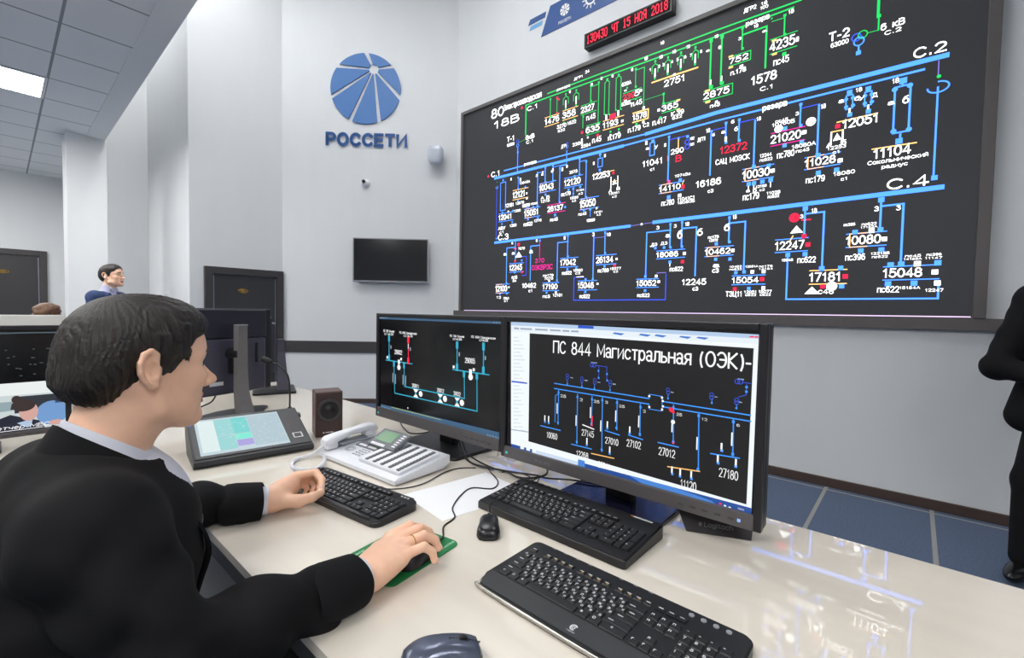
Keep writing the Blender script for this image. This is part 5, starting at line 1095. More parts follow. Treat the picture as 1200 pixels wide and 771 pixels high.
# the two monitors facing the man and the camera; front faces -x, right = -y
RZ = -PI / 2
m2, z2 = monitor('monitor', 'right monitor with large white Cyrillic heading over black diagram in a white window', 1.0735, 0.607, RZ, 0.757, 0.449, 0.8155, 0.036,
                 base=(0.31, 0.22), base_off=0.07, base_m=mat('base_blue_black', (24, 24, 46), rough=0.12, var=0))
m1, z1 = monitor('monitor', 'left monitor beside the phone showing a blue loop diagram with one red line', 1.0835, 1.361, RZ, 0.748, 0.443, 0.821, 0.042,
                 base=(0.34, 0.22), base_off=0.075)
inv2 = m2.matrix_basis.inverted(); inv1 = m1.matrix_basis.inverted()
def planeM(inv_, X, Y0):
    return inv_ @ Matrix(((0, 0, -1, X), (-1, 0, 0, Y0), (0, 1, 0, 0), (0, 0, 0, 1)))
bpy.context.view_layer.update()
inv2 = Matrix.LocRotScale(m2.location, m2.rotation_euler, None).inverted()
inv1 = Matrix.LocRotScale(m1.location, m1.rotation_euler, None).inverted()
display_graphics('right_pixel', RIGHT_DIAGRAM, m2, planeM(inv2, 1.0735, 0.985), 1.0, lift=0.0006, bold=.13)
display_graphics('left_pixel', LEFT_DIAGRAM, m1, planeM(inv1, 1.0835, 1.735), 1.0, lift=0.0006, bold=.16)
lb = bmesh.new()
lettering(lb, 'PHILIPS', -0.235, z2 + 0.012, 0.010, 0.055, M=Matrix.Translation((0, -0.0083, 0)) @ Matrix.Rotation(PI / 2, 4, 'X'))
q = MB(); q.bm.free(); q.bm = lb
q.build('maker_letters', mat('print_grey', (120, 118, 122), rough=0.5, var=0), m2)
for mm, zz, cc, xx in ((m2, z2, (60, 200, 190), -0.35), (m2, z2, (150, 190, 255), 0.335), (m1, z1, (60, 160, 190), -0.35)):
    MB().box((xx, -0.0088, zz + 0.017), (0.006, 0.003, 0.006)).build('indicator_light', glow('led_%d' % cc[0], cc, 1.0), mm)

# monitor seen from behind and its neighbour
def back_monitor():
    t = thing('monitor', 'black monitor seen from behind on tall grey column stand beside the microphone', 'monitor', (0.79, 2.47, ZD + 0.001), R(15))
    zb, zt = 0.845 - ZD, 1.272 - ZD; zc = (zb + zt) / 2; h = zt - zb
    w = 0.60; cx = -0.105; y0 = 0.085            # panel lies beyond the column (+y), screen faces +y
    MB().box((cx + 0.008, y0 + 0.030, zc), (w + 0.052, 0.03, h), bev=0.006).build('bezel', M_mon, t)
    MB().box((cx, y0 + 0.0445, zc), (w - 0.04, 0.004, h - 0.05)).build('screen', mat('monitor_panel'), t)
    u = MB().box((cx, y0 + 0.008, zt - 0.075), (w - 0.02, 0.04, 0.14), bev=0.006)
    u.build('upper_back', mat('monitor_back_dark', (38, 37, 50), rough=0.35, var=0.03), t)
    MB().box((cx, y0 + 0.004, zb + 0.14), (w - 0.03, 0.036, 0.275), bev=0.01).build('lower_back', mat('monitor_back_violet', (66, 65, 80), rough=0.3, var=0.03), t)
    MB().box((cx + 0.23, y0 - 0.0145, zb + 0.20), (0.012, 0.004, 0.10)).build('handle_slot', M_blackg, t)
    MB().box((cx + 0.025, y0 - 0.0145, zb + 0.06), (0.065, 0.003, 0.018)).build('sticker', mat('sticker_white', (210, 210, 214), rough=0.5), t)
    MB().cyl((-0.01, y0 - 0.012, 0.30), (0.0, 0.0, 0.30), 0.03).box((-0.01, y0 - 0.03, 0.26), (0.03, 0.04, 0.12), bev=0.005).build('tilt_joint', M_black, t, smooth=True, angle=40)
    s = MB()
    rows = []
    for z, yy, ww in ((0.006, -0.035, 0.076), (0.05, -0.02, 0.066), (0.12, -0.004, 0.054), (0.22, 0.0, 0.047), (0.44, 0.0, 0.045)):
        rows.append([(-ww / 2, yy - 0.012, z), (ww / 2, yy - 0.012, z), (ww / 2 + 0.004, yy + 0.02, z), (-ww / 2 - 0.004, yy + 0.02, z)])
    g = s.grid(rows, closed=True); s.bm.faces.new(g[0]); s.bm.faces.new(g[-1])
    s.build('stand_column', mat('stand_grey', (118, 115, 115), rough=0.4, metal=0.2), t)
    MB().box((0, 0.004, 0.4425), (0.049, 0.036, 0.005)).build('column_cap', mat('stand_silver', (176, 176, 180), rough=0.3, metal=0.6), t)
    MB().prism([(-0.20, -0.03), (-0.16, 0.09), (-0.05, 0.13), (0.1, 0.13), (0.175, 0.08), (0.17, 0.045), (0.05, -0.065), (-0.05, -0.07)], 0.0, 0.01, bev=0.003).build('base', M_black, t)
    return t
back_monitor()
def far_monitor():
    t = thing('monitor', 'black monitor seen edge-on on flat base at the far desk end behind another monitor', 'monitor', (1.135, 3.06, ZD + 0.001), R(70))
    zb, zt = 0.10, 0.47; zc = (zb + zt) / 2
    MB().box((0.02, 0.0, zc), (0.46, 0.03, zt - zb), bev=0.006).build('bezel', M_mon, t)
    MB().box((0.02, 0.0162, zc), (0.43, 0.003, zt - zb - .04)).build('screen', mat('monitor_panel'), t)
    MB().box((0.02, -0.022, zc), (0.38, 0.03, (zt - zb) * .8), bev=0.01).build('back_case', mat('monitor_back_violet'), t)
    s = MB()
    rows = [[(-w / 2, -0.075 - w * .25, z), (w / 2, -0.075 - w * .25, z), (w / 2, -0.045, z), (-w / 2, -0.045, z)] for z, w in ((0.008, 0.15), (0.1, 0.11), (0.25, 0.06), (0.33, 0.05))]
    g = s.grid(rows, closed=True); s.bm.faces.new(g[0]); s.bm.faces.new(g[-1])
    s.build('stand', mat('stand_violet', (74, 72, 92), rough=0.35), t)
    MB().prism(rrect(0.30, 0.24, 0.02, 4, 0.0, -0.03), 0, 0.012, bev=0.003).build('base', M_black, t)
far_monitor()

# monitor on the left wing with the video picture
def video_monitor():
    w, h = 0.62, 0.40
    t, z0 = monitor('monitor', 'monitor behind the seated person showing a video picture of someone in dark suit', -0.13, 2.40, 0.0, w, h, 0.80, 0.02, base=(0.26, 0.2), base_off=0.08)
    X0, Y_ = -w / 2, -0.0012
    P = Matrix.Translation((0.003 + 0.13, Y_, 0.0 - ZD)) @ Matrix.Rotation(PI / 2, 4, 'X')   # local (u, v): u = world x at the left frame edge, v = height
    parts = []
    def layer(k): return P @ Matrix.Translation((0, 0, 0.0004 * k))
    g = bmesh.new()
    mats = [glow('video_%s' % n, c, 1.0) for n, c in (('room', (196, 205, 205)), ('wall', (226, 232, 230)), ('bench', (140, 160, 165)), ('suit', (24, 28, 46)), ('skin', (205, 160, 150)), ('hair', (52, 40, 38)), ('blue', (110, 150, 200)),
            ('white', (240, 240, 245)), ('dark', (40, 46, 54)), ('speck', (74, 82, 90)), ('bar', (70, 84, 92)), ('shirt', (170, 190, 215)))]
    def q(pts, mi, k):
        f = g.faces.new([g.verts.new(layer(k) @ Vector((x, y, 0))) for x, y in pts]); f.material_index = mi
    def ell(cx, cy, rx, ry, mi, k, n=20):
        q([(cx + rx * math.cos(2 * PI * i / n), cy + ry * math.sin(2 * PI * i / n)) for i in range(n)], mi, k)
    L0, R0, B0, T0 = -0.40, 0.163, 0.822, 0.995
    q([(L0, 1.171), (R0, 1.171), (R0, 1.176), (L0, 1.176)], 10, 1)
    q([(L0, B0), (R0, B0), (R0, T0), (L0, T0)], 0, 1)
    q([(L0, 0.955), (R0, 0.95), (R0, T0), (L0, T0)], 1, 2)
    q([(L0, 0.885), (R0, 0.90), (R0, 0.925), (L0, 0.94)], 2, 3)
    q([(0.03, 0.885), (0.15, 0.89), (0.15, 0.945), (0.03, 0.945)], 8, 3.5)
    ell(0.035, 0.935, 0.012, 0.014, 5, 4); q([(0.02, 0.90), (0.05, 0.90), (0.045, 0.922), (0.024, 0.922)], 3, 4)
    ell(0.145, 0.95, 0.008, 0.010, 5, 4); q([(0.132, 0.91), (0.158, 0.91), (0.153, 0.94), (0.138, 0.94)], 3, 4)
    ell(0.125, 0.875, 0.042, 0.045, 6, 4)
    q([(-0.06, B0), (0.105, B0), (0.09, 0.852), (0.05, 0.868), (0.02, 0.882), (-0.02, 0.865), (-0.05, 0.845)], 3, 5)
    q([(0.035, 0.85), (0.075, 0.86), (0.07, 0.835), (0.06, 0.83)], 11, 5.5)
    ell(0.065, 0.888, 0.024, 0.034, 4, 6); ell(0.052, 0.912, 0.030, 0.022, 5, 6.5); ell(0.135, 0.838, 0.02, 0.01, 4, 6)
    rr = random.Random(4)
    for k in range(70):
        x, y = rr.uniform(-0.38, 0.15), rr.choice([1.02, 1.045, 1.06, 1.085, 1.11, 1.135]) + rr.uniform(-.004, .004)
        q([(x, y), (x + rr.uniform(.003, .012), y), (x + .006, y + .003), (x, y + .003)], 9, 1)
    q([(L0, 0.8225), (0.10, 0.8245), (0.10, 0.8265), (L0, 0.8245)], 7, 6)
    me = bpy.data.meshes.new('video_picture'); g.to_mesh(me); g.free()
    for mm in mats: me.materials.append(mm)
    o = bpy.data.objects.new('video_picture', me); COL.objects.link(o); o.parent = t
    g = bmesh.new()
    lettering(g, 'Диспетчер МЕС', -0.075, 0.8295, 0.014, 0.19, M=layer(8), slant=.15)
    me = bpy.data.meshes.new('caption'); g.to_mesh(me); g.free(); me.materials.append(mats[7])
    o = bpy.data.objects.new('caption', me); COL.objects.link(o); o.parent = t
    return t
vmon = video_monitor()

# ------------------------------------------------------------------ tilted touch console (pen display)
def touch_console():
    t = thing('touch_console', 'thick black touch screen console lying tilted on desk left of the small loudspeaker', 'touchscreen', (0.594, 1.703, ZD + 0.001), R(-8.0))
    w = 0.372
    side = [(0.0, 0.0), (-0.012, 0.012), (-0.004, 0.022), (0.008, 0.025), (0.245, 0.116), (0.258, 0.104), (0.255, 0.06), (0.20, 0.0)]
    b = MB()
    b.prism(side, -w / 2, w / 2)
    Ms = Matrix(((0, 0, 1, 0), (1, 0, 0, 0), (0, 1, 0, 0), (0, 0, 0, 1)))
    bmesh.ops.transform(b.bm, matrix=Ms, verts=b.bm.verts)
    b.build('body', mat('console_black', (38, 38, 41), rough=0.4, var=0.05), t)
    tl = math.atan2(0.116 - 0.025, 0.237)
    P = Matrix.Translation((0, 0.008, 0.0255)) @ Matrix.Rotation(tl, 4, 'X')
    L = 0.2535
    MB().box((0.0, L / 2, 0.001), (w - 0.012, L - 0.006, 0.003), M=P, bev=0.001).build('face_plate', mat('console_face', (56, 56, 59), rough=0.35), t)
    sx0, sx1, sy0, sy1 = -0.163, 0.112, 0.016, 0.232
    MB().box(((sx0 + sx1) / 2, (sy0 + sy1) / 2, 0.003), (sx1 - sx0, sy1 - sy0, 0.002), M=P).build('screen', glow('console_bg', (196, 214, 222), 0.85), t)
    g = bmesh.new()
    cols = [(150, 214, 214), (110, 212, 208), (120, 235, 215), (170, 160, 225), (176, 200, 210), (214, 224, 230), (225, 240, 240)]
    mats = [glow('console_%d' % i, c, 0.85) for i, c in enumerate(cols)]
    def q(x0, x1, y0, y1, mi, k=1):
        f = g.faces.new([g.verts.new(P @ Vector((x, y, 0.0042 + 0.0002 * k))) for x, y in ((x0, y0), (x1, y0), (x1, y1), (x0, y1))]); f.material_index = mi
    q(-0.105, 0.0, 0.118, 0.222, 0); q(-0.05, 0.0, 0.118, 0.222, 1, 2); q(-0.05, 0.0, 0.080, 0.115, 2, 2); q(-0.05, 0.0, 0.040, 0.077, 3, 2)
    q(-0.155, -0.105, 0.03, 0.222, 6); q(-0.105, -0.052, 0.03, 0.115, 0); q(0.002, 0.108, 0.03, 0.222, 4)
    rr = random.Random(8)
    for k in range(60):
        x, y = rr.uniform(0.006, 0.10), rr.uniform(0.035, 0.215)
        q(x, x + rr.uniform(.003, .009), y, y + .002, 5, 2)
    for k in range(24):
        x, y = rr.uniform(-0.10, -0.006), rr.uniform(0.05, 0.215)
        q(x, x + rr.uniform(.004, .012), y, y + .0015, 6, 3)
    me = bpy.data.meshes.new('screen_windows'); g.to_mesh(me); g.free()
    for mm in mats: me.materials.append(mm)
    o = bpy.data.objects.new('screen_windows', me); COL.objects.link(o); o.parent = t
    k = MB()
    for x0, x1, y0, y1 in ((0.135, 0.160, 0.040, 0.044), (0.135, 0.160, 0.068, 0.072), (0.131, 0.135, 0.040, 0.072), (0.160, 0.164, 0.040, 0.072)):
        k.box(((x0 + x1) / 2, (y0 + y1) / 2, 0.0035), (x1 - x0, y1 - y0, 0.002), M=P)
    k.build('square_key', mat('print_white', (210, 210, 212), rough=0.5, var=0), t)
    k = MB()
    for i in range(5):
        k.cyl(P @ Vector((0.140, 0.10 + i * 0.02, 0.002)), P @ Vector((0.140, 0.10 + i * 0.02, 0.0042)), 0.003, n=10)
    k.build('key_dots', mat('console_red', (120, 60, 60), rough=0.5), t)
    MB().cyl(P @ Vector((-0.176, 0.205, 0.002)), P @ Vector((-0.176, 0.205, 0.0045)), 0.004, n=12).build('indicator_light', glow('led_blue', (90, 150, 255), 1.2), t)
    return t
touch_console()

# ------------------------------------------------------------------ gooseneck microphone
def microphone():
    t = thing('gooseneck_microphone', 'black gooseneck microphone with small capsule curving over the desk behind the touch console', 'microphone', (0.932, 2.258, ZD))
    MB().cyl((0, 0, 0), (0, 0, 0.018), 0.05, 0.045, 28).cyl((0, 0, 0.018), (0, 0, 0.05), 0.010).build('base', M_black, t, smooth=True, angle=40)
    pts = spline([(0, 0, 0.045), (0.0, 0.0, 0.14), (-0.008, 0.006, 0.205), (-0.033, 0.037, 0.250), (-0.055, 0.062, 0.264)], 8)
    MB().tube(pts, 0.0042, 10).build('gooseneck', M_black, t, smooth=True)
    d = (Vector(pts[-1]) - Vector(pts[-2])).normalized()
    p = Vector(pts[-1])
    MB().tube([p, p + d * .01, p + d * .022, p + d * .05, p + d * .056], [.005, .012, .0145, .0145, .010], 16).build('capsule', M_rubber, t, smooth=True)
microphone()

# ------------------------------------------------------------------ small wooden loudspeaker
def bookshelf_speaker():
    t = thing('loudspeaker', 'small dark wood loudspeaker with round black cone standing on desk beside the phone', 'loudspeaker', (0.9025, 1.801, ZD), R(-17.7))
    M_wood = mat('walnut_veneer', (82, 52, 44), rough=0.35, var=0.25, scale=18, stretch=(6, 6, 1))
    w, d, h = 0.106, 0.104, 0.184
    MB().box((0, d / 2, h / 2 + 0.003), (w, d, h), bev=0.003).build('cabinet', M_wood, t)
    MB().box((0, -0.001, h / 2 + 0.003), (w - 0.006, 0.006, h - 0.006), bev=0.001).build('front_baffle', mat('baffle_brown', (58, 40, 38), rough=0.4), t)
    rows = []
    for r, y in ((0.047, -0.003), (0.048, -0.010), (0.0445, -0.012), (0.039, -0.008), (0.036, -0.009)):
        rows.append([(r * math.cos(2 * PI * k / 40), y, 0.112 + r * math.sin(2 * PI * k / 40)) for k in range(40)])
    b = MB(); b.grid(rows, closed=True); b.build('surround', mat('cone_grey', (60, 54, 56), rough=0.45), t, smooth=True)
    rows = []
    for r, y in ((0.0365, -0.0085), (0.025, -0.006), (0.016, -0.007), (0.008, -0.012), (0.0005, -0.0135)):
        rows.append([(r * math.cos(2 * PI * k / 40), y, 0.112 + r * math.sin(2 * PI * k / 40)) for k in range(40)])
    b = MB(); b.grid(rows, closed=True); b.build('cone', mat('cone_black', (14, 14, 16), rough=0.4), t, smooth=True)
    MB().box((0.0, -0.0046, 0.020), (0.03, 0.001, 0.004)).box((-0.022, -0.0046, 0.020), (0.005, 0.001, 0.006)).build('maker_mark', mat('print_white'), t)
    for x in (-0.04, 0.04):
        for y in (0.02, 0.085):
            MB().cyl((x, y, 0), (x, y, 0.004), 0.008, n=12).build('foot', M_rubber, t)
bookshelf_speaker()

# ------------------------------------------------------------------ centre speaker under the right monitor
def dark_speaker():
    t = thing('loudspeaker', 'wedge-shaped black loudspeaker with small white lettering under the right monitor', 'loudspeaker', (1.139, 0.335, ZD + 0.001), R(-66))
    poly = [(-0.085, 0.0), (0.085, 0.0), (0.055, 0.13), (-0.055, 0.13)]
    b = MB()
    lo = [(-0.072, 0.0, 0.0), (0.072, 0.0, 0.0), (0.05, 0.11, 0.0), (-0.05, 0.11, 0.0)]
    hi = [(-0.105, 0.035, 0.075), (0.085, 0.035, 0.075), (0.06, 0.10, 0.075), (-0.06, 0.10, 0.075)]
    b.grid([lo, hi], closed=True); b.bm.faces.new([v for v in b.bm.verts][:4]); b.bm.faces.new([v for v in b.bm.verts][4:])
    b.build('cabinet', mat('speaker_dark', (40, 34, 35), rough=0.35), t)
    g = bmesh.new()
    a = math.atan2(0.075, 0.035)
    Mf = Matrix.Translation((0, -0.0012, 0.0)) @ Matrix.Rotation(a, 4, 'X')
    lettering(g, 'Logitech', -0.03, 0.016, 0.011, 0.062, M=Mf)
    f = g.faces.new([g.verts.new(Mf @ Vector((-0.040 + 0.004 * math.cos(k), 0.021 + 0.005 * math.sin(k), 0))) for k in [2 * PI * i / 12 for i in range(12)]])
    me = bpy.data.meshes.new('maker_mark'); g.to_mesh(me); g.free(); me.materials.append(mat('print_grey'))
    o = bpy.data.objects.new('maker_mark', me); COL.objects.link(o); o.parent = t
dark_speaker()

# ================================================================== small things on the desk
for ch, g in {'Ш': (.8, [[(0, 1), (0, 0), (.8, 0), (.8, 1)], [(.4, 1), (.4, 0)]]), 'Х': (.62, [[(0, 0), (.62, 1)], [(0, 1), (.62, 0)]]),
              'Ф': (.76, [_a(.38, .58, .38, .27, 0, 360, 14), [(.38, 0), (.38, 1)]]), 'Ы': (.8, [[(0, 1), (0, 0), (.26, 0)] + _a(.26, .28, .24, .28, -90, 90) + [(0, .56)], [(.78, 0), (.78, 1)]]),
              'Ю': (.9, [[(0, 0), (0, 1)], [(0, .5), (.25, .5)], _a(.58, .5, .32, .5, 0, 360, 14)])}.items():
    GL[ch] = g
M_key = mat('key_black', (30, 30, 33), rough=0.38, var=0.05)
M_legend = mat('legend_white', (205, 207, 210), rough=0.5, var=0)
M_legendy = mat('legend_yellow', (200, 160, 60), rough=0.5, var=0)
def rows_layout():
    """(x, row, width, legend) in key units; row 0 is the function row at the back"""
    k = [(0, 0, 1, 'Е')] + [(2 + i + (0.5 if i > 3 else 0) + (0.5 if i > 7 else 0), 0, 1, '1') for i in range(12)]
    k += [(15.25 + i, 0, 1, 'П') for i in range(3)]
    for i, c in enumerate('ё1234567890-я'): k.append((i, 1, 1, c))
    k.append((13, 1, 2, 'н'))
    k.append((0, 2, 1.5, 'т'))
    for i, c in enumerate('ЙЦУКЕНГШЗХЬЯ'): k.append((1.5 + i, 2, 1, c))
    k.append((13.5, 2, 1.5, 'л'))
    k.append((0, 3, 1.75, 'с'))
    for i, c in enumerate('ФЫВАПРОЛДЖЭ'): k.append((1.75 + i, 3, 1, c))
    k.append((12.75, 3, 2.25, 'е'))
    k.append((0, 4, 2.25, 'и'))
    for i, c in enumerate('ЯЧСМИТЬБЮ.'): k.append((2.25 + i, 4, 1, c))
    k.append((12.25, 4, 2.75, 'и'))
    for x, w, c in ((0, 1.4, 'с'), (1.4, 1.2, 'О'), (2.6, 1.3, 'а'), (3.9, 6.0, ''), (9.9, 1.3, 'а'), (11.2, 1.3, 'О'), (12.5, 2.5, 'с')): k.append((x, 5, w, c))
    for r in (1, 2):
        for i in range(3): k.append((15.25 + i, r, 1, 'п'))
    k.append((16.25, 4, 1, 'л'))
    for i in range(3): k.append((15.25 + i, 5, 1, 'г'))
    for r in range(1, 5):
        for i in range(3): k.append((18.5 + i, r, 1, '789456123'[(r - 2) * 3 + i] if 2 <= r else '-'))
    k.append((21.5, 1, 1, '-')); k.append((21.5, 2.0, 1, '-', 2)); k.append((21.5, 4.0, 1, 'В', 2))
    k.append((18.5, 5, 2, '0')); k.append((20.5, 5, 1, '.'))
    return k
KEYS = rows_layout()

def keyboard(name, label, loc, rz, outline, keys_x, keys_y, unit, slope, th, case_m, palm=None, legend_scale=1.0, bev=0.004, keyh=0.0065, fn_yellow=False, extra=None, group=None):
    """x to the right, y to the back; keys_x, keys_y is the front-left corner of the key field; slope lifts the back edge"""
    t = thing(name, label, 'keyboard', (loc[0], loc[1], ZD + 0.001), rz, group)
    T = Matrix.Rotation(slope, 4, 'X')
    c = MB()
    lo = [c.bm.verts.new((x, y, 0.0)) for x, y in outline]
    hi = [c.bm.verts.new((x, y, th + y * math.tan(slope))) for x, y in outline]
    n = len(outline)
    f0 = c.bm.faces.new(lo[::-1]); f1 = c.bm.faces.new(hi)
    for i in range(n): c.bm.faces.new((lo[i], lo[(i + 1) % n], hi[(i + 1) % n], hi[i]))
    bmesh.ops.bevel(c.bm, geom=list(f1.edges), offset=bev, segments=3, affect='EDGES')
    c.build('case', case_m, t, smooth=True, angle=35)
    def zt(y): return th + y * math.tan(slope)
    leg = bmesh.new()
    made, late = {}, MB()
    lateb = False
    order = sorted(range(len(KEYS)), key=lambda i: -KEYS[i][1])
    cnt = 0
    for i in order:
        e = KEYS[i]
        x, r, w, ch = e[:4]; hh = e[4] if len(e) > 4 else 1
        gapr = 0.35 if r == 0 else 0
        cx = keys_x + (x + w / 2) * unit
        cy = keys_y + (5 - r - (hh - 1) + hh / 2 + gapr) * unit * 0.98
        kw, kd = w * unit - 0.0018, hh * unit * 0.98 - 0.0018
        if r == 0: kd *= 0.8
        key = (round(kw, 4), round(kd, 4))
        cnt += 1
        P = Matrix.Translation((cx, cy, zt(cy) - 0.0015)) @ T
        if cnt <= 100:
            if key not in made:
                b = MB()
                k1, k2 = kw / 2, kd / 2
                a = [(-k1, -k2, 0), (k1, -k2, 0), (k1, k2, 0), (-k1, k2, 0)]
                s = [(-k1 * 0.97, -k2 * .97, keyh * .6), (k1 * .97, -k2 * .97, keyh * .6), (k1 * .97, k2 * .97, keyh * .6), (-k1 * .97, k2 * .97, keyh * .6)]
                q1, q2 = k1 - 0.0017, k2 - 0.0017
                u = [(-q1, -q2, keyh), (q1, -q2, keyh), (q1, q2, keyh), (-q1, q2, keyh)]
                g = b.grid([a, s, u], closed=True); b.bm.faces.new(g[2])
                o = b.build('key', M_key, t); made[key] = o
            else:
                o = made[key].copy(); COL.objects.link(o); o.parent = t
            o.matrix_basis = P
        else:
            late.box((cx, cy, zt(cy) + keyh / 2 - 0.0015), (kw, kd, keyh)); lateb = True
        if ch:
            Q = P @ Matrix.Translation((0, 0, keyh + 0.0003))
            hgt = 0.0042 * legend_scale
            if r in (0,):
                ww = min(kw * .6, 0.008)
                q = [(-ww / 2, -.001), (ww / 2, -.001), (ww / 2, .001), (-ww / 2, .001)]
                f = leg.faces.new([leg.verts.new(Q @ Vector((a_, b_ + (0.002 if fn_yellow else 0), 0))) for a_, b_ in q]); 
                if fn_yellow and 0 < x < 14:
                    f = leg.faces.new([leg.verts.new(Q @ Vector((a_ * .6 + .002, b_ - 0.0015, 0))) for a_, b_ in q]); f.material_index = 1
            elif w > 1.1 and r != 5:
                f = leg.faces.new([leg.verts.new(Q @ Vector((a_, b_, 0))) for a_, b_ in ((-kw * .35, -.001), (-kw * .35 + .010, -.001), (-kw * .35 + .010, .0012), (-kw * .35, .0012))])
            else:
                lettering(leg, ch, -0.0055, 0.0008, hgt, None, M=Q, bold=.2)
                if x < 15 and r not in (5,):
                    lettering(leg, random.Random(i).choice('АВЕКМНОРСТХ'), 0.0015, -0.0052, hgt * .85, None, M=Q, bold=.2)
    if lateb:
        tag(late.build('key_rows', M_key, t), kind='stuff')
    else:
        late.bm.free()
    me = bpy.data.meshes.new('legends'); leg.to_mesh(me); leg.free(); me.materials.append(M_legend); me.materials.append(M_legendy)
    o = bpy.data.objects.new('legends', me); COL.objects.link(o); o.parent = t
    if extra: extra(t, zt, T)
    return t

# left keyboard (under the man's left hand)
def kb1_extra(t, zt, T):
    b = MB()
    pts = [(-0.19, -0.064, 0.0155), (-0.1, -0.067, 0.016), (0.0, -0.068, 0.0162), (0.1, -0.067, 0.016), (0.19, -0.064, 0.0155)]
    b.tube(pts, [0.003, 0.0065, 0.007, 0.0065, 0.003], 12)
    b.build('front_ridge', mat('ridge_grey', (52, 53, 56), rough=0.28), t, smooth=True)
    k = MB()
    for i in range(3): k.box((0.165 + i * 0.012, 0.062, zt(0.062) + 0.001), (0.006, 0.004, 0.002))
    k.build('status_marks', M_legend, t)
keyboard('keyboard', 'slim black keyboard between white phone and green mouse pad, under a left hand', (0.640, 1.183), R(-83.6),
         rrect(0.445, 0.146, 0.022, 5), -0.2125, -0.056, 0.0189, R(3.6), 0.018, mat('keyboard_black', (20, 20, 23), rough=0.35, var=0.04), legend_scale=1.25, extra=kb1_extra)
# middle keyboard
def kb2_extra(t, zt, T):
    k = MB()
    for i in range(7): k.box((-0.19 + i * 0.024, 0.085, zt(0.085) + 0.0016), (0.016, 0.008, 0.003), bev=0.001)
    k.build('media_keys', M_key, t)
    MB().box((0.172, 0.083, zt(0.083) + 0.0006), (0.05, 0.004, 0.0012)).build('maker_strip', M_legend, t)
    MB().box((0.143, 0.083, zt(0.083) + 0.0006), (0.004, 0.004, 0.0012)).build('maker_dot', mat('dot_orange', (210, 90, 40), rough=0.5), t)
keyboard('keyboard', 'thick squared black keyboard in front of the right monitor with a thin cable across it', (0.945, 0.648), R(-90.3),
         rrect(0.440, 0.192, 0.008, 3), -0.2095, -0.064, 0.0186, R(4.0), 0.026, mat('keyboard_black2', (23, 23, 26), rough=0.4, var=0.04), legend_scale=1.05, extra=kb2_extra)
# nearest keyboard with palm rest
def kb3_extra(t, zt, T):
    s = MB()
    pts = [(-0.222, -0.055, 0.006), (-0.215, -0.085, 0.006), (-0.2, -0.0955, 0.006), (0.0, -0.0985, 0.006), (0.2, -0.0955, 0.006), (0.215, -0.085, 0.006), (0.222, -0.055, 0.006)]
    s.tube(spline(pts, 5), 0.0035, 10)
    s.build('silver_edge', mat('edge_silver', (190, 188, 180), rough=0.25, metal=0.7), t, smooth=True)
    p = MB().prism([(-0.204, -0.093), (0.204, -0.093), (0.2165, -0.075), (0.218, -0.050), (-0.218, -0.050), (-0.2165, -0.075)], 0, 0.0016)
    Mz = Matrix.Translation((0, 0, zt(0))) @ T
    bmesh.ops.transform(p.bm, matrix=Mz @ Matrix.Translation((0, 0, 0.0002)), verts=p.bm.verts)
    p.build('palm_rest', mat('palm_grey', (54, 55, 57), rough=0.32, var=0.03), t)
    g = bmesh.new()
    Mt = Mz @ Matrix.Translation((-0.005, -0.075, 0.0024))
    for r_, a0, a1, w in ((.0052, 40, 300, .0026), (.0024, 0, 360, .0018)):
        ribbon(g, [(r_ * math.cos(R(a0 + (a1 - a0) * i / 14)), r_ * 1.15 * math.sin(R(a0 + (a1 - a0) * i / 14))) for i in range(15)], w, 0, Mt)
    lettering(g, 'Logitech', -0.007, -0.0115, 0.003, 0.015, M=Mt)
    me = bpy.data.meshes.new('maker_mark'); g.to_mesh(me); g.free(); me.materials.append(M_legend)
    o = bpy.data.objects.new('maker_mark', me); COL.objects.link(o); o.parent = t
    k = MB()
    for i in range(4): k.cyl((0.128 + i * 0.020, 0.081, zt(0.081)), (0.128 + i * 0.020, 0.081, zt(0.081) + 0.002), 0.0045, n=14)
    k.build('round_keys', mat('round_key_grey', (150, 152, 156), rough=0.4), t, smooth=True, angle=40)
    k = MB()
    for i in range(7): k.box((-0.17 + i * 0.03 + (0.04 if i > 3 else 0), 0.091, zt(0.091) + 0.0006), (0.008, 0.002, 0.0008))
    k.build('status_marks', mat('print_grey'), t)
keyboard('keyboard', 'wireless black keyboard with wide grey palm rest and silver edge nearest the camera', (0.692, 0.394), R(-90.8),
         [(-0.2235 + 0, -0.06)] + [(-0.2235 + 0.03 * (1 - math.cos(a)), -0.066 - 0.03 * math.sin(a)) for a in [R(10 + 80 * k / 5) for k in range(6)]] +
         [(0.0, -0.099)] + [(0.2235 - 0.03 * (1 - math.sin(a)), -0.066 - 0.03 * math.cos(a)) for a in [R(80 * k / 5) for k in range(6)]] + [(0.2235, -0.06)] +
         [(0.2235 - 0.018 * (1 - math.cos(a)), 0.08 + 0.018 * math.sin(a)) for a in [R(90 * k / 4) for k in range(5)]] + [(-0.2235 + 0.018 * (1 - math.sin(a)), 0.08 + 0.018 * math.cos(a)) for a in [R(90 * k / 4) for k in range(5)]],
         -0.2085, -0.046, 0.0185, R(3.0), 0.0155, mat('keyboard_black3', (27, 28, 30), rough=0.35, var=0.03), legend_scale=1.5, keyh=0.004, fn_yellow=True, extra=kb3_extra)

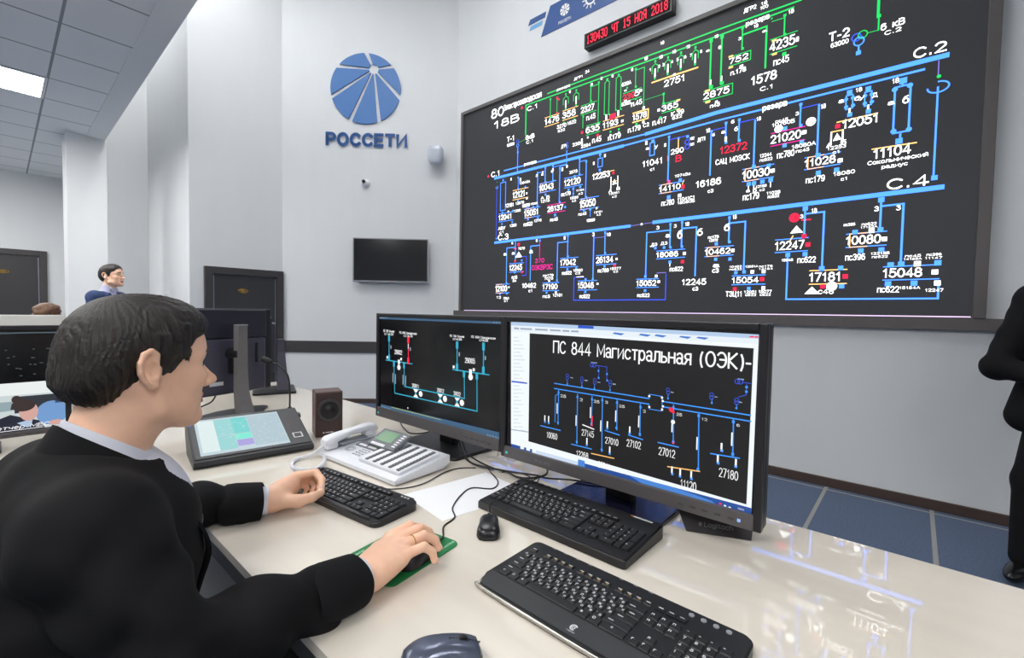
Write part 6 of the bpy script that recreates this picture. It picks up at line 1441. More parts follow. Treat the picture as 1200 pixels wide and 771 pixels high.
# ------------------------------------------------------------------ mice
def mouse(label, loc, rz, L, W, H, body_m, side_m, flat=1.0, wheel_m=None, z=ZD):
    """x forward"""
    t = thing('computer_mouse', label, 'mouse', (loc[0], loc[1], z + 0.0008), rz)
    def prof(u):           # u 0 (tail) .. 1 (front): half width, height
        hw = W / 2 * (math.sin(PI * min(1, max(0, .06 + .88 * u))) ** .38) * (0.90 + 0.14 * math.cos(2 * PI * (u - .08)))
        hh = H * (math.sin(PI * (0.04 + 0.80 * u) ** 0.80) ** .55)
        return hw, max(.006, hh)
    rows = []
    N = 18
    for i in range(N + 1):
        u = i / N
        hw, hh = prof(u)
        if i in (0, N): hw *= .55; hh *= .55
        row = []
        for k in range(17):
            a = PI * k / 16
            cx_, sz = math.cos(a), math.sin(a)
            row.append(((u - .5) * L, hw * math.copysign(abs(cx_) ** .62, cx_), 0.002 + hh * sz ** .72))
        rows.append(row)
    b = MB(); g = b.grid(rows)
    b.bm.faces.new(g[0]); b.bm.faces.new(g[-1])
    for f in b.bm.faces:
        c = f.calc_center_median()
        f.material_index = 1 if c.z < H * .45 else 0
    ob = b.build('shell', [body_m, side_m], t, smooth=True, angle=60)
    MB().prism([(r[0][0], r[0][1] * .94) for r in rows] + [(r[-1][0], r[-1][1] * .94) for r in rows[::-1]], 0.0, 0.0025).build('sole', M_rubber, t)
    hz_ = prof(.76)[1]
    wm = MB().cyl((L * .26, -0.0035, hz_ * .93), (L * .26, 0.0035, hz_ * .93), 0.0085, n=20)
    wm.build('scroll_wheel', wheel_m or M_rubber, t, smooth=True, angle=40)
    sl = MB()
    for i in range(10):
        u0, u1 = .58 + .04 * i, .58 + .04 * (i + 1)
        sl.box(((u0 + u1 - 1) / 2 * L, 0, prof((u0 + u1) / 2)[1] + 0.0008), (L * .041, 0.0016, 0.0026))
    sl.build('button_split', M_blackg, t)
    return t
M_mouse = mat('mouse_black', (24, 24, 27), rough=0.28, var=0.03)
mouse('small black wired mouse on bare desk beside the squared keyboard', (0.777, 0.752), R(43), 0.100, 0.064, 0.029, M_mouse, M_black)
mouse('large glossy slate grey mouse at the front edge of the picture', (0.428, 0.508), R(-33), 0.122, 0.070, 0.041,
      mat('mouse_slate', (92, 98, 116), rough=0.22, metal=0.45, var=0.03), M_black)
mouse('black mouse under the right hand of the seated person on the green pad', (0.580, 0.768), R(10), 0.100, 0.058, 0.032, M_mouse, M_black, z=ZD + 0.0030)

# mouse pad
mp = thing('mouse_pad', 'green mouse pad with small white lettering under the seated person\'s right hand', 'mouse pad', (0.575, 0.822, ZD + 0.0006), R(9))
MB().prism(rrect(0.208, 0.165, 0.018, 5), 0, 0.0022, bev=0.0006).build('pad', mat('pad_green', (22, 122, 66), rough=0.55, var=0.08, scale=200), mp)
g = bmesh.new()
lettering(g, 'Эл.Солвентал', -0.098, 0.066, 0.008, 0.056, M=Matrix.Translation((0, 0, 0.0026)), slant=.2)
lettering(g, 'соло.системы', 0.042, -0.070, 0.008, 0.056, M=Matrix.Translation((0, 0, 0.0026)), slant=.2)
me = bpy.data.meshes.new('pad_lettering'); g.to_mesh(me); g.free(); me.materials.append(mat('pad_print', (190, 225, 205), rough=0.6, var=0))
o = bpy.data.objects.new('pad_lettering', me); COL.objects.link(o); o.parent = mp

# paper sheet
pp = MB().box((0, 0, 0.0003), (0.297, 0.21, 0.0005))
ps = pp.build('paper_sheet', mat('paper_white', (238, 239, 242), rough=0.7, var=0.01))
ps.location = (0.895, 0.956, ZD + 0.0002); ps.rotation_euler = (0, 0, R(-8))
tag(ps, 'blank white sheet of paper lying between the slim and squared keyboards', 'paper')

# ------------------------------------------------------------------ desk phone
def desk_phone():
    t = thing('desk_phone', 'white office phone with green tilted display and block of programmable keys', 'phone', (0.878, 1.372, ZD + 0.0008), R(-87))
    M_ph = mat('phone_white', (226, 228, 234), rough=0.35, var=0.02)
    M_phg = mat('phone_grey', (104, 107, 114), rough=0.4)
    w, d = 0.448, 0.225
    X0, X1, Y0, Y1 = -w / 2, w / 2, -d / 2, d / 2
    b = MB()
    prof = [(Y0, 0.004), (Y0, 0.016), (Y0 + 0.012, 0.022), (Y1 - 0.012, 0.050), (Y1, 0.044), (Y1, 0.018), (Y1 - 0.03, 0.004)]
    b.prism(prof, X0, X1, bev=0)
    Ms = Matrix(((0, 0, 1, 0), (1, 0, 0, 0), (0, 1, 0, 0), (0, 0, 0, 1)))
    bmesh.ops.transform(b.bm, matrix=Ms, verts=b.bm.verts)
    bmesh.ops.bevel(b.bm, geom=[e for e in b.bm.edges if abs(e.verts[0].co.x - e.verts[1].co.x) < 1e-6], offset=0.003, segments=2, affect='EDGES')
    b.build('body', M_ph, t, smooth=True, angle=35)
    a = math.atan2(0.028, d - 0.024)
    P = Matrix.Translation((0, Y0 + 0.012, 0.0222)) @ Matrix.Rotation(a, 4, 'X')   # face plane: x right, y back
    MB().box((0.205 - 0.2, -0.004, 0), (0.38, 0.004, 0.0)).bm.free()
    # key block on the right, raised
    kx0, kx1, ky0, ky1 = -0.005, 0.212, 0.012, 0.178
    MB().box(((kx0 + kx1) / 2, (ky0 + ky1) / 2, 0.005), (kx1 - kx0, ky1 - ky0, 0.012), M=P, bev=0.003).build('key_block', M_ph, t)
    first = None
    nb = 0
    lab = MB()
    sw = (kx1 - kx0 - 0.012) / 5
    for c in range(5):
        x = kx0 + 0.006 + sw * (c + .5)
        lab.box((x - sw * .22, (ky0 + ky1) / 2, 0.0115), (sw * .46, ky1 - ky0 - 0.014, 0.0012), M=P)
        for r_ in range(12):
            y = ky0 + 0.012 + (ky1 - ky0 - 0.024) * r_ / 11
            if first is None:
                q = MB().box((0, 0, 0), (sw * .30, 0.0105, 0.005), bev=0.001)
                o = q.build('phone_key', M_phg, t); first = o
            else:
                o = first.copy(); COL.objects.link(o); o.parent = t
            o.matrix_basis = P @ Matrix.Translation((x + sw * .24, y, 0.0125))
    lab.build('key_labels', mat('label_white', (240, 240, 242), rough=0.5, var=0), t)
    # grey inlay and display
    MB().box((-0.075, 0.130, 0.0015), (0.125, 0.085, 0.004), M=P, bev=0.001).build('grey_inlay', M_phg, t)
    k = MB()
    for x in (-0.105, -0.05): k.box((x, 0.098, 0.0042), (0.042, 0.010, 0.003), M=P, bev=0.001)
    k.build('soft_keys', mat('label_white'), t)
    for i in range(3):
        for j in range(4):
            kk = MB().box((0, 0, 0), (0.011, 0.007, 0.003), bev=0.001)
            o = kk.build('dial_key', mat('dial_grey', (176, 178, 184), rough=0.4), t)
            o.matrix_basis = P @ Matrix.Translation((-0.075 + i * 0.017, 0.038 + j * 0.013, 0.001))
    g = bmesh.new()
    for r_ in (0.016, 0.010):
        ribbon(g, [(-0.125 + 1.25 * r_ * math.cos(2 * PI * i / 24), 0.058 + r_ * math.sin(2 * PI * i / 24)) for i in range(25)], 0.003, 0, P @ Matrix.Translation((0, 0, 0.0008)))
    me = bpy.data.meshes.new('round_print'); g.to_mesh(me); g.free(); me.materials.append(mat('print_silver', (150, 154, 160), rough=0.4))
    o = bpy.data.objects.new('round_print', me); COL.objects.link(o); o.parent = t
    D = Matrix.Translation((-0.005, 0.035, 0.068)) @ Matrix.Rotation(R(27), 4, 'X')
    MB().box((0, 0, 0), (0.150, 0.085, 0.012), M=D, bev=0.003).build('display_unit', M_phg, t)
    MB().box((-0.014, 0.006, 0.0064), (0.088, 0.05, 0.001), M=D).build('display', mat('lcd_green', (86, 138, 92), rough=0.25, var=0.03), t)
    k = MB()
    for i in range(6): k.box((0.058, -0.028 + i * 0.011, 0.0068), (0.016, 0.005, 0.003), M=D)
    k.box((-0.02, -0.036, 0.006), (0.075, 0.010, 0.006), M=D, bev=0.002)
    k.build('display_keys', mat('label_white'), t)
    MB().box((-0.02, 0.05, 0.046), (0.06, 0.03, 0.05), bev=0.004).build('display_arm', M_phg, t)
    # handset lies along the left edge
    hx = X0 + 0.030
    h = MB()
    pts = [(hx, Y0 + 0.004, 0.052), (hx, Y0 + 0.018, 0.056), (hx, Y0 + 0.05, 0.062), (hx, 0.0, 0.073), (hx, Y1 - 0.05, 0.078), (hx, Y1 - 0.02, 0.074), (hx, Y1 - 0.006, 0.068)]
    rows = []
    for p, (rw, rh) in zip(pts, ((.019, .010), (.026, .017), (.025, .0155), (.019, .011), (.022, .0125), (.026, .016), (.018, .009))):
        rows.append([(p[0] + rw * math.copysign(abs(math.cos(q)) ** .6, math.cos(q)), p[1], p[2] + rh * math.copysign(abs(math.sin(q)) ** .6, math.sin(q))) for q in [2 * PI * k / 20 for k in range(20)]])
    gg = h.grid(rows, closed=True); h.bm.faces.new(gg[0]); h.bm.faces.new(gg[-1])
    h.box((hx, Y0 + 0.03, 0.040), (0.042, 0.044, 0.026), bev=0.006).box((hx, Y1 - 0.036, 0.058), (0.042, 0.044, 0.026), bev=0.006)
    h.build('handset', M_ph, t, smooth=True, angle=50)
    MB().box((hx + 0.046, 0.01, 0.046), (0.012, 0.15, 0.004)).box((hx, 0.0, 0.040), (0.05, 0.12, 0.012), M=None, bev=0.004).build('cradle', mat('cradle_grey', (120, 124, 132), rough=0.4), t)
    # coiled cord: loop on the desk to the left front
    path = spline([(hx, Y0 + 0.006, 0.040), (hx - 0.02, Y0 - 0.025, 0.014), (hx - 0.025, Y0 - 0.085, 0.0075), (hx + 0.045, Y0 - 0.125, 0.0075), (hx + 0.115, Y0 - 0.10, 0.0075), (hx + 0.085, Y0 - 0.045, 0.0075), (hx + 0.03, Y0 - 0.006, 0.012)], 40)
    coil = []
    s = 0
    for i in range(len(path) - 1):
        p, q_ = path[i], path[i + 1]
        tdir = (q_ - p).normalized(); n1 = tdir.cross(Vector((0, 0, 1))).normalized(); n2 = n1.cross(tdir)
        s += (q_ - p).length
        for k in range(2):
            ss = s + (q_ - p).length * k / 2
            ang = 2 * PI * ss / 0.0052
            coil.append(p + (q_ - p) * (k / 2) + (n1 * math.cos(ang) + n2 * math.sin(ang)) * 0.0055)
    MB().tube(coil, 0.0019, 6).build('coiled_cord', M_ph, t, smooth=True)
    return t
desk_phone()

# ------------------------------------------------------------------ cables
M_cable = mat('cable_black', (16, 16, 18), rough=0.45)
def cable(label, pts, r=0.0022, n=8):
    o = MB().tube(spline(pts, n), r, 8).build('cable', M_cable, smooth=True)
    return tag(o, label, 'cable')
zc = ZD + 0.0028
cable('thin cable running from the mouse under the hand over the white paper', [(0.636, 0.778, 0.765), (0.675, 0.80, 0.756), (0.715, 0.845, zc), (0.765, 0.862, zc), (0.80, 0.91, zc), (0.87, 0.955, zc), (0.93, 0.972, zc), (0.968, 0.925, zc), (1.02, 0.95, zc), (1.062, 1.02, zc), (1.085, 1.065, 0.757)], 0.0020)
cable('thin cable from the slim keyboard curving past the phone to the cable tangle', [(0.735, 1.155, 0.762), (0.755, 1.140, zc), (0.805, 1.108, zc), (0.864, 1.105, zc), (0.965, 1.133, zc), (1.02, 1.125, zc), (1.060, 1.09, zc)], 0.0018)
cable('thin cable from the small mouse across the squared keyboard', [(0.822, 0.792, 0.765), (0.832, 0.803, 0.778), (0.838, 0.797, 0.7905), (0.870, 0.790, 0.7945), (0.945, 0.797, 0.800), (1.02, 0.795, 0.8035), (1.05, 0.815, 0.786), (1.085, 0.855, zc), (1.125, 0.915, zc), (1.11, 0.965, 0.757), (1.08, 0.99, 0.758)], 0.0018)
cable('thick black cable hanging from behind the left monitor to the paper', [(1.147, 1.29, 0.825), (1.125, 1.235, 0.775), (1.10, 1.185, 0.757), (1.074, 1.12, 0.757), (1.074, 1.05, 0.760), (1.088, 0.98, 0.7615), (1.074, 0.918, 0.7615), (1.098, 0.878, 0.762), (1.15, 0.862, 0.765), (1.185, 0.885, 0.78), (1.20, 0.90, 0.83)], 0.0034)
cable('second black cable in the tangle lying along the desk under both monitors', [(1.165, 1.30, 0.83), (1.13, 1.215, 0.765), (1.106, 1.16, 0.7635), (1.086, 1.09, 0.7635), (1.090, 1.03, 0.757), (1.118, 0.975, zc), (1.148, 0.90, zc), (1.142, 0.853, 0.757), (1.165, 0.77, 0.766), (1.19, 0.70, 0.766), (1.235, 0.65, 0.766)], 0.0028)
cable('black cable looping on the desk behind the phone display', [(1.26, 1.80, 0.80), (1.235, 1.775, 0.757), (1.19, 1.68, zc), (1.165, 1.60, zc), (1.21, 1.565, zc), (1.28, 1.58, zc), (1.31, 1.60, 0.757)], 0.0026)
cable('black cable hanging down the back of the monitor beside the seated person', [(0.70, 2.55, 0.845), (0.675, 2.53, 0.82), (0.63, 2.555, 0.795), (0.575, 2.58, 0.762), (0.52, 2.60, zc), (0.45, 2.60, zc)], 0.0035)

# ================================================================== bodies as smooth blended volumes
class Sdf:
    """a list of soft-blended tapered capsules and ellipsoids, meshed as one continuous surface"""
    def __init__(s, disp=None, maxdisp=0.0):
        s.ops = []; s.disp = disp; s.maxdisp = maxdisp
    def cap(s, a, b, ra, rb=None, k=0.02, mode='u'):
        s.ops.append(('c', np.array(a, float), np.array(b, float), ra, ra if rb is None else rb, k, mode)); return s
    def chain(s, pts, rs, k=0.01, mode='u'):
        for i in range(len(pts) - 1):
            s.cap(pts[i], pts[i + 1], rs[i], rs[i + 1], k if i == 0 else min(k, rs[i] * .6), mode)
        return s
    def ell(s, c, r, M=None, k=0.02, mode='u'):
        """M: 3x3 rotation (columns are the ellipsoid's axes)"""
        s.ops.append(('e', np.array(c, float), np.array(r, float), np.array(M if M is not None else np.eye(3), float), 0, k, mode)); return s
    def fcap(s, a, b, ra, rb, axis, flat, k=0.01, mode='u'):
        """capsule flattened by 'flat' (<1) along unit vector axis"""
        s.ops.append(('f', np.array(a, float), np.array(b, float), ra, rb, k, mode, np.array(axis, float) / np.linalg.norm(axis), flat)); return s
    def half(s, p, n, k=0.005, mode='i'):
        """keep the side n points away from"""
        s.ops.append(('h', np.array(p, float), np.array(n, float) / np.linalg.norm(n), 0, 0, k, mode)); return s
    @staticmethod
    def d1(o, P):
        if o[0] == 'c':
            a, b, ra, rb = o[1:5]
            ba = b - a; L = ba @ ba + 1e-12
            pa = P - a
            h = np.clip(pa @ ba / L, 0, 1)
            return np.linalg.norm(pa - h[:, None] * ba, axis=1) - (ra + (rb - ra) * h)
        if o[0] == 'f':
            a, b, ra, rb = o[1:5]; ax, fl = o[7], o[8]
            ba = b - a; L = ba @ ba + 1e-12
            pa = P - a
            h = np.clip(pa @ ba / L, 0, 1)
            v = pa - h[:, None] * ba
            w = v @ ax
            v = v + np.outer(w * (1 / fl - 1), ax)
            return (np.linalg.norm(v, axis=1) - (ra + (rb - ra) * h)) * (fl * .6 + .4)
        if o[0] == 'e':
            q = (P - o[1]) @ o[3]
            k0 = np.linalg.norm(q / o[2], axis=1); k1 = np.linalg.norm(q / (o[2] * o[2]), axis=1) + 1e-9
            return np.where(k0 < 1e-3, -o[2].min(), k0 * (k0 - 1) / k1)
        return (P - o[1]) @ o[2]
    def ev(s, P, ops=None):
        d = np.full(len(P), 1e3)
        for o in (ops if ops is not None else s.ops):
            e = s.d1(o, P); k, mode = o[5], o[6]
            if mode == 'u':
                h = np.clip(.5 + .5 * (d - e) / k, 0, 1)
                d = d + (e - d) * h - k * h * (1 - h)
            else:
                if mode == 's': e = -e
                h = np.clip(.5 - .5 * (d - e) / k, 0, 1)
                d = d + (e - d) * h + k * h * (1 - h)
        if s.disp is not None:
            d = d + s.disp(P)
        return d
    def mesh(s, h, bounds=None, block=14):
        if bounds is None:
            lo, hi = np.full(3, 1e9), np.full(3, -1e9)
            for o in s.ops:
                if o[6] != 'u': continue
                if o[0] in 'cf':
                    for p, r in ((o[1], o[3]), (o[2], o[4])):
                        lo = np.minimum(lo, p - r); hi = np.maximum(hi, p + r)
                else:
                    r = o[2].max(); lo = np.minimum(lo, o[1] - r); hi = np.maximum(hi, o[1] + r)
            lo -= .02; hi += .02
        else:
            lo, hi = np.array(bounds[0], float), np.array(bounds[1], float)
        nb = np.ceil((hi - lo) / (h * block)).astype(int) + 1
        n = nb * block
        F = np.ones(n, np.float32)
        bi = np.stack(np.meshgrid(*[np.arange(k) for k in nb], indexing='ij'), -1).reshape(-1, 3)
        cen = lo + (bi + .5) * block * h
        rad = block * h * .87 + h * 2 + s.maxdisp
        dc = s.ev(cen)
        D = np.array([s.d1(o, cen) for o in s.ops])
        loc = np.stack(np.meshgrid(*[np.arange(block)] * 3, indexing='ij'), -1).reshape(-1, 3) * h
        for j, (b, d) in enumerate(zip(bi, dc)):
            sl = tuple(slice(b[q] * block, (b[q] + 1) * block) for q in range(3))
            if abs(d) > rad * 1.35 + .012:
                F[sl] = 1 if d > 0 else -1
                continue
            ops = [o for i, o in enumerate(s.ops) if (o[6] == 'u' and D[i, j] < max(d, 0) + 2 * rad + o[5]) or (o[6] == 's' and D[i, j] < 1.5 * rad + o[5]) or o[6] == 'i']
            if not ops: ops = s.ops
            F[sl] = s.ev(lo + b * block * h + loc, ops).reshape(block, block, block)
        I = (F < 0)
        c = np.zeros(tuple(n - 1), np.int8)
        for dx in (0, 1):
            for dy in (0, 1):
                for dz in (0, 1):
                    c += I[dx:n[0] - 1 + dx, dy:n[1] - 1 + dy, dz:n[2] - 1 + dz]
        act = np.argwhere((c > 0) & (c < 8))
        idx = np.full(tuple(n - 1), -1, np.int32)
        idx[tuple(act.T)] = np.arange(len(act))
        acc = np.zeros((len(act), 3)); cnt = np.zeros(len(act))
        for ax in range(3):
            o1, o2 = [a for a in range(3) if a != ax]
            for u in (0, 1):
                for v in (0, 1):
                    off = np.zeros(3, int); off[o1] = u; off[o2] = v
                    p0 = act + off; p1 = p0.copy(); p1[:, ax] += 1
                    f0 = F[tuple(p0.T)]; f1 = F[tuple(p1.T)]
                    m = (f0 < 0) != (f1 < 0)
                    t = np.where(m, f0 / np.where(m, f0 - f1, 1), 0)
                    q = p0.astype(float); q[:, ax] += t
                    acc[m] += q[m]; cnt[m] += 1
        V = lo + acc / cnt[:, None] * h
        faces = []
        for ax in range(3):
            o1, o2 = (ax + 1) % 3, (ax + 2) % 3
            sl0 = [slice(1, n[q] - 1) for q in range(3)]; sl0[ax] = slice(0, n[ax] - 1)
            sl1 = list(sl0); sl1[ax] = slice(1, n[ax])
            A, B = I[tuple(sl0)], I[tuple(sl1)]
            e = np.argwhere(A != B)
            base = e.copy()
            for q in range(3):
                if q != ax: base[:, q] += 1
            fl = A[tuple(e.T)]
            q = []
            for du, dv in ((-1, -1), (0, -1), (0, 0), (-1, 0)):
                p = base.copy(); p[:, o1] += du; p[:, o2] += dv
                q.append(idx[tuple(p.T)])
            q = np.stack(q, 1)
            q[~fl] = q[~fl][:, ::-1]
            faces.append(q)
        Fc = np.concatenate(faces)
        Fc = Fc[(Fc >= 0).all(1)]
        return V, Fc
    def build(s, name, mats, parent=None, h=0.005, bounds=None, relax=1, pick=None):
        V, Fc = s.mesh(h, bounds)
        for _ in range(relax):
            S = np.zeros_like(V); N = np.zeros(len(V))
            for i in range(4):
                a, b = Fc[:, i], Fc[:, (i + 1) % 4]
                np.add.at(S, a, V[b]); np.add.at(N, a, 1)
                np.add.at(S, b, V[a]); np.add.at(N, b, 1)
            V = V * .5 + .5 * S / np.maximum(N, 1)[:, None]
        me = bpy.data.meshes.new(name)
        me.from_pydata(V.tolist(), [], Fc.tolist())
        for mm in (mats if isinstance(mats, (list, tuple)) else [mats]): me.materials.append(mm)
        if pick is not None:
            ctr = V[Fc].mean(1)
            me.polygons.foreach_set('material_index', pick(ctr).astype(np.int32))
        me.polygons.foreach_set('use_smooth', [True] * len(me.polygons))
        me.update()
        o = bpy.data.objects.new(name, me); COL.objects.link(o)
        if parent is not None: o.parent = parent
        return o

class Fr:
    """local frame: x forward, y left, z up"""
    def __init__(s, o, az, pitch=0.0, roll=0.0):
        M = Matrix.Rotation(R(az), 3, 'Z') @ Matrix.Rotation(R(pitch), 3, 'Y') @ Matrix.Rotation(R(roll), 3, 'X')
        s.M = np.array(M); s.o = np.array(o, float)
    def __call__(s, x, y, z): return s.o + s.M @ np.array((x, y, z), float)
    def inv(s, P): return (np.asarray(P) - s.o) @ s.M
    def rot(s, az=0, pitch=0, roll=0):
        return s.M @ np.array(Matrix.Rotation(R(az), 3, 'Z') @ Matrix.Rotation(R(pitch), 3, 'Y') @ Matrix.Rotation(R(roll), 3, 'X'))

def head_sdf(S, H, sc=1.0):
    """skull, face, ears and neck; H origin is midway between the ear canals"""
    p = lambda x, y, z: H(x * sc, y * sc, z * sc)
    E = lambda c, r, k=.02, mode='u', M=None: S.ell(p(*c), [q * sc for q in r], M if M is not None else H.M, k * sc, mode)
    Cc = lambda a, b, ra, rb, k=.02, mode='u': S.cap(p(*a), p(*b), ra * sc, rb * sc, k * sc, mode)
    E((0.008, 0, 0.040), (0.100, 0.074, 0.082))                       # skull
    E((0.050, 0, 0.030), (0.062, 0.064, 0.070), .03)                  # forehead
    E((0.048, 0, -0.035), (0.054, 0.056, 0.062), .03)                 # mid face
    for sg in (-1, 1):
        Cc((0.004, sg * 0.058, -0.030), (0.020, sg * 0.054, -0.072), 0.014, 0.015, .025)
        Cc((0.020, sg * 0.054, -0.072), (0.088, sg * 0.016, -0.098), 0.015, 0.014, .025)
        E((0.076, sg * 0.044, -0.020), (0.026, 0.022, 0.020), .02)    # cheekbone
        E((0.070, sg * 0.036, -0.060), (0.026, 0.022, 0.028), .025)
        Cc((0.100, sg * 0.012, 0.026), (0.086, sg * 0.050, 0.024), 0.010, 0.009, .014)   # brow ridge
    E((0.092, 0, -0.101), (0.018, 0.024, 0.016), .016)                # chin
    E((0.060, 0, -0.092), (0.045, 0.040, 0.022), .03)
    for sg in (-1, 1):
        E((0.112, sg * 0.033, 0.006), (0.017, 0.019, 0.013), .012, 's')      # eye socket
        E((0.0875, sg * 0.032, 0.005), (0.0125, 0.0135, 0.0125), .004)       # lidded eye
        Cc((0.098, sg * 0.022, 0.0105), (0.094, sg * 0.042, 0.0095), 0.0030, 0.0026, .004)
        Cc((0.0975, sg * 0.024, -0.0015), (0.092, sg * 0.042, 0.000), 0.0026, 0.0022, .005)
    Cc((0.098, 0, 0.014), (0.132, 0, -0.027), 0.0072, 0.0092, .012)   # nose
    E((0.1345, 0, -0.0325), (0.0115, 0.011, 0.0095), .008)
    for sg in (-1, 1):
        E((0.118, sg * 0.0125, -0.036), (0.012, 0.0075, 0.0085), .006)
        E((0.124, sg * 0.0065, -0.0445), (0.006, 0.0035, 0.004), .003, 's')
    Cc((0.106, 0, -0.044), (0.105, 0, -0.056), 0.008, 0.009, .012)
    Cc((0.1065, -0.016, -0.0615), (0.1065, 0.016, -0.0615), 0.0052, 0.0052, .008)
    E((0.1125, 0, -0.0605), (0.008, 0.014, 0.0054), .006)
    E((0.1100, 0, -0.0725), (0.0095, 0.016, 0.0066), .007)
    Cc((0.1205, -0.024, -0.0665), (0.1205, 0.024, -0.0665), 0.0045, 0.0045, .003, 's')
    E((0.106, 0, -0.0835), (0.008, 0.018, 0.006), .008, 's')
    # ears
    for sg in (-1, 1):
        er = H.M @ np.array(Matrix.Rotation(R(sg * 24), 3, 'Z') @ Matrix.Rotation(R(-10), 3, 'Y'))
        E((-0.006, sg * 0.079, 0.004), (0.0175, 0.0065, 0.030), .008, M=er)
        E((0.000, sg * 0.087, 0.002), (0.0095, 0.007, 0.015), .004, 's', M=er)
        rim = [(0.008, 0.018), (0.006, 0.030), (-0.006, 0.036), (-0.018, 0.030), (-0.0235, 0.016), (-0.022, 0.000), (-0.015, -0.016), (-0.004, -0.026), (0.004, -0.024)]
        pts = [p(x, sg * (0.083 - x * .42), z) for x, z in rim]
        S.chain(pts, [q * sc for q in (.003, .0042, .0048, .005, .0048, .0044, .0044, .0060, .0050)], .004)
        Cc((0.010, sg * 0.077, 0.004), (0.010, sg * 0.0765, -0.006), 0.005, 0.005, .005)    # tragus
    return S

def head_pick(H, sc=1.0):
    def f(P):
        q = H.inv(P) / sc
        r = np.zeros(len(q), int)
        lips = (q[:, 0] > .102) & (abs(q[:, 1]) < .022) & (q[:, 2] > -.0775 + q[:, 1] ** 2 * 14) & (q[:, 2] < -.0570 - q[:, 1] ** 2 * 14)
        r[lips] = 1
        return r
    return f

def strands(H, amp, freq, crown=(-0.035, 0.0, 0.11), seed=0.0, wob=6.0, sc=1.0):
    """ridges that run out from the crown like combed hair"""
    def f(P):
        q = H.inv(P) / sc - np.array(crown)
        a = np.arctan2(q[:, 1], q[:, 0])
        r = np.linalg.norm(q, axis=1)
        w = a + .10 * np.sin(r * 55 + seed + a * 3) + .05 * np.sin(r * 120 + a * 7)
        return -amp * (np.sin(w * freq) * .5 + np.sin(w * freq * 2.3 + 1.3 + seed) * .3 + np.sin(w * freq * 0.47 + 2.1) * .6) * np.clip(r * 14, 0, 1)
    return f

M_skin = mat('skin', (244, 196, 166), rough=0.48, var=0.06, scale=60, sss=0.10, bump=0.10, bscale=350)
M_lips = mat('lips', (200, 130, 118), rough=0.45, var=0.05, scale=80, sss=0.1)
M_hair = mat('hair_dark', (34, 27, 24), rough=0.5, var=0.35, scale=120, bump=0.5, bscale=260)
M_hairb = mat('hair_brown', (128, 96, 74), rough=0.5, var=0.3, scale=90, bump=0.4, bscale=200)
M_suit = mat('suit_black', (13, 13, 16), spec=0.25, rough=0.85, var=0.12, scale=300, bump=0.25, bscale=700)
M_shirt = mat('shirt_white', (214, 216, 228), rough=0.7, var=0.02, bump=0.1, bscale=500)
M_tie = mat('tie_grey', (96, 102, 118), rough=0.5, var=0.15, scale=200)
M_trouser = mat('trousers_black', (30, 30, 34), rough=0.85, var=0.1, scale=250)
M_shoe = mat('shoe_leather', (20, 19, 20), rough=0.25, var=0.05)
M_nail = mat('nail', (232, 190, 176), rough=0.3, var=0.02)

def combed_hair(name, crown, dark, light):
    """fine streaks that run out from the crown"""
    m = mat(name, dark, rough=0.45, var=0)
    nt = m.node_tree; b = nt.nodes['Principled BSDF']
    tc = nt.nodes.new('ShaderNodeTexCoord')
    sub = nt.nodes.new('ShaderNodeVectorMath'); sub.operation = 'SUBTRACT'; sub.inputs[1].default_value = tuple(crown)
    sp = nt.nodes.new('ShaderNodeSeparateXYZ')
    at = nt.nodes.new('ShaderNodeMath'); at.operation = 'ARCTAN2'
    ln = nt.nodes.new('ShaderNodeVectorMath'); ln.operation = 'LENGTH'
    cb = nt.nodes.new('ShaderNodeCombineXYZ')
    ns = nt.nodes.new('ShaderNodeTexNoise'); ns.inputs['Scale'].default_value = 1.0; ns.inputs['Detail'].default_value = 4; ns.inputs['Roughness'].default_value = .65
    rp = nt.nodes.new('ShaderNodeValToRGB')
    rp.color_ramp.elements[0].position = .40; rp.color_ramp.elements[0].color = srgb(*dark)
    rp.color_ramp.elements[1].position = .72; rp.color_ramp.elements[1].color = srgb(*light)
    mu = nt.nodes.new('ShaderNodeMath'); mu.operation = 'MULTIPLY'; mu.inputs[1].default_value = 26
    m2_ = nt.nodes.new('ShaderNodeMath'); m2_.operation = 'MULTIPLY'; m2_.inputs[1].default_value = 16
    bp = nt.nodes.new('ShaderNodeBump'); bp.inputs['Strength'].default_value = .8; bp.inputs['Distance'].default_value = .002
    L = nt.links.new
    L(tc.outputs['Object'], sub.inputs[0]); L(sub.outputs[0], sp.inputs[0]); L(sub.outputs[0], ln.inputs[0])
    L(sp.outputs['Y'], at.inputs[0]); L(sp.outputs['X'], at.inputs[1]); L(at.outputs[0], mu.inputs[0]); L(ln.outputs['Value'], m2_.inputs[0])
    L(mu.outputs[0], cb.inputs[0]); L(m2_.outputs[0], cb.inputs[1]); L(cb.outputs[0], ns.inputs['Vector'])
    L(ns.outputs['Fac'], rp.inputs[0]); L(rp.outputs[0], b.inputs['Base Color']); L(ns.outputs['Fac'], bp.inputs['Height']); L(bp.outputs[0], b.inputs['Normal'])
    return m

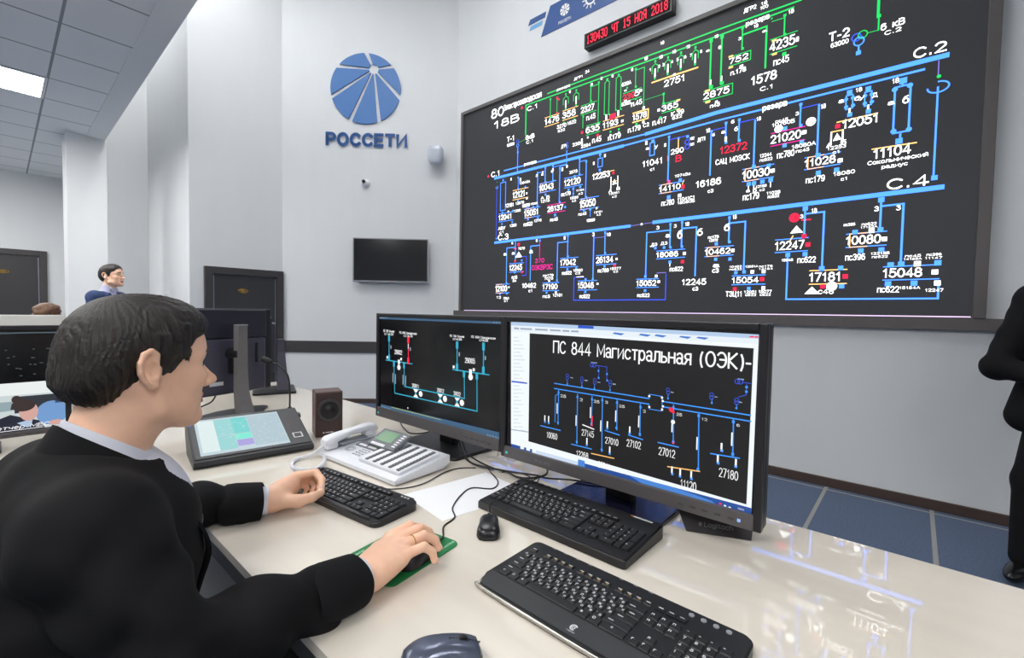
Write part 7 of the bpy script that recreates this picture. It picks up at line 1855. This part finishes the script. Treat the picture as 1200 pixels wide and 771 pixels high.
def sleeve_folds(segs, amp=0.004, freq=95.0):
    """soft creases across a sleeve; segs: list of (a, b) axis segments, strongest near the elbow"""
    A = [(np.array(a, float), np.array(b, float)) for a, b in segs]
    def f(P):
        d = np.zeros(len(P))
        for a, b in A:
            ba = b - a; L = np.linalg.norm(ba); u = ba / L
            t = (P - a) @ u
            v = (P - a) - np.outer(t, u)
            w = np.exp(-(np.linalg.norm(v, axis=1) / .085) ** 4) * np.clip((t + .03) / .05, 0, 1) * np.clip((L + .03 - t) / .05, 0, 1)
            x = v @ np.array((.4, .8, .45)); y = v @ np.array((.8, -.3, .5))
            d += w * (np.sin(t * freq + x * 60 + 1.3 * np.sin(y * 40)) * .6 + np.sin(t * freq * .53 - y * 70 + 2) * .7)
        return amp * d
    return f

def add_eyes(t, H, sc, hair_m):
    ey, ir = MB(), MB()
    for sg in (-1, 1):
        c = np.array((0.0905, sg * .0325, .0050)) * sc
        ey.ball(tuple(H(*c)), (.0119 * sc, .0119 * sc, .0119 * sc), u=18, v=12)
        f = np.array((.955, sg * .10, -.05)); f /= np.linalg.norm(f)
        p = H(*(c + f * .0100 * sc)); d = H.M @ f
        ir.cyl(tuple(p), tuple(p + d * .0022 * sc), .0056 * sc, .0050 * sc, n=18)
    ey.build('eyes', mat('eye_white', (216, 208, 204), rough=0.2, var=0), t, smooth=True)
    ir.build('irises', mat('eye_iris', (58, 44, 36), rough=0.15, var=0), t, smooth=True, angle=40)
    eb = Sdf()
    for sg in (-1, 1):
        eb.chain([H(0.1155 * sc, sg * .012, .0270), H(0.1120 * sc, sg * .030, .0325), H(0.0970 * sc, sg * .051, .0290)], [.0026, .0034, .0018], .003)
    eb.build('eyebrows', hair_m, t, h=0.0016)

# ------------------------------------------------------------------ the seated man
def seated_man():
    t = thing('person', 'person in black suit seated at the desk, right hand on the mouse', 'person', (0, 0, 0))
    H = Fr((0.158, 1.050, 1.168), 12.0, 2.0)
    S = Sdf()
    head_sdf(S, H, 0.985)
    hp = lambda x, y, z: H(x, y, z)
    nb = H(-0.062, 0, -0.205)
    S.chain([hp(-0.014, 0, -0.04), hp(-0.024, 0, -0.11), nb], [0.055, 0.054, 0.062], .03)
    # shoulders and arms under the jacket
    T0 = Fr((0.100, 1.035, 0.75), 6.0, 14.0)
    SR, SL = np.array((0.085, 0.862, 0.950)), np.array((0.065, 1.212, 0.945))
    ER, EL = np.array((0.150, 0.742, 0.800)), np.array((0.215, 1.318, 0.800))
    WR, WL_ = np.array((0.440, 0.741, 0.789)), np.array((0.452, 1.218, 0.789))
    S.ell(T0(0, 0, 0.06), (0.085, 0.145, 0.19), T0.M, .05)
    S.ell(T0(-0.03, 0, -0.17), (0.10, 0.14, 0.16), T0.M, .06)
    S.cap(SR, SL, 0.050, 0.050, .05)
    S.cap(nb, T0(0, 0, .15), 0.06, 0.08, .05)
    for s_, e_, w_ in ((SR, ER, WR), (SL, EL, WL_)):
        S.cap(s_, e_, 0.046, 0.038, .03); S.cap(e_, w_, 0.037, 0.025, .02)
    # right hand draped over the mouse
    ax = np.array((0, 0, 1.0))
    mcp = [(0.540, 0.805, 0.806), (0.541, 0.778, 0.810), (0.532, 0.752, 0.808), (0.517, 0.728, 0.803)]
    pip = [(0.583, 0.803, 0.813), (0.589, 0.775, 0.815), (0.578, 0.745, 0.814), (0.556, 0.717, 0.809)]
    dip = [(0.606, 0.803, 0.800), (0.611, 0.773, 0.800), (0.600, 0.738, 0.799), (0.572, 0.710, 0.795)]
    tip = [(0.618, 0.802, 0.788), (0.620, 0.771, 0.786), (0.607, 0.734, 0.781), (0.574, 0.706, 0.778)]
    S.fcap(WR, WR + np.array((0.03, .004, .002)), 0.028, 0.030, ax, .80, .02)
    for m_, w_off in zip(mcp, (.017, .006, -.006, -.016)):
        S.cap(WR + np.array((0.012, w_off, 0.0)), np.array(m_) - np.array((0.006, 0, .006)), 0.0185, 0.0145, .016)
    S.ell((0.492, 0.760, 0.795), (0.040, 0.034, 0.018), None, .02)
    for i in range(4):
        r = (.0105, .0108, .0102, .0090)[i]
        S.chain([mcp[i], pip[i]], [r + .0022, r], .0075)
        S.chain([pip[i], dip[i]], [r * 1.02, r * .92], .003)
        S.chain([dip[i], tip[i]], [r * .92, r * .80], .003)
    S.chain([(0.458, 0.770, 0.787), (0.508, 0.808, 0.787), (0.545, 0.824, 0.783), (0.572, 0.821, 0.777)], [.019, .0145, .0115, .0098], .014)
    # left hand: thumb and forefinger pinched
    S.fcap(WL_, WL_ + np.array((0.03, .004, .004)), 0.027, 0.028, np.array((.15, 1, -.3)), .78, .02)
    lm = [(0.541, 1.256, 0.819), (0.548, 1.272, 0.808), (0.546, 1.282, 0.794), (0.538, 1.286, 0.781)]
    lp = [(0.577, 1.229, 0.826), (0.588, 1.250, 0.812), (0.583, 1.266, 0.795), (0.570, 1.277, 0.780)]
    ld = [(0.580, 1.200, 0.812), (0.590, 1.222, 0.796), (0.582, 1.241, 0.780), (0.566, 1.256, 0.770)]
    lt_ = [(0.569, 1.178, 0.798), (0.576, 1.204, 0.785), (0.566, 1.226, 0.773), (0.551, 1.243, 0.766)]
    for m_, off in zip(lm, ((-.004, .012), (.0, .004), (.004, -.006), (.006, -.014))):
        S.cap(WL_ + np.array((0.010, off[0], off[1])), np.array(m_) - np.array((0.008, 0.002, 0)), 0.0175, 0.0135, .016)
    S.ell((0.497, 1.236, 0.797), (0.038, 0.020, 0.026), None, .02)
    for i in range(4):
        r = (.0104, .0106, .0100, .0088)[i]
        S.chain([lm[i], lp[i]], [r + .002, r], .0075)
        S.chain([lp[i], ld[i]], [r * 1.02, r * .92], .003)
        S.chain([ld[i], lt_[i]], [r * .92, r * .80], .003)
    S.chain([(0.468, 1.205, 0.785), (0.505, 1.176, 0.782), (0.537, 1.163, 0.787), (0.563, 1.168, 0.790)], [.020, .0155, .0118, .0098], .014)
    S.build('body', [M_skin, M_lips], t, h=0.0030, pick=head_pick(H, .985))
    # fingernails
    nails = MB()
    for d_, p_ in [(dip[i], tip[i]) for i in range(4)] + [(ld[0], lt_[0])]:
        a, b = Vector(d_), Vector(p_)
        di = (b - a).normalized(); side = di.cross(Vector((0, 0, 1))).normalized(); nrm = side.cross(di)
        if nrm.z < 0: nrm = -nrm
        M = Matrix((di, side, nrm)).transposed().to_4x4(); M.translation = b + nrm * .0072 + di * .001
        nails.ball((0, 0, 0), (.0062, .0048, .0014), M=M, u=12, v=8)
    nails.build('fingernails', M_nail, t, smooth=True)
    rg = MB(); a, b = Vector(mcp[2]), Vector(pip[2]); c = a.lerp(b, .45); di = (b - a).normalized()
    s1 = di.cross(Vector((0, 0, 1))).normalized(); s2 = s1.cross(di)
    rg.tube([c + (s1 * math.cos(2 * PI * i / 24) + s2 * math.sin(2 * PI * i / 24)) * .0122 for i in range(25)], .0012, 8, caps=False)
    rg.build('finger_ring', mat('ring_gold', (200, 170, 110), rough=0.25, metal=0.9), t, smooth=True)
    # eyes
    add_eyes(t, H, .985, M_hair)
    # hair
    hs = Sdf(strands(H, .0016, 84), .005)
    hs.ell(H(0.002, 0, 0.043), (0.102, 0.083, 0.090), H.M, .02)
    hs.ell(H(0.050, 0, 0.070), (0.068, 0.070, 0.054), H.M, .03)
    hs.ell(H(-0.050, 0, 0.005), (0.050, 0.070, 0.058), H.M, .03)
    hs.cap(H(-0.060, -.022, -.018), H(-0.056, -.02, -.034), .042, .034, .02)
    hs.cap(H(-0.060, .022, -.018), H(-0.056, .02, -.034), .042, .034, .02)
    # free the face, ears and neck
    hs.ell(H(0.118, 0, -0.016), (0.064, 0.10, 0.104), H.M, .010, 's')
    for sg in (-1, 1):
        hs.cap(H(0.100, sg * .075, 0.030), H(0.064, sg * .10, -0.03), .038, .036, .008, 's')
        hs.ell(H(-0.006, sg * .092, -0.004), (0.024, 0.030, 0.036), H.M, .006, 's')
        hs.cap(H(0.035, sg * .085, -0.044), H(-0.045, sg * .085, -0.064), .036, .034, .010, 's')
    hs.cap(H(0.02, 0, -0.100), H(-0.08, 0, -0.128), .075, .070, .012, 's')
    # fine locks over the forehead, temples and nape
    rr = random.Random(5)
    for i in range(44):
        y = -0.064 + 0.128 * i / 43 + rr.uniform(-.002, .002)
        z0 = 0.112 - abs(y) * .45
        ln = rr.uniform(.012, .026)
        a = H(0.060 - y * y * 4, y, z0 + .003); m_ = H(0.096 - y * y * 6, y * 1.03 + rr.uniform(-.003, .003), z0 - .014)
        e = H(0.106 - y * y * 8, y * 1.05 + rr.uniform(-.005, .005), z0 - .010 - ln * .6)
        hs.chain([a, m_, e], [.0055, .0045, .0014], .006)
    for sg in (-1, 1):
        for i in range(12):
            x = 0.016 + 0.0036 * i
            hs.chain([H(x - .008, sg * (.079 - x * .10), 0.06), H(x, sg * (.0800 - x * .15), 0.030), H(x + .004, sg * (.0765 - x * .13), rr.uniform(-.006, .008) + (.004 if i < 5 else .014))], [.0055, .0048, .0014], .006)
    for i in range(22):
        y = -0.05 + 0.1 * i / 21
        hs.chain([H(-0.090 + y * y * 8, y, -0.015), H(-0.084 + y * y * 8, y * .95, -0.040), H(-0.074 + y * y * 6, y * .9, -0.050 - rr.uniform(0, .008))], [.0065, .005, .0014], .007)
    hs.build('hair', combed_hair('hair_combed', H(-0.035, 0.0, 0.11), (17, 13, 11), (50, 40, 34)), t, h=0.0024, relax=1)

    # jacket
    folds1 = sleeve_folds([(SR, ER), (ER, WR), (SL + (EL - SL) * .35, EL), (EL, WL_)], .0075, 70)
    def folds(P):
        q = T0.inv(P)
        w = np.clip((.30 - np.abs(q[:, 2] - .05)) / .3, 0, 1)
        return folds1(P) + .0055 * w * (np.sin(q[:, 2] * 60 + q[:, 1] * 26 + 1.2 * np.sin(q[:, 0] * 24)) * .6 + np.sin(q[:, 2] * 31 - q[:, 1] * 40 + 1.0) * .5)
    J = Sdf(folds, .014)
    J.ell(T0(-0.016, 0, 0.055), (0.148, 0.198, 0.235), T0.M, .05)
    J.ell(T0(-0.045, 0, -0.20), (0.150, 0.190, 0.20), T0.M, .08)
    J.cap(SR, SL, 0.070, 0.070, .06)
    J.cap(H(-0.085, -.02, -0.185), SR + np.array((0, .03, .0)), .055, .062, .05)
    J.cap(H(-0.085, .02, -0.185), SL + np.array((0, -.03, .0)), .055, .062, .05)
    for s_, e_, w_ in ((SR, ER, WR), (SL, EL, WL_)):
        cuff = w_ + (e_ - w_) / np.linalg.norm(e_ - w_) * .072
        J.cap(s_, s_ + (e_ - s_) * .5, 0.076, 0.066, .04)
        J.cap(s_ + (e_ - s_) * .5, e_, 0.066, 0.058, .03); J.cap(e_, e_ + (cuff - e_) * .5, 0.058, 0.053, .03); J.cap(e_ + (cuff - e_) * .5, cuff, 0.0545, 0.046, .03)
    # neck hole and V opening
    J.cap(H(-0.010, 0, -0.06), H(-0.040, 0, -0.215), .076, .074, .012, 's')
    for u in np.linspace(0, 1, 22):
        c = H(0.02, 0, -0.19) * (1 - u) + T0(0.145, 0.01, -0.09) * u
        J.ell(c, (0.075, 0.085 * (1 - u) + .010, 0.04), T0.M, .010, 's')
    J.build('jacket', M_suit, t, h=0.0055, relax=1)
    # jacket collar and lapels: a folded band that runs round the neck and down the chest
    def band(name, m, path, widths, thick, flip, sm=True):
        """path: list of (inner edge point, outward direction); a strip of given widths"""
        rows = [[], []]
        for (p, o_), w in zip(path, widths):
            rows[0].append(Vector(p)); rows[1].append(Vector(p) + Vector(o_).normalized() * w)
        b = MB()
        mid = [(a_ * .5 + c_ * .5) + flip * thick * 1.2 for a_, c_ in zip(*rows)]
        b.grid([rows[0], mid, rows[1]])
        bmesh.ops.recalc_face_normals(b.bm, faces=b.bm.faces)
        bmesh.ops.subdivide_edges(b.bm, edges=b.bm.edges[:], cuts=1, use_grid_fill=True, smooth=0.6)
        bmesh.ops.solidify(b.bm, geom=b.bm.faces[:], thickness=thick)
        return b.build(name, m, t, smooth=True, angle=60)
    def ring(th, dr=0.0, dz=0.0):
        a = R(th)
        return H(-0.024 + (.066 + dr) * math.cos(a), (.062 + dr) * math.sin(a), -0.124 - .044 * math.cos(a) + dz)
    path, wid = [], []
    for i_ in range(31):
        th = -152 + 304 * i_ / 30                      # measured from the nape
        u = abs(th) / 152
        p = ring(180 + th, .010 + .004 * u, -0.006 - .030 * u ** 1.5)
        q_ = ring(180 + th, .034 + .012 * u, -0.050 - .050 * u ** 1.2)
        path.append((p, q_ - p)); wid.append(.046)
    band('jacket_collar', M_suit, path, wid, .005, Vector((0, 0, .003)))
    for sg in (-1, 1):
        top = ring(180 + sg * 150, .013, -0.035)
        inner = [top, T0(0.106, sg * .080, .150), T0(0.134, sg * .054, .05), T0(0.144, sg * .010, -.07)]
        inner = spline([tuple(p) for p in inner], 6)
        outd = Vector(T0.M @ np.array((-.32, sg * 1.0, .15)))
        n_ = len(inner)
        wl = [.045 + .035 * math.sin(PI * min(1, i / (n_ - 1) * 1.1)) * (1 - i / (n_ - 1)) - .030 * (i / (n_ - 1)) for i in range(n_)]
        band('lapel', M_suit, [(p, outd) for p in inner], wl, .005, Vector(T0.M @ np.array((.004, 0, 0))))
    # shirt: body, collar and cuffs
    sh = Sdf()
    sh.ell(T0(0.000, 0, 0.07), (0.127, 0.155, 0.212), T0.M, .04)
    sh.cap(H(-0.028, 0, -0.160), H(-0.05, 0, -0.235), .053, .074, .03)
    for e_, w_ in ((ER, WR), (EL, WL_)):
        d_ = (w_ - e_) / np.linalg.norm(w_ - e_)
        f1, f2 = np.cross(d_, (0, 0, 1.0)), None
        f1 /= np.linalg.norm(f1); f2 = np.cross(f1, d_)
        cb = MB()
        cb.grid([[tuple(w_ + d_ * x + (f1 * math.cos(q) * 1.06 + f2 * math.sin(q) * .94) * r_) for q in [2 * PI * k / 36 for k in range(36)]]
                 for x, r_ in ((-.07, .036), (-.03, .0365), (-.004, .0355), (-.002, .0345), (-.004, .0330), (-.03, .0335), (-.07, .033))], closed=True)
        cb.build('shirt_cuff', M_shirt, t, smooth=True, angle=60)
        hb = MB()
        hb.grid([[tuple(w_ + d_ * (x + .004 * math.sin(2 * q + 1) * (x > -.02)) + (f1 * math.cos(q) * (1.07 + .02 * math.sin(3 * q + x * 60)) + f2 * math.sin(q) * .95) * r_) for q in [2 * PI * k / 40 for k in range(40)]]
                 for x, r_ in ((-.105, .0450), (-.095, .0500), (-.075, .0512), (-.055, .0500), (-.035, .0488), (-.018, .0478), (-.014, .0465), (-.016, .0440), (-.04, .0440), (-.07, .0440))], closed=True)
        hb.build('sleeve_hem', M_suit, t, smooth=True, angle=60)
    sh.build('shirt', M_shirt, t, h=0.0045)
    for sg in (-1, 1):
        path, wid = [], []
        for i in range(17):
            th = 180 + sg * (160 * i / 16)
            u = i / 16
            p = ring(th, 0.0, 0.0)
            q_ = ring(th, .012, -0.036 - .012 * u ** 2)
            path.append((p, q_ - p + (H.M @ np.array((.010 * u ** 6, 0, 0))))); wid.append(.034 + .020 * u ** 3)
        band('shirt_collar', M_shirt, path, wid, .0025, Vector((0, 0, .001)))
    ti = Sdf()
    ti.chain([H(0.040, 0, -0.182), T0(0.118, 0.0, .12)], [.017, .013], .01)
    ti.fcap(T0(0.126, 0, .14), T0(0.136, 0, -.10), .022, .034, T0.M @ np.array((1, 0, 0)), .25, .01)
    ti.build('necktie', M_tie, t, h=0.004)
    # trousers and shoes
    tr = Sdf()
    tr.ell((-0.075, 1.02, 0.555), (0.15, 0.175, 0.105), None, .05)
    for sg in (-1, 1):
        hip = np.array((-0.05, 1.02 + sg * .09, 0.545)); kn = np.array((0.385, 1.03 + sg * .15, 0.545)); an = np.array((0.37, 1.03 + sg * .15, 0.10))
        tr.cap(hip, kn, .085, .066, .05); tr.cap(kn, an, .062, .050, .03)
    tr.build('trousers', M_trouser, t, h=0.008)
    for sg in (-1, 1):
        sh_ = Sdf()
        y = 1.03 + sg * .15
        sh_.ell((0.42, y, 0.045), (0.135, 0.048, 0.044), None, .02).cap((0.36, y, .06), (0.36, y, .10), .045, .042, .03).half((0, 0, 0.002), (0, 0, -1), .002)
        sh_.build('shoe', M_shoe, t, h=0.006)
    return t
seated_man()

# office chair under the seated man
def office_chair():
    t = thing('office_chair', 'black office chair that the person at the desk sits on, hidden behind the suit', 'chair', (-0.10, 1.02, 0), R(5))
    M_f = mat('chair_fabric', (30, 30, 33), rough=0.85, var=0.1, scale=200)
    MB().prism(rrect(0.46, 0.47, 0.09, 6, 0.03, 0), 0.385, 0.440, bev=0.015).build('seat', M_f, t, smooth=True, angle=50)
    rows = []
    for i in range(9):
        z = 0.56 + 0.40 * i / 8
        w = 0.21 * (1 - .25 * (abs(i - 4) / 4) ** 3)
        rows.append([(-0.245 - 0.05 * (i / 8) + .03 * (y / .2) ** 2, y, z) for y in [-w + 2 * w * k / 10 for k in range(11)]])
    b = MB(); b.grid(rows); bmesh.ops.solidify(b.bm, geom=b.bm.faces[:], thickness=.035)
    b.build('backrest', M_f, t, smooth=True, angle=60)
    MB().tube(spline([(0.0, 0, 0.38), (-0.2, 0, 0.37), (-0.315, 0, 0.45), (-0.325, 0, 0.70)], 6), .018, 10).build('back_support', M_black, t, smooth=True)
    MB().cyl((0, 0, 0.10), (0, 0, 0.385), .028, n=20).build('gas_column', M_dgrey, t, smooth=True, angle=40)
    for k in range(5):
        a = 2 * PI * k / 5 + .3
        MB().tube([(0, 0, .115), (.16 * math.cos(a), .16 * math.sin(a), .10), (.29 * math.cos(a), .29 * math.sin(a), .075)], [.03, .024, .018], 10).build('base_arm', M_black, t, smooth=True)
        MB().cyl((.29 * math.cos(a) - .018 * math.sin(a), .29 * math.sin(a) + .018 * math.cos(a), .030), (.29 * math.cos(a) + .018 * math.sin(a), .29 * math.sin(a) - .018 * math.cos(a), .030), .030, n=18).build('caster', M_rubber, t, smooth=True, angle=40)
office_chair()

# ------------------------------------------------------------------ other people
def standing(name_label, loc, az, head_az, height, suit, shirt, tie, hair_m, arms, feet, head_pitch=0.0, hair='short', seated=False, trouser=None, flare=None):
    """a figure in a suit; arms: (elbow, wrist, fingers direction) per side in the body frame (x forward, y left, z from the floor)"""
    t = thing('person', name_label, 'person', loc, 0.0)
    s = height / 1.75
    B = Fr((0, 0, 0), az)
    b = lambda x, y, z: B(x * s, y * s, z * s)
    dz = -0.43 if seated else 0.0
    H = Fr(b(0.03, 0, 1.625 + dz), head_az, head_pitch)
    S = Sdf()
    head_sdf(S, H, 0.985 * s)
    S.chain([H(-0.01, 0, -0.04), H(-0.03, 0, -0.12), b(-0.01, 0, 1.43 + dz)], [0.054, 0.054, 0.06], .03)
    S.ell(b(0, 0, 1.24 + dz), (0.09, 0.14, 0.20), B.M, .05).ell(b(0, 0, 1.0 + dz), (0.09, 0.13, 0.16), B.M, .06)
    SH = {1: b(-0.01, 0.185, 1.385 + dz), -1: b(-0.01, -0.185, 1.385 + dz)}
    S.cap(SH[1], SH[-1], .045, .045, .05)
    J = Sdf(sleeve_folds([(SH[k], b(*arms[k][0])) for k in (1, -1)] + [(b(*arms[k][0]), b(*arms[k][1])) for k in (1, -1)], .004, 70), .008)
    J.ell(b(0, 0, 1.22 + dz), (0.130 * s, 0.195 * s, 0.23 * s), B.M, .05).ell(b(0, 0, 0.95 + dz), (0.135 * s, 0.185 * s, 0.22 * s), B.M, .07)
    J.cap(SH[1], SH[-1], .065, .065, .06)
    if flare:
        J.cap(b(0.02, -.12, 1.12), b(*flare), .075, .085, .05)
    shirt_s = Sdf()
    shirt_s.ell(b(0.005, 0, 1.24 + dz), (0.120 * s, 0.15 * s, 0.20 * s), B.M, .04).cap(b(-0.01, 0, 1.38 + dz), H(-0.03, 0, -0.115), .075, .063, .02)
    for k in (1, -1):
        e, w, f = [np.array(B.M @ np.array(q)) if i == 2 else b(*q) for i, q in enumerate(arms[k])]
        S.cap(SH[k], e, .044, .036, .03).cap(e, w, .036, .026, .02)
        f = f / np.linalg.norm(f); up = np.array((0, 0, 1.0)); sd = np.cross(f, up); sd /= np.linalg.norm(sd) + 1e-9; up = np.cross(sd, f)
        S.fcap(w, w + f * .07, .030, .036, up, .5, .015)
        for i in range(4):
            o = sd * (-.027 + .018 * i); r = (.0092, .0098, .0095, .0082)[i]; L = (.068, .076, .072, .056)[i]
            p0 = w + f * .085 + o; p1 = p0 + f * L * .5 - up * .006; p2 = p1 + f * L * .40 - up * L * .35
            S.chain([p0, p1, p2], [r + .001, r, r * .8], .006)
        S.chain([w + f * .02 - sd * .025 * k, w + f * .055 - sd * .05 * k - up * .008, w + f * .09 - sd * .052 * k - up * .016], [.014, .012, .009], .012)
        J.cap(SH[k], e, .068, .058, .04).cap(e, w - (w - e) / np.linalg.norm(w - e) * .03, .057, .043, .03)
        d_ = (w - e) / np.linalg.norm(w - e)
        shirt_s.cap(w - d_ * .06, w - d_ * .012, .034, .034, .01)
    J.cap(H(-0.01, 0, -0.05), b(-0.005, 0, 1.40 + dz), .072, .072, .012, 's')
    for u in np.linspace(0, 1, 7):
        J.ell(b(0.07 + .06 * u, 0, 1.40 - .30 * u + dz), (0.06, 0.055 * (1 - u) + .008, 0.05), B.M, .008, 's')
    for k in (1, -1):
        J.fcap(b(0.06, k * .075, 1.41 + dz), b(0.135, k * .035, 1.12 + dz), .035, .022, B.M @ np.array((1, 0, 0)), .3, .008)
    if seated:
        for k in (1, -1):
            pass
    S.build('body', [M_skin, M_lips], t, h=0.0045, pick=head_pick(H, .985 * s))
    J.build('jacket', suit, t, h=0.007)
    for k in (1, -1):
        shirt_s.fcap(H(-0.03 + .045, k * .04, -0.135), H(0.03, k * .03, -0.165), .018, .010, B.M @ np.array((1, 0, 0)), .4, .006)
    shirt_s.build('shirt', shirt, t, h=0.006)
    if tie:
        ti = Sdf()
        ti.chain([b(0.085, 0, 1.405 + dz), b(0.115, 0, 1.36 + dz)], [.016, .012], .01).fcap(b(0.118, 0, 1.35 + dz), b(0.140, 0, 1.08 + dz), .020, .032, B.M @ np.array((1, 0, 0)), .3, .01)
        ti.build('necktie', tie, t, h=0.006)
    hs = Sdf(strands(H, .0015, 30, sc=s), .004)
    hq = lambda x, y, z: H(x * s, y * s, z * s)
    hs.ell(hq(-0.002, 0, 0.044), (0.107 * s, 0.083 * s, 0.091 * s), H.M, .02).ell(hq(0.040, 0, 0.074), (0.066 * s, 0.070 * s, 0.052 * s), H.M, .03).ell(hq(-0.055, 0, 0.0), (0.052 * s, 0.068 * s, 0.062 * s), H.M, .03)
    hs.ell(hq(0.118, 0, -0.020), (0.056 * s, 0.10 * s, 0.102 * s), H.M, .008, 's')
    for sg in (-1, 1):
        hs.cap(hq(0.100, sg * .075, 0.012), hq(0.058, sg * .10, -0.03), .034, .034, .008, 's')
        hs.ell(hq(-0.004, sg * .092, -0.004), (0.024, 0.030, 0.036), H.M, .006, 's')
    hs.cap(hq(0.02, 0, -0.10), hq(-0.08, 0, -0.145), .075, .072, .012, 's')
    if hair == 'bun':
        hs.ell(hq(-0.055, 0.0, 0.135), (0.050, 0.055, 0.042), H.M, .012)
        hs.chain([hq(-0.055 + .045 * math.cos(a), .05 * math.sin(a), .130 + .02 * math.sin(2 * a)) for a in [2 * PI * i / 9 for i in range(10)]], [.016] * 10, .006)
    hs.build('hair', hair_m, t, h=0.004)
    add_eyes(t, H, .985 * s, hair_m)
    tr = Sdf()
    tm = trouser or suit
    if seated:
        tr.ell(b(-0.03, 0, 0.545 / s), (.14, .17, .10), B.M, .05)
        for k in (1, -1): tr.cap(b(0, k * .09, 0.54 / s), b(0.42, k * .10, 0.54 / s), .082, .064, .05).cap(b(0.42, k * .10, .54 / s), b(0.40, k * .10, .10), .06, .048, .03)
        ft = {k: ((0.40, k * .10), 0) for k in (1, -1)}
    else:
        tr.ell(b(0, 0, 0.90), (.115, .165, .12), B.M, .05)
        for k in (1, -1):
            (fx, fy), fa = feet[k]
            kn = np.array((0.02 + fx * .55, fy * .95, .48))
            tr.cap(b(0, k * .09, 0.88), b(*kn), .092, .068, .05).cap(b(*kn), b(fx - .01, fy, .09), .066, .056, .03)
        ft = feet
    tr.build('trousers', tm, t, h=0.008)
    for k in (1, -1):
        (fx, fy), fa = ft[k]
        F = Fr(b(fx, fy, 0), az + fa)
        sh = Sdf()
        sh.ell(F(0.055, 0, 0.040), (0.145, 0.047, 0.042), F.M, .02).cap(F(-0.03, 0, .05), F(-0.02, 0, .09), .045, .044, .03).half((0, 0, 0.001), (0, 0, -1), .002)
        sh.build('shoe', M_shoe, t, h=0.006)
    return t
M_suitb = mat('suit_blue', (44, 62, 104), rough=0.8, var=0.08, scale=200)
M_shirtl = mat('shirt_lilac', (196, 196, 222), rough=0.7, var=0.02)
M_tieb = mat('tie_blue', (62, 72, 122), rough=0.5, var=0.1)
M_knit = mat('knit_grey', (70, 72, 80), rough=0.9, var=0.1)
standing('person in blue suit and lilac shirt standing by the far column, looking right', (0.80, 6.60, 0), -40, -42, 1.715, M_suitb, M_shirtl, M_tieb, M_hair,
         {1: ((0.02, 0.28, 1.10), (0.10, 0.25, 0.86), (0.3, 0, -1)), -1: ((0.02, -0.28, 1.10), (0.10, -0.25, 0.86), (0.3, 0, -1))}, {1: ((0, .11), 8), -1: ((0, -.11), -8)}, head_pitch=-6)
standing('person in black suit standing at the right picture edge beside the wall, elbow bent', (3.43, -0.630, 0), 172, 180, 1.76, M_suit, M_shirt, M_tie, M_hair,
         {1: ((-0.02, 0.27, 1.09), (0.13, 0.10, 1.01), (0.5, -0.8, -.1)), -1: ((0.09, -0.300, 1.035), (0.22, -0.06, 1.00), (0.3, 0.8, -.1))}, {1: ((0.0, .13), 10), -1: ((0.06, -.170), -12)}, flare=(0.05, -0.185, 0.80))
wc = standing('person seated low beyond the white divider, only the top of the head showing', (0.20, 4.02, 0), 88, 88, 1.64, M_knit, M_shirt, None, M_hairb,
         {1: ((0.10, 0.26, 0.70), (0.30, 0.16, 0.66), (1, -.2, -.2)), -1: ((0.10, -0.26, 0.70), (0.30, -0.16, 0.66), (1, .2, -.2))}, None, hair='bun', seated=True)
for o in list(bpy.data.objects):
    if o.name == 'office_chair':
        dup(o, (0.22, 3.98, 0), R(88), 'black office chair under the person seated beyond the divider')


# ================================================================== pieces that belong to a part
def base(n): return n.split('.')[0]
SUB = {'monitor': {'buttons': 'chin', 'indicator_light': 'chin', 'maker_letters': 'chin', 'diagram': 'screen', 'lettering': 'screen', 'video_picture': 'screen', 'caption': 'screen', 'handle_slot': 'lower_back', 'sticker': 'lower_back', 'column_cap': 'stand_column'},
       'video_wall': {'diagram': 'screen', 'lettering': 'screen'}, 'touch_console': {'screen_windows': 'screen', 'square_key': 'face_plate', 'key_dots': 'face_plate', 'indicator_light': 'face_plate'},
       'loudspeaker': {'cone': 'front_baffle', 'surround': 'front_baffle', 'maker_mark': 'front_baffle'}, 'desk_phone': {'display': 'display_unit', 'display_keys': 'display_unit', 'key_labels': 'key_block'},
       'keyboard': {'maker_mark': 'palm_rest'}, 'office_chair': {'caster': 'base_arm'}, 'dome_camera': {'lens': 'dome'}, 'person': {'fingernails': 'body', 'eyes': 'body', 'irises': 'body', 'eyebrows': 'body', 'lapel': 'jacket', 'jacket_collar': 'jacket', 'sleeve_hem': 'jacket', 'shirt_collar': 'shirt', 'shirt_cuff': 'shirt'},
       'led_clock': {'digits': 'window'}, 'banner': {'round_emblem': 'panel', 'sun_emblem': 'panel', 'lettering': 'panel'}, 'wall_speaker': {'grille': 'cabinet'}, 'computer_mouse': {'scroll_wheel': 'shell', 'button_split': 'shell'}}
for root in [o for o in bpy.data.objects if o.parent is None and base(o.name) in SUB]:
    rule = SUB[base(root.name)]
    kids = list(root.children)
    seen = {}
    for c in kids:
        tgt = rule.get(base(c.name))
        if tgt:
            hosts = [k for k in kids if base(k.name) == tgt]
            if hosts:
                i = seen.get(base(c.name), 0)
                seen[base(c.name)] = i + 1
                c.parent = hosts[i % len(hosts)] if tgt == 'base_arm' else hosts[0]
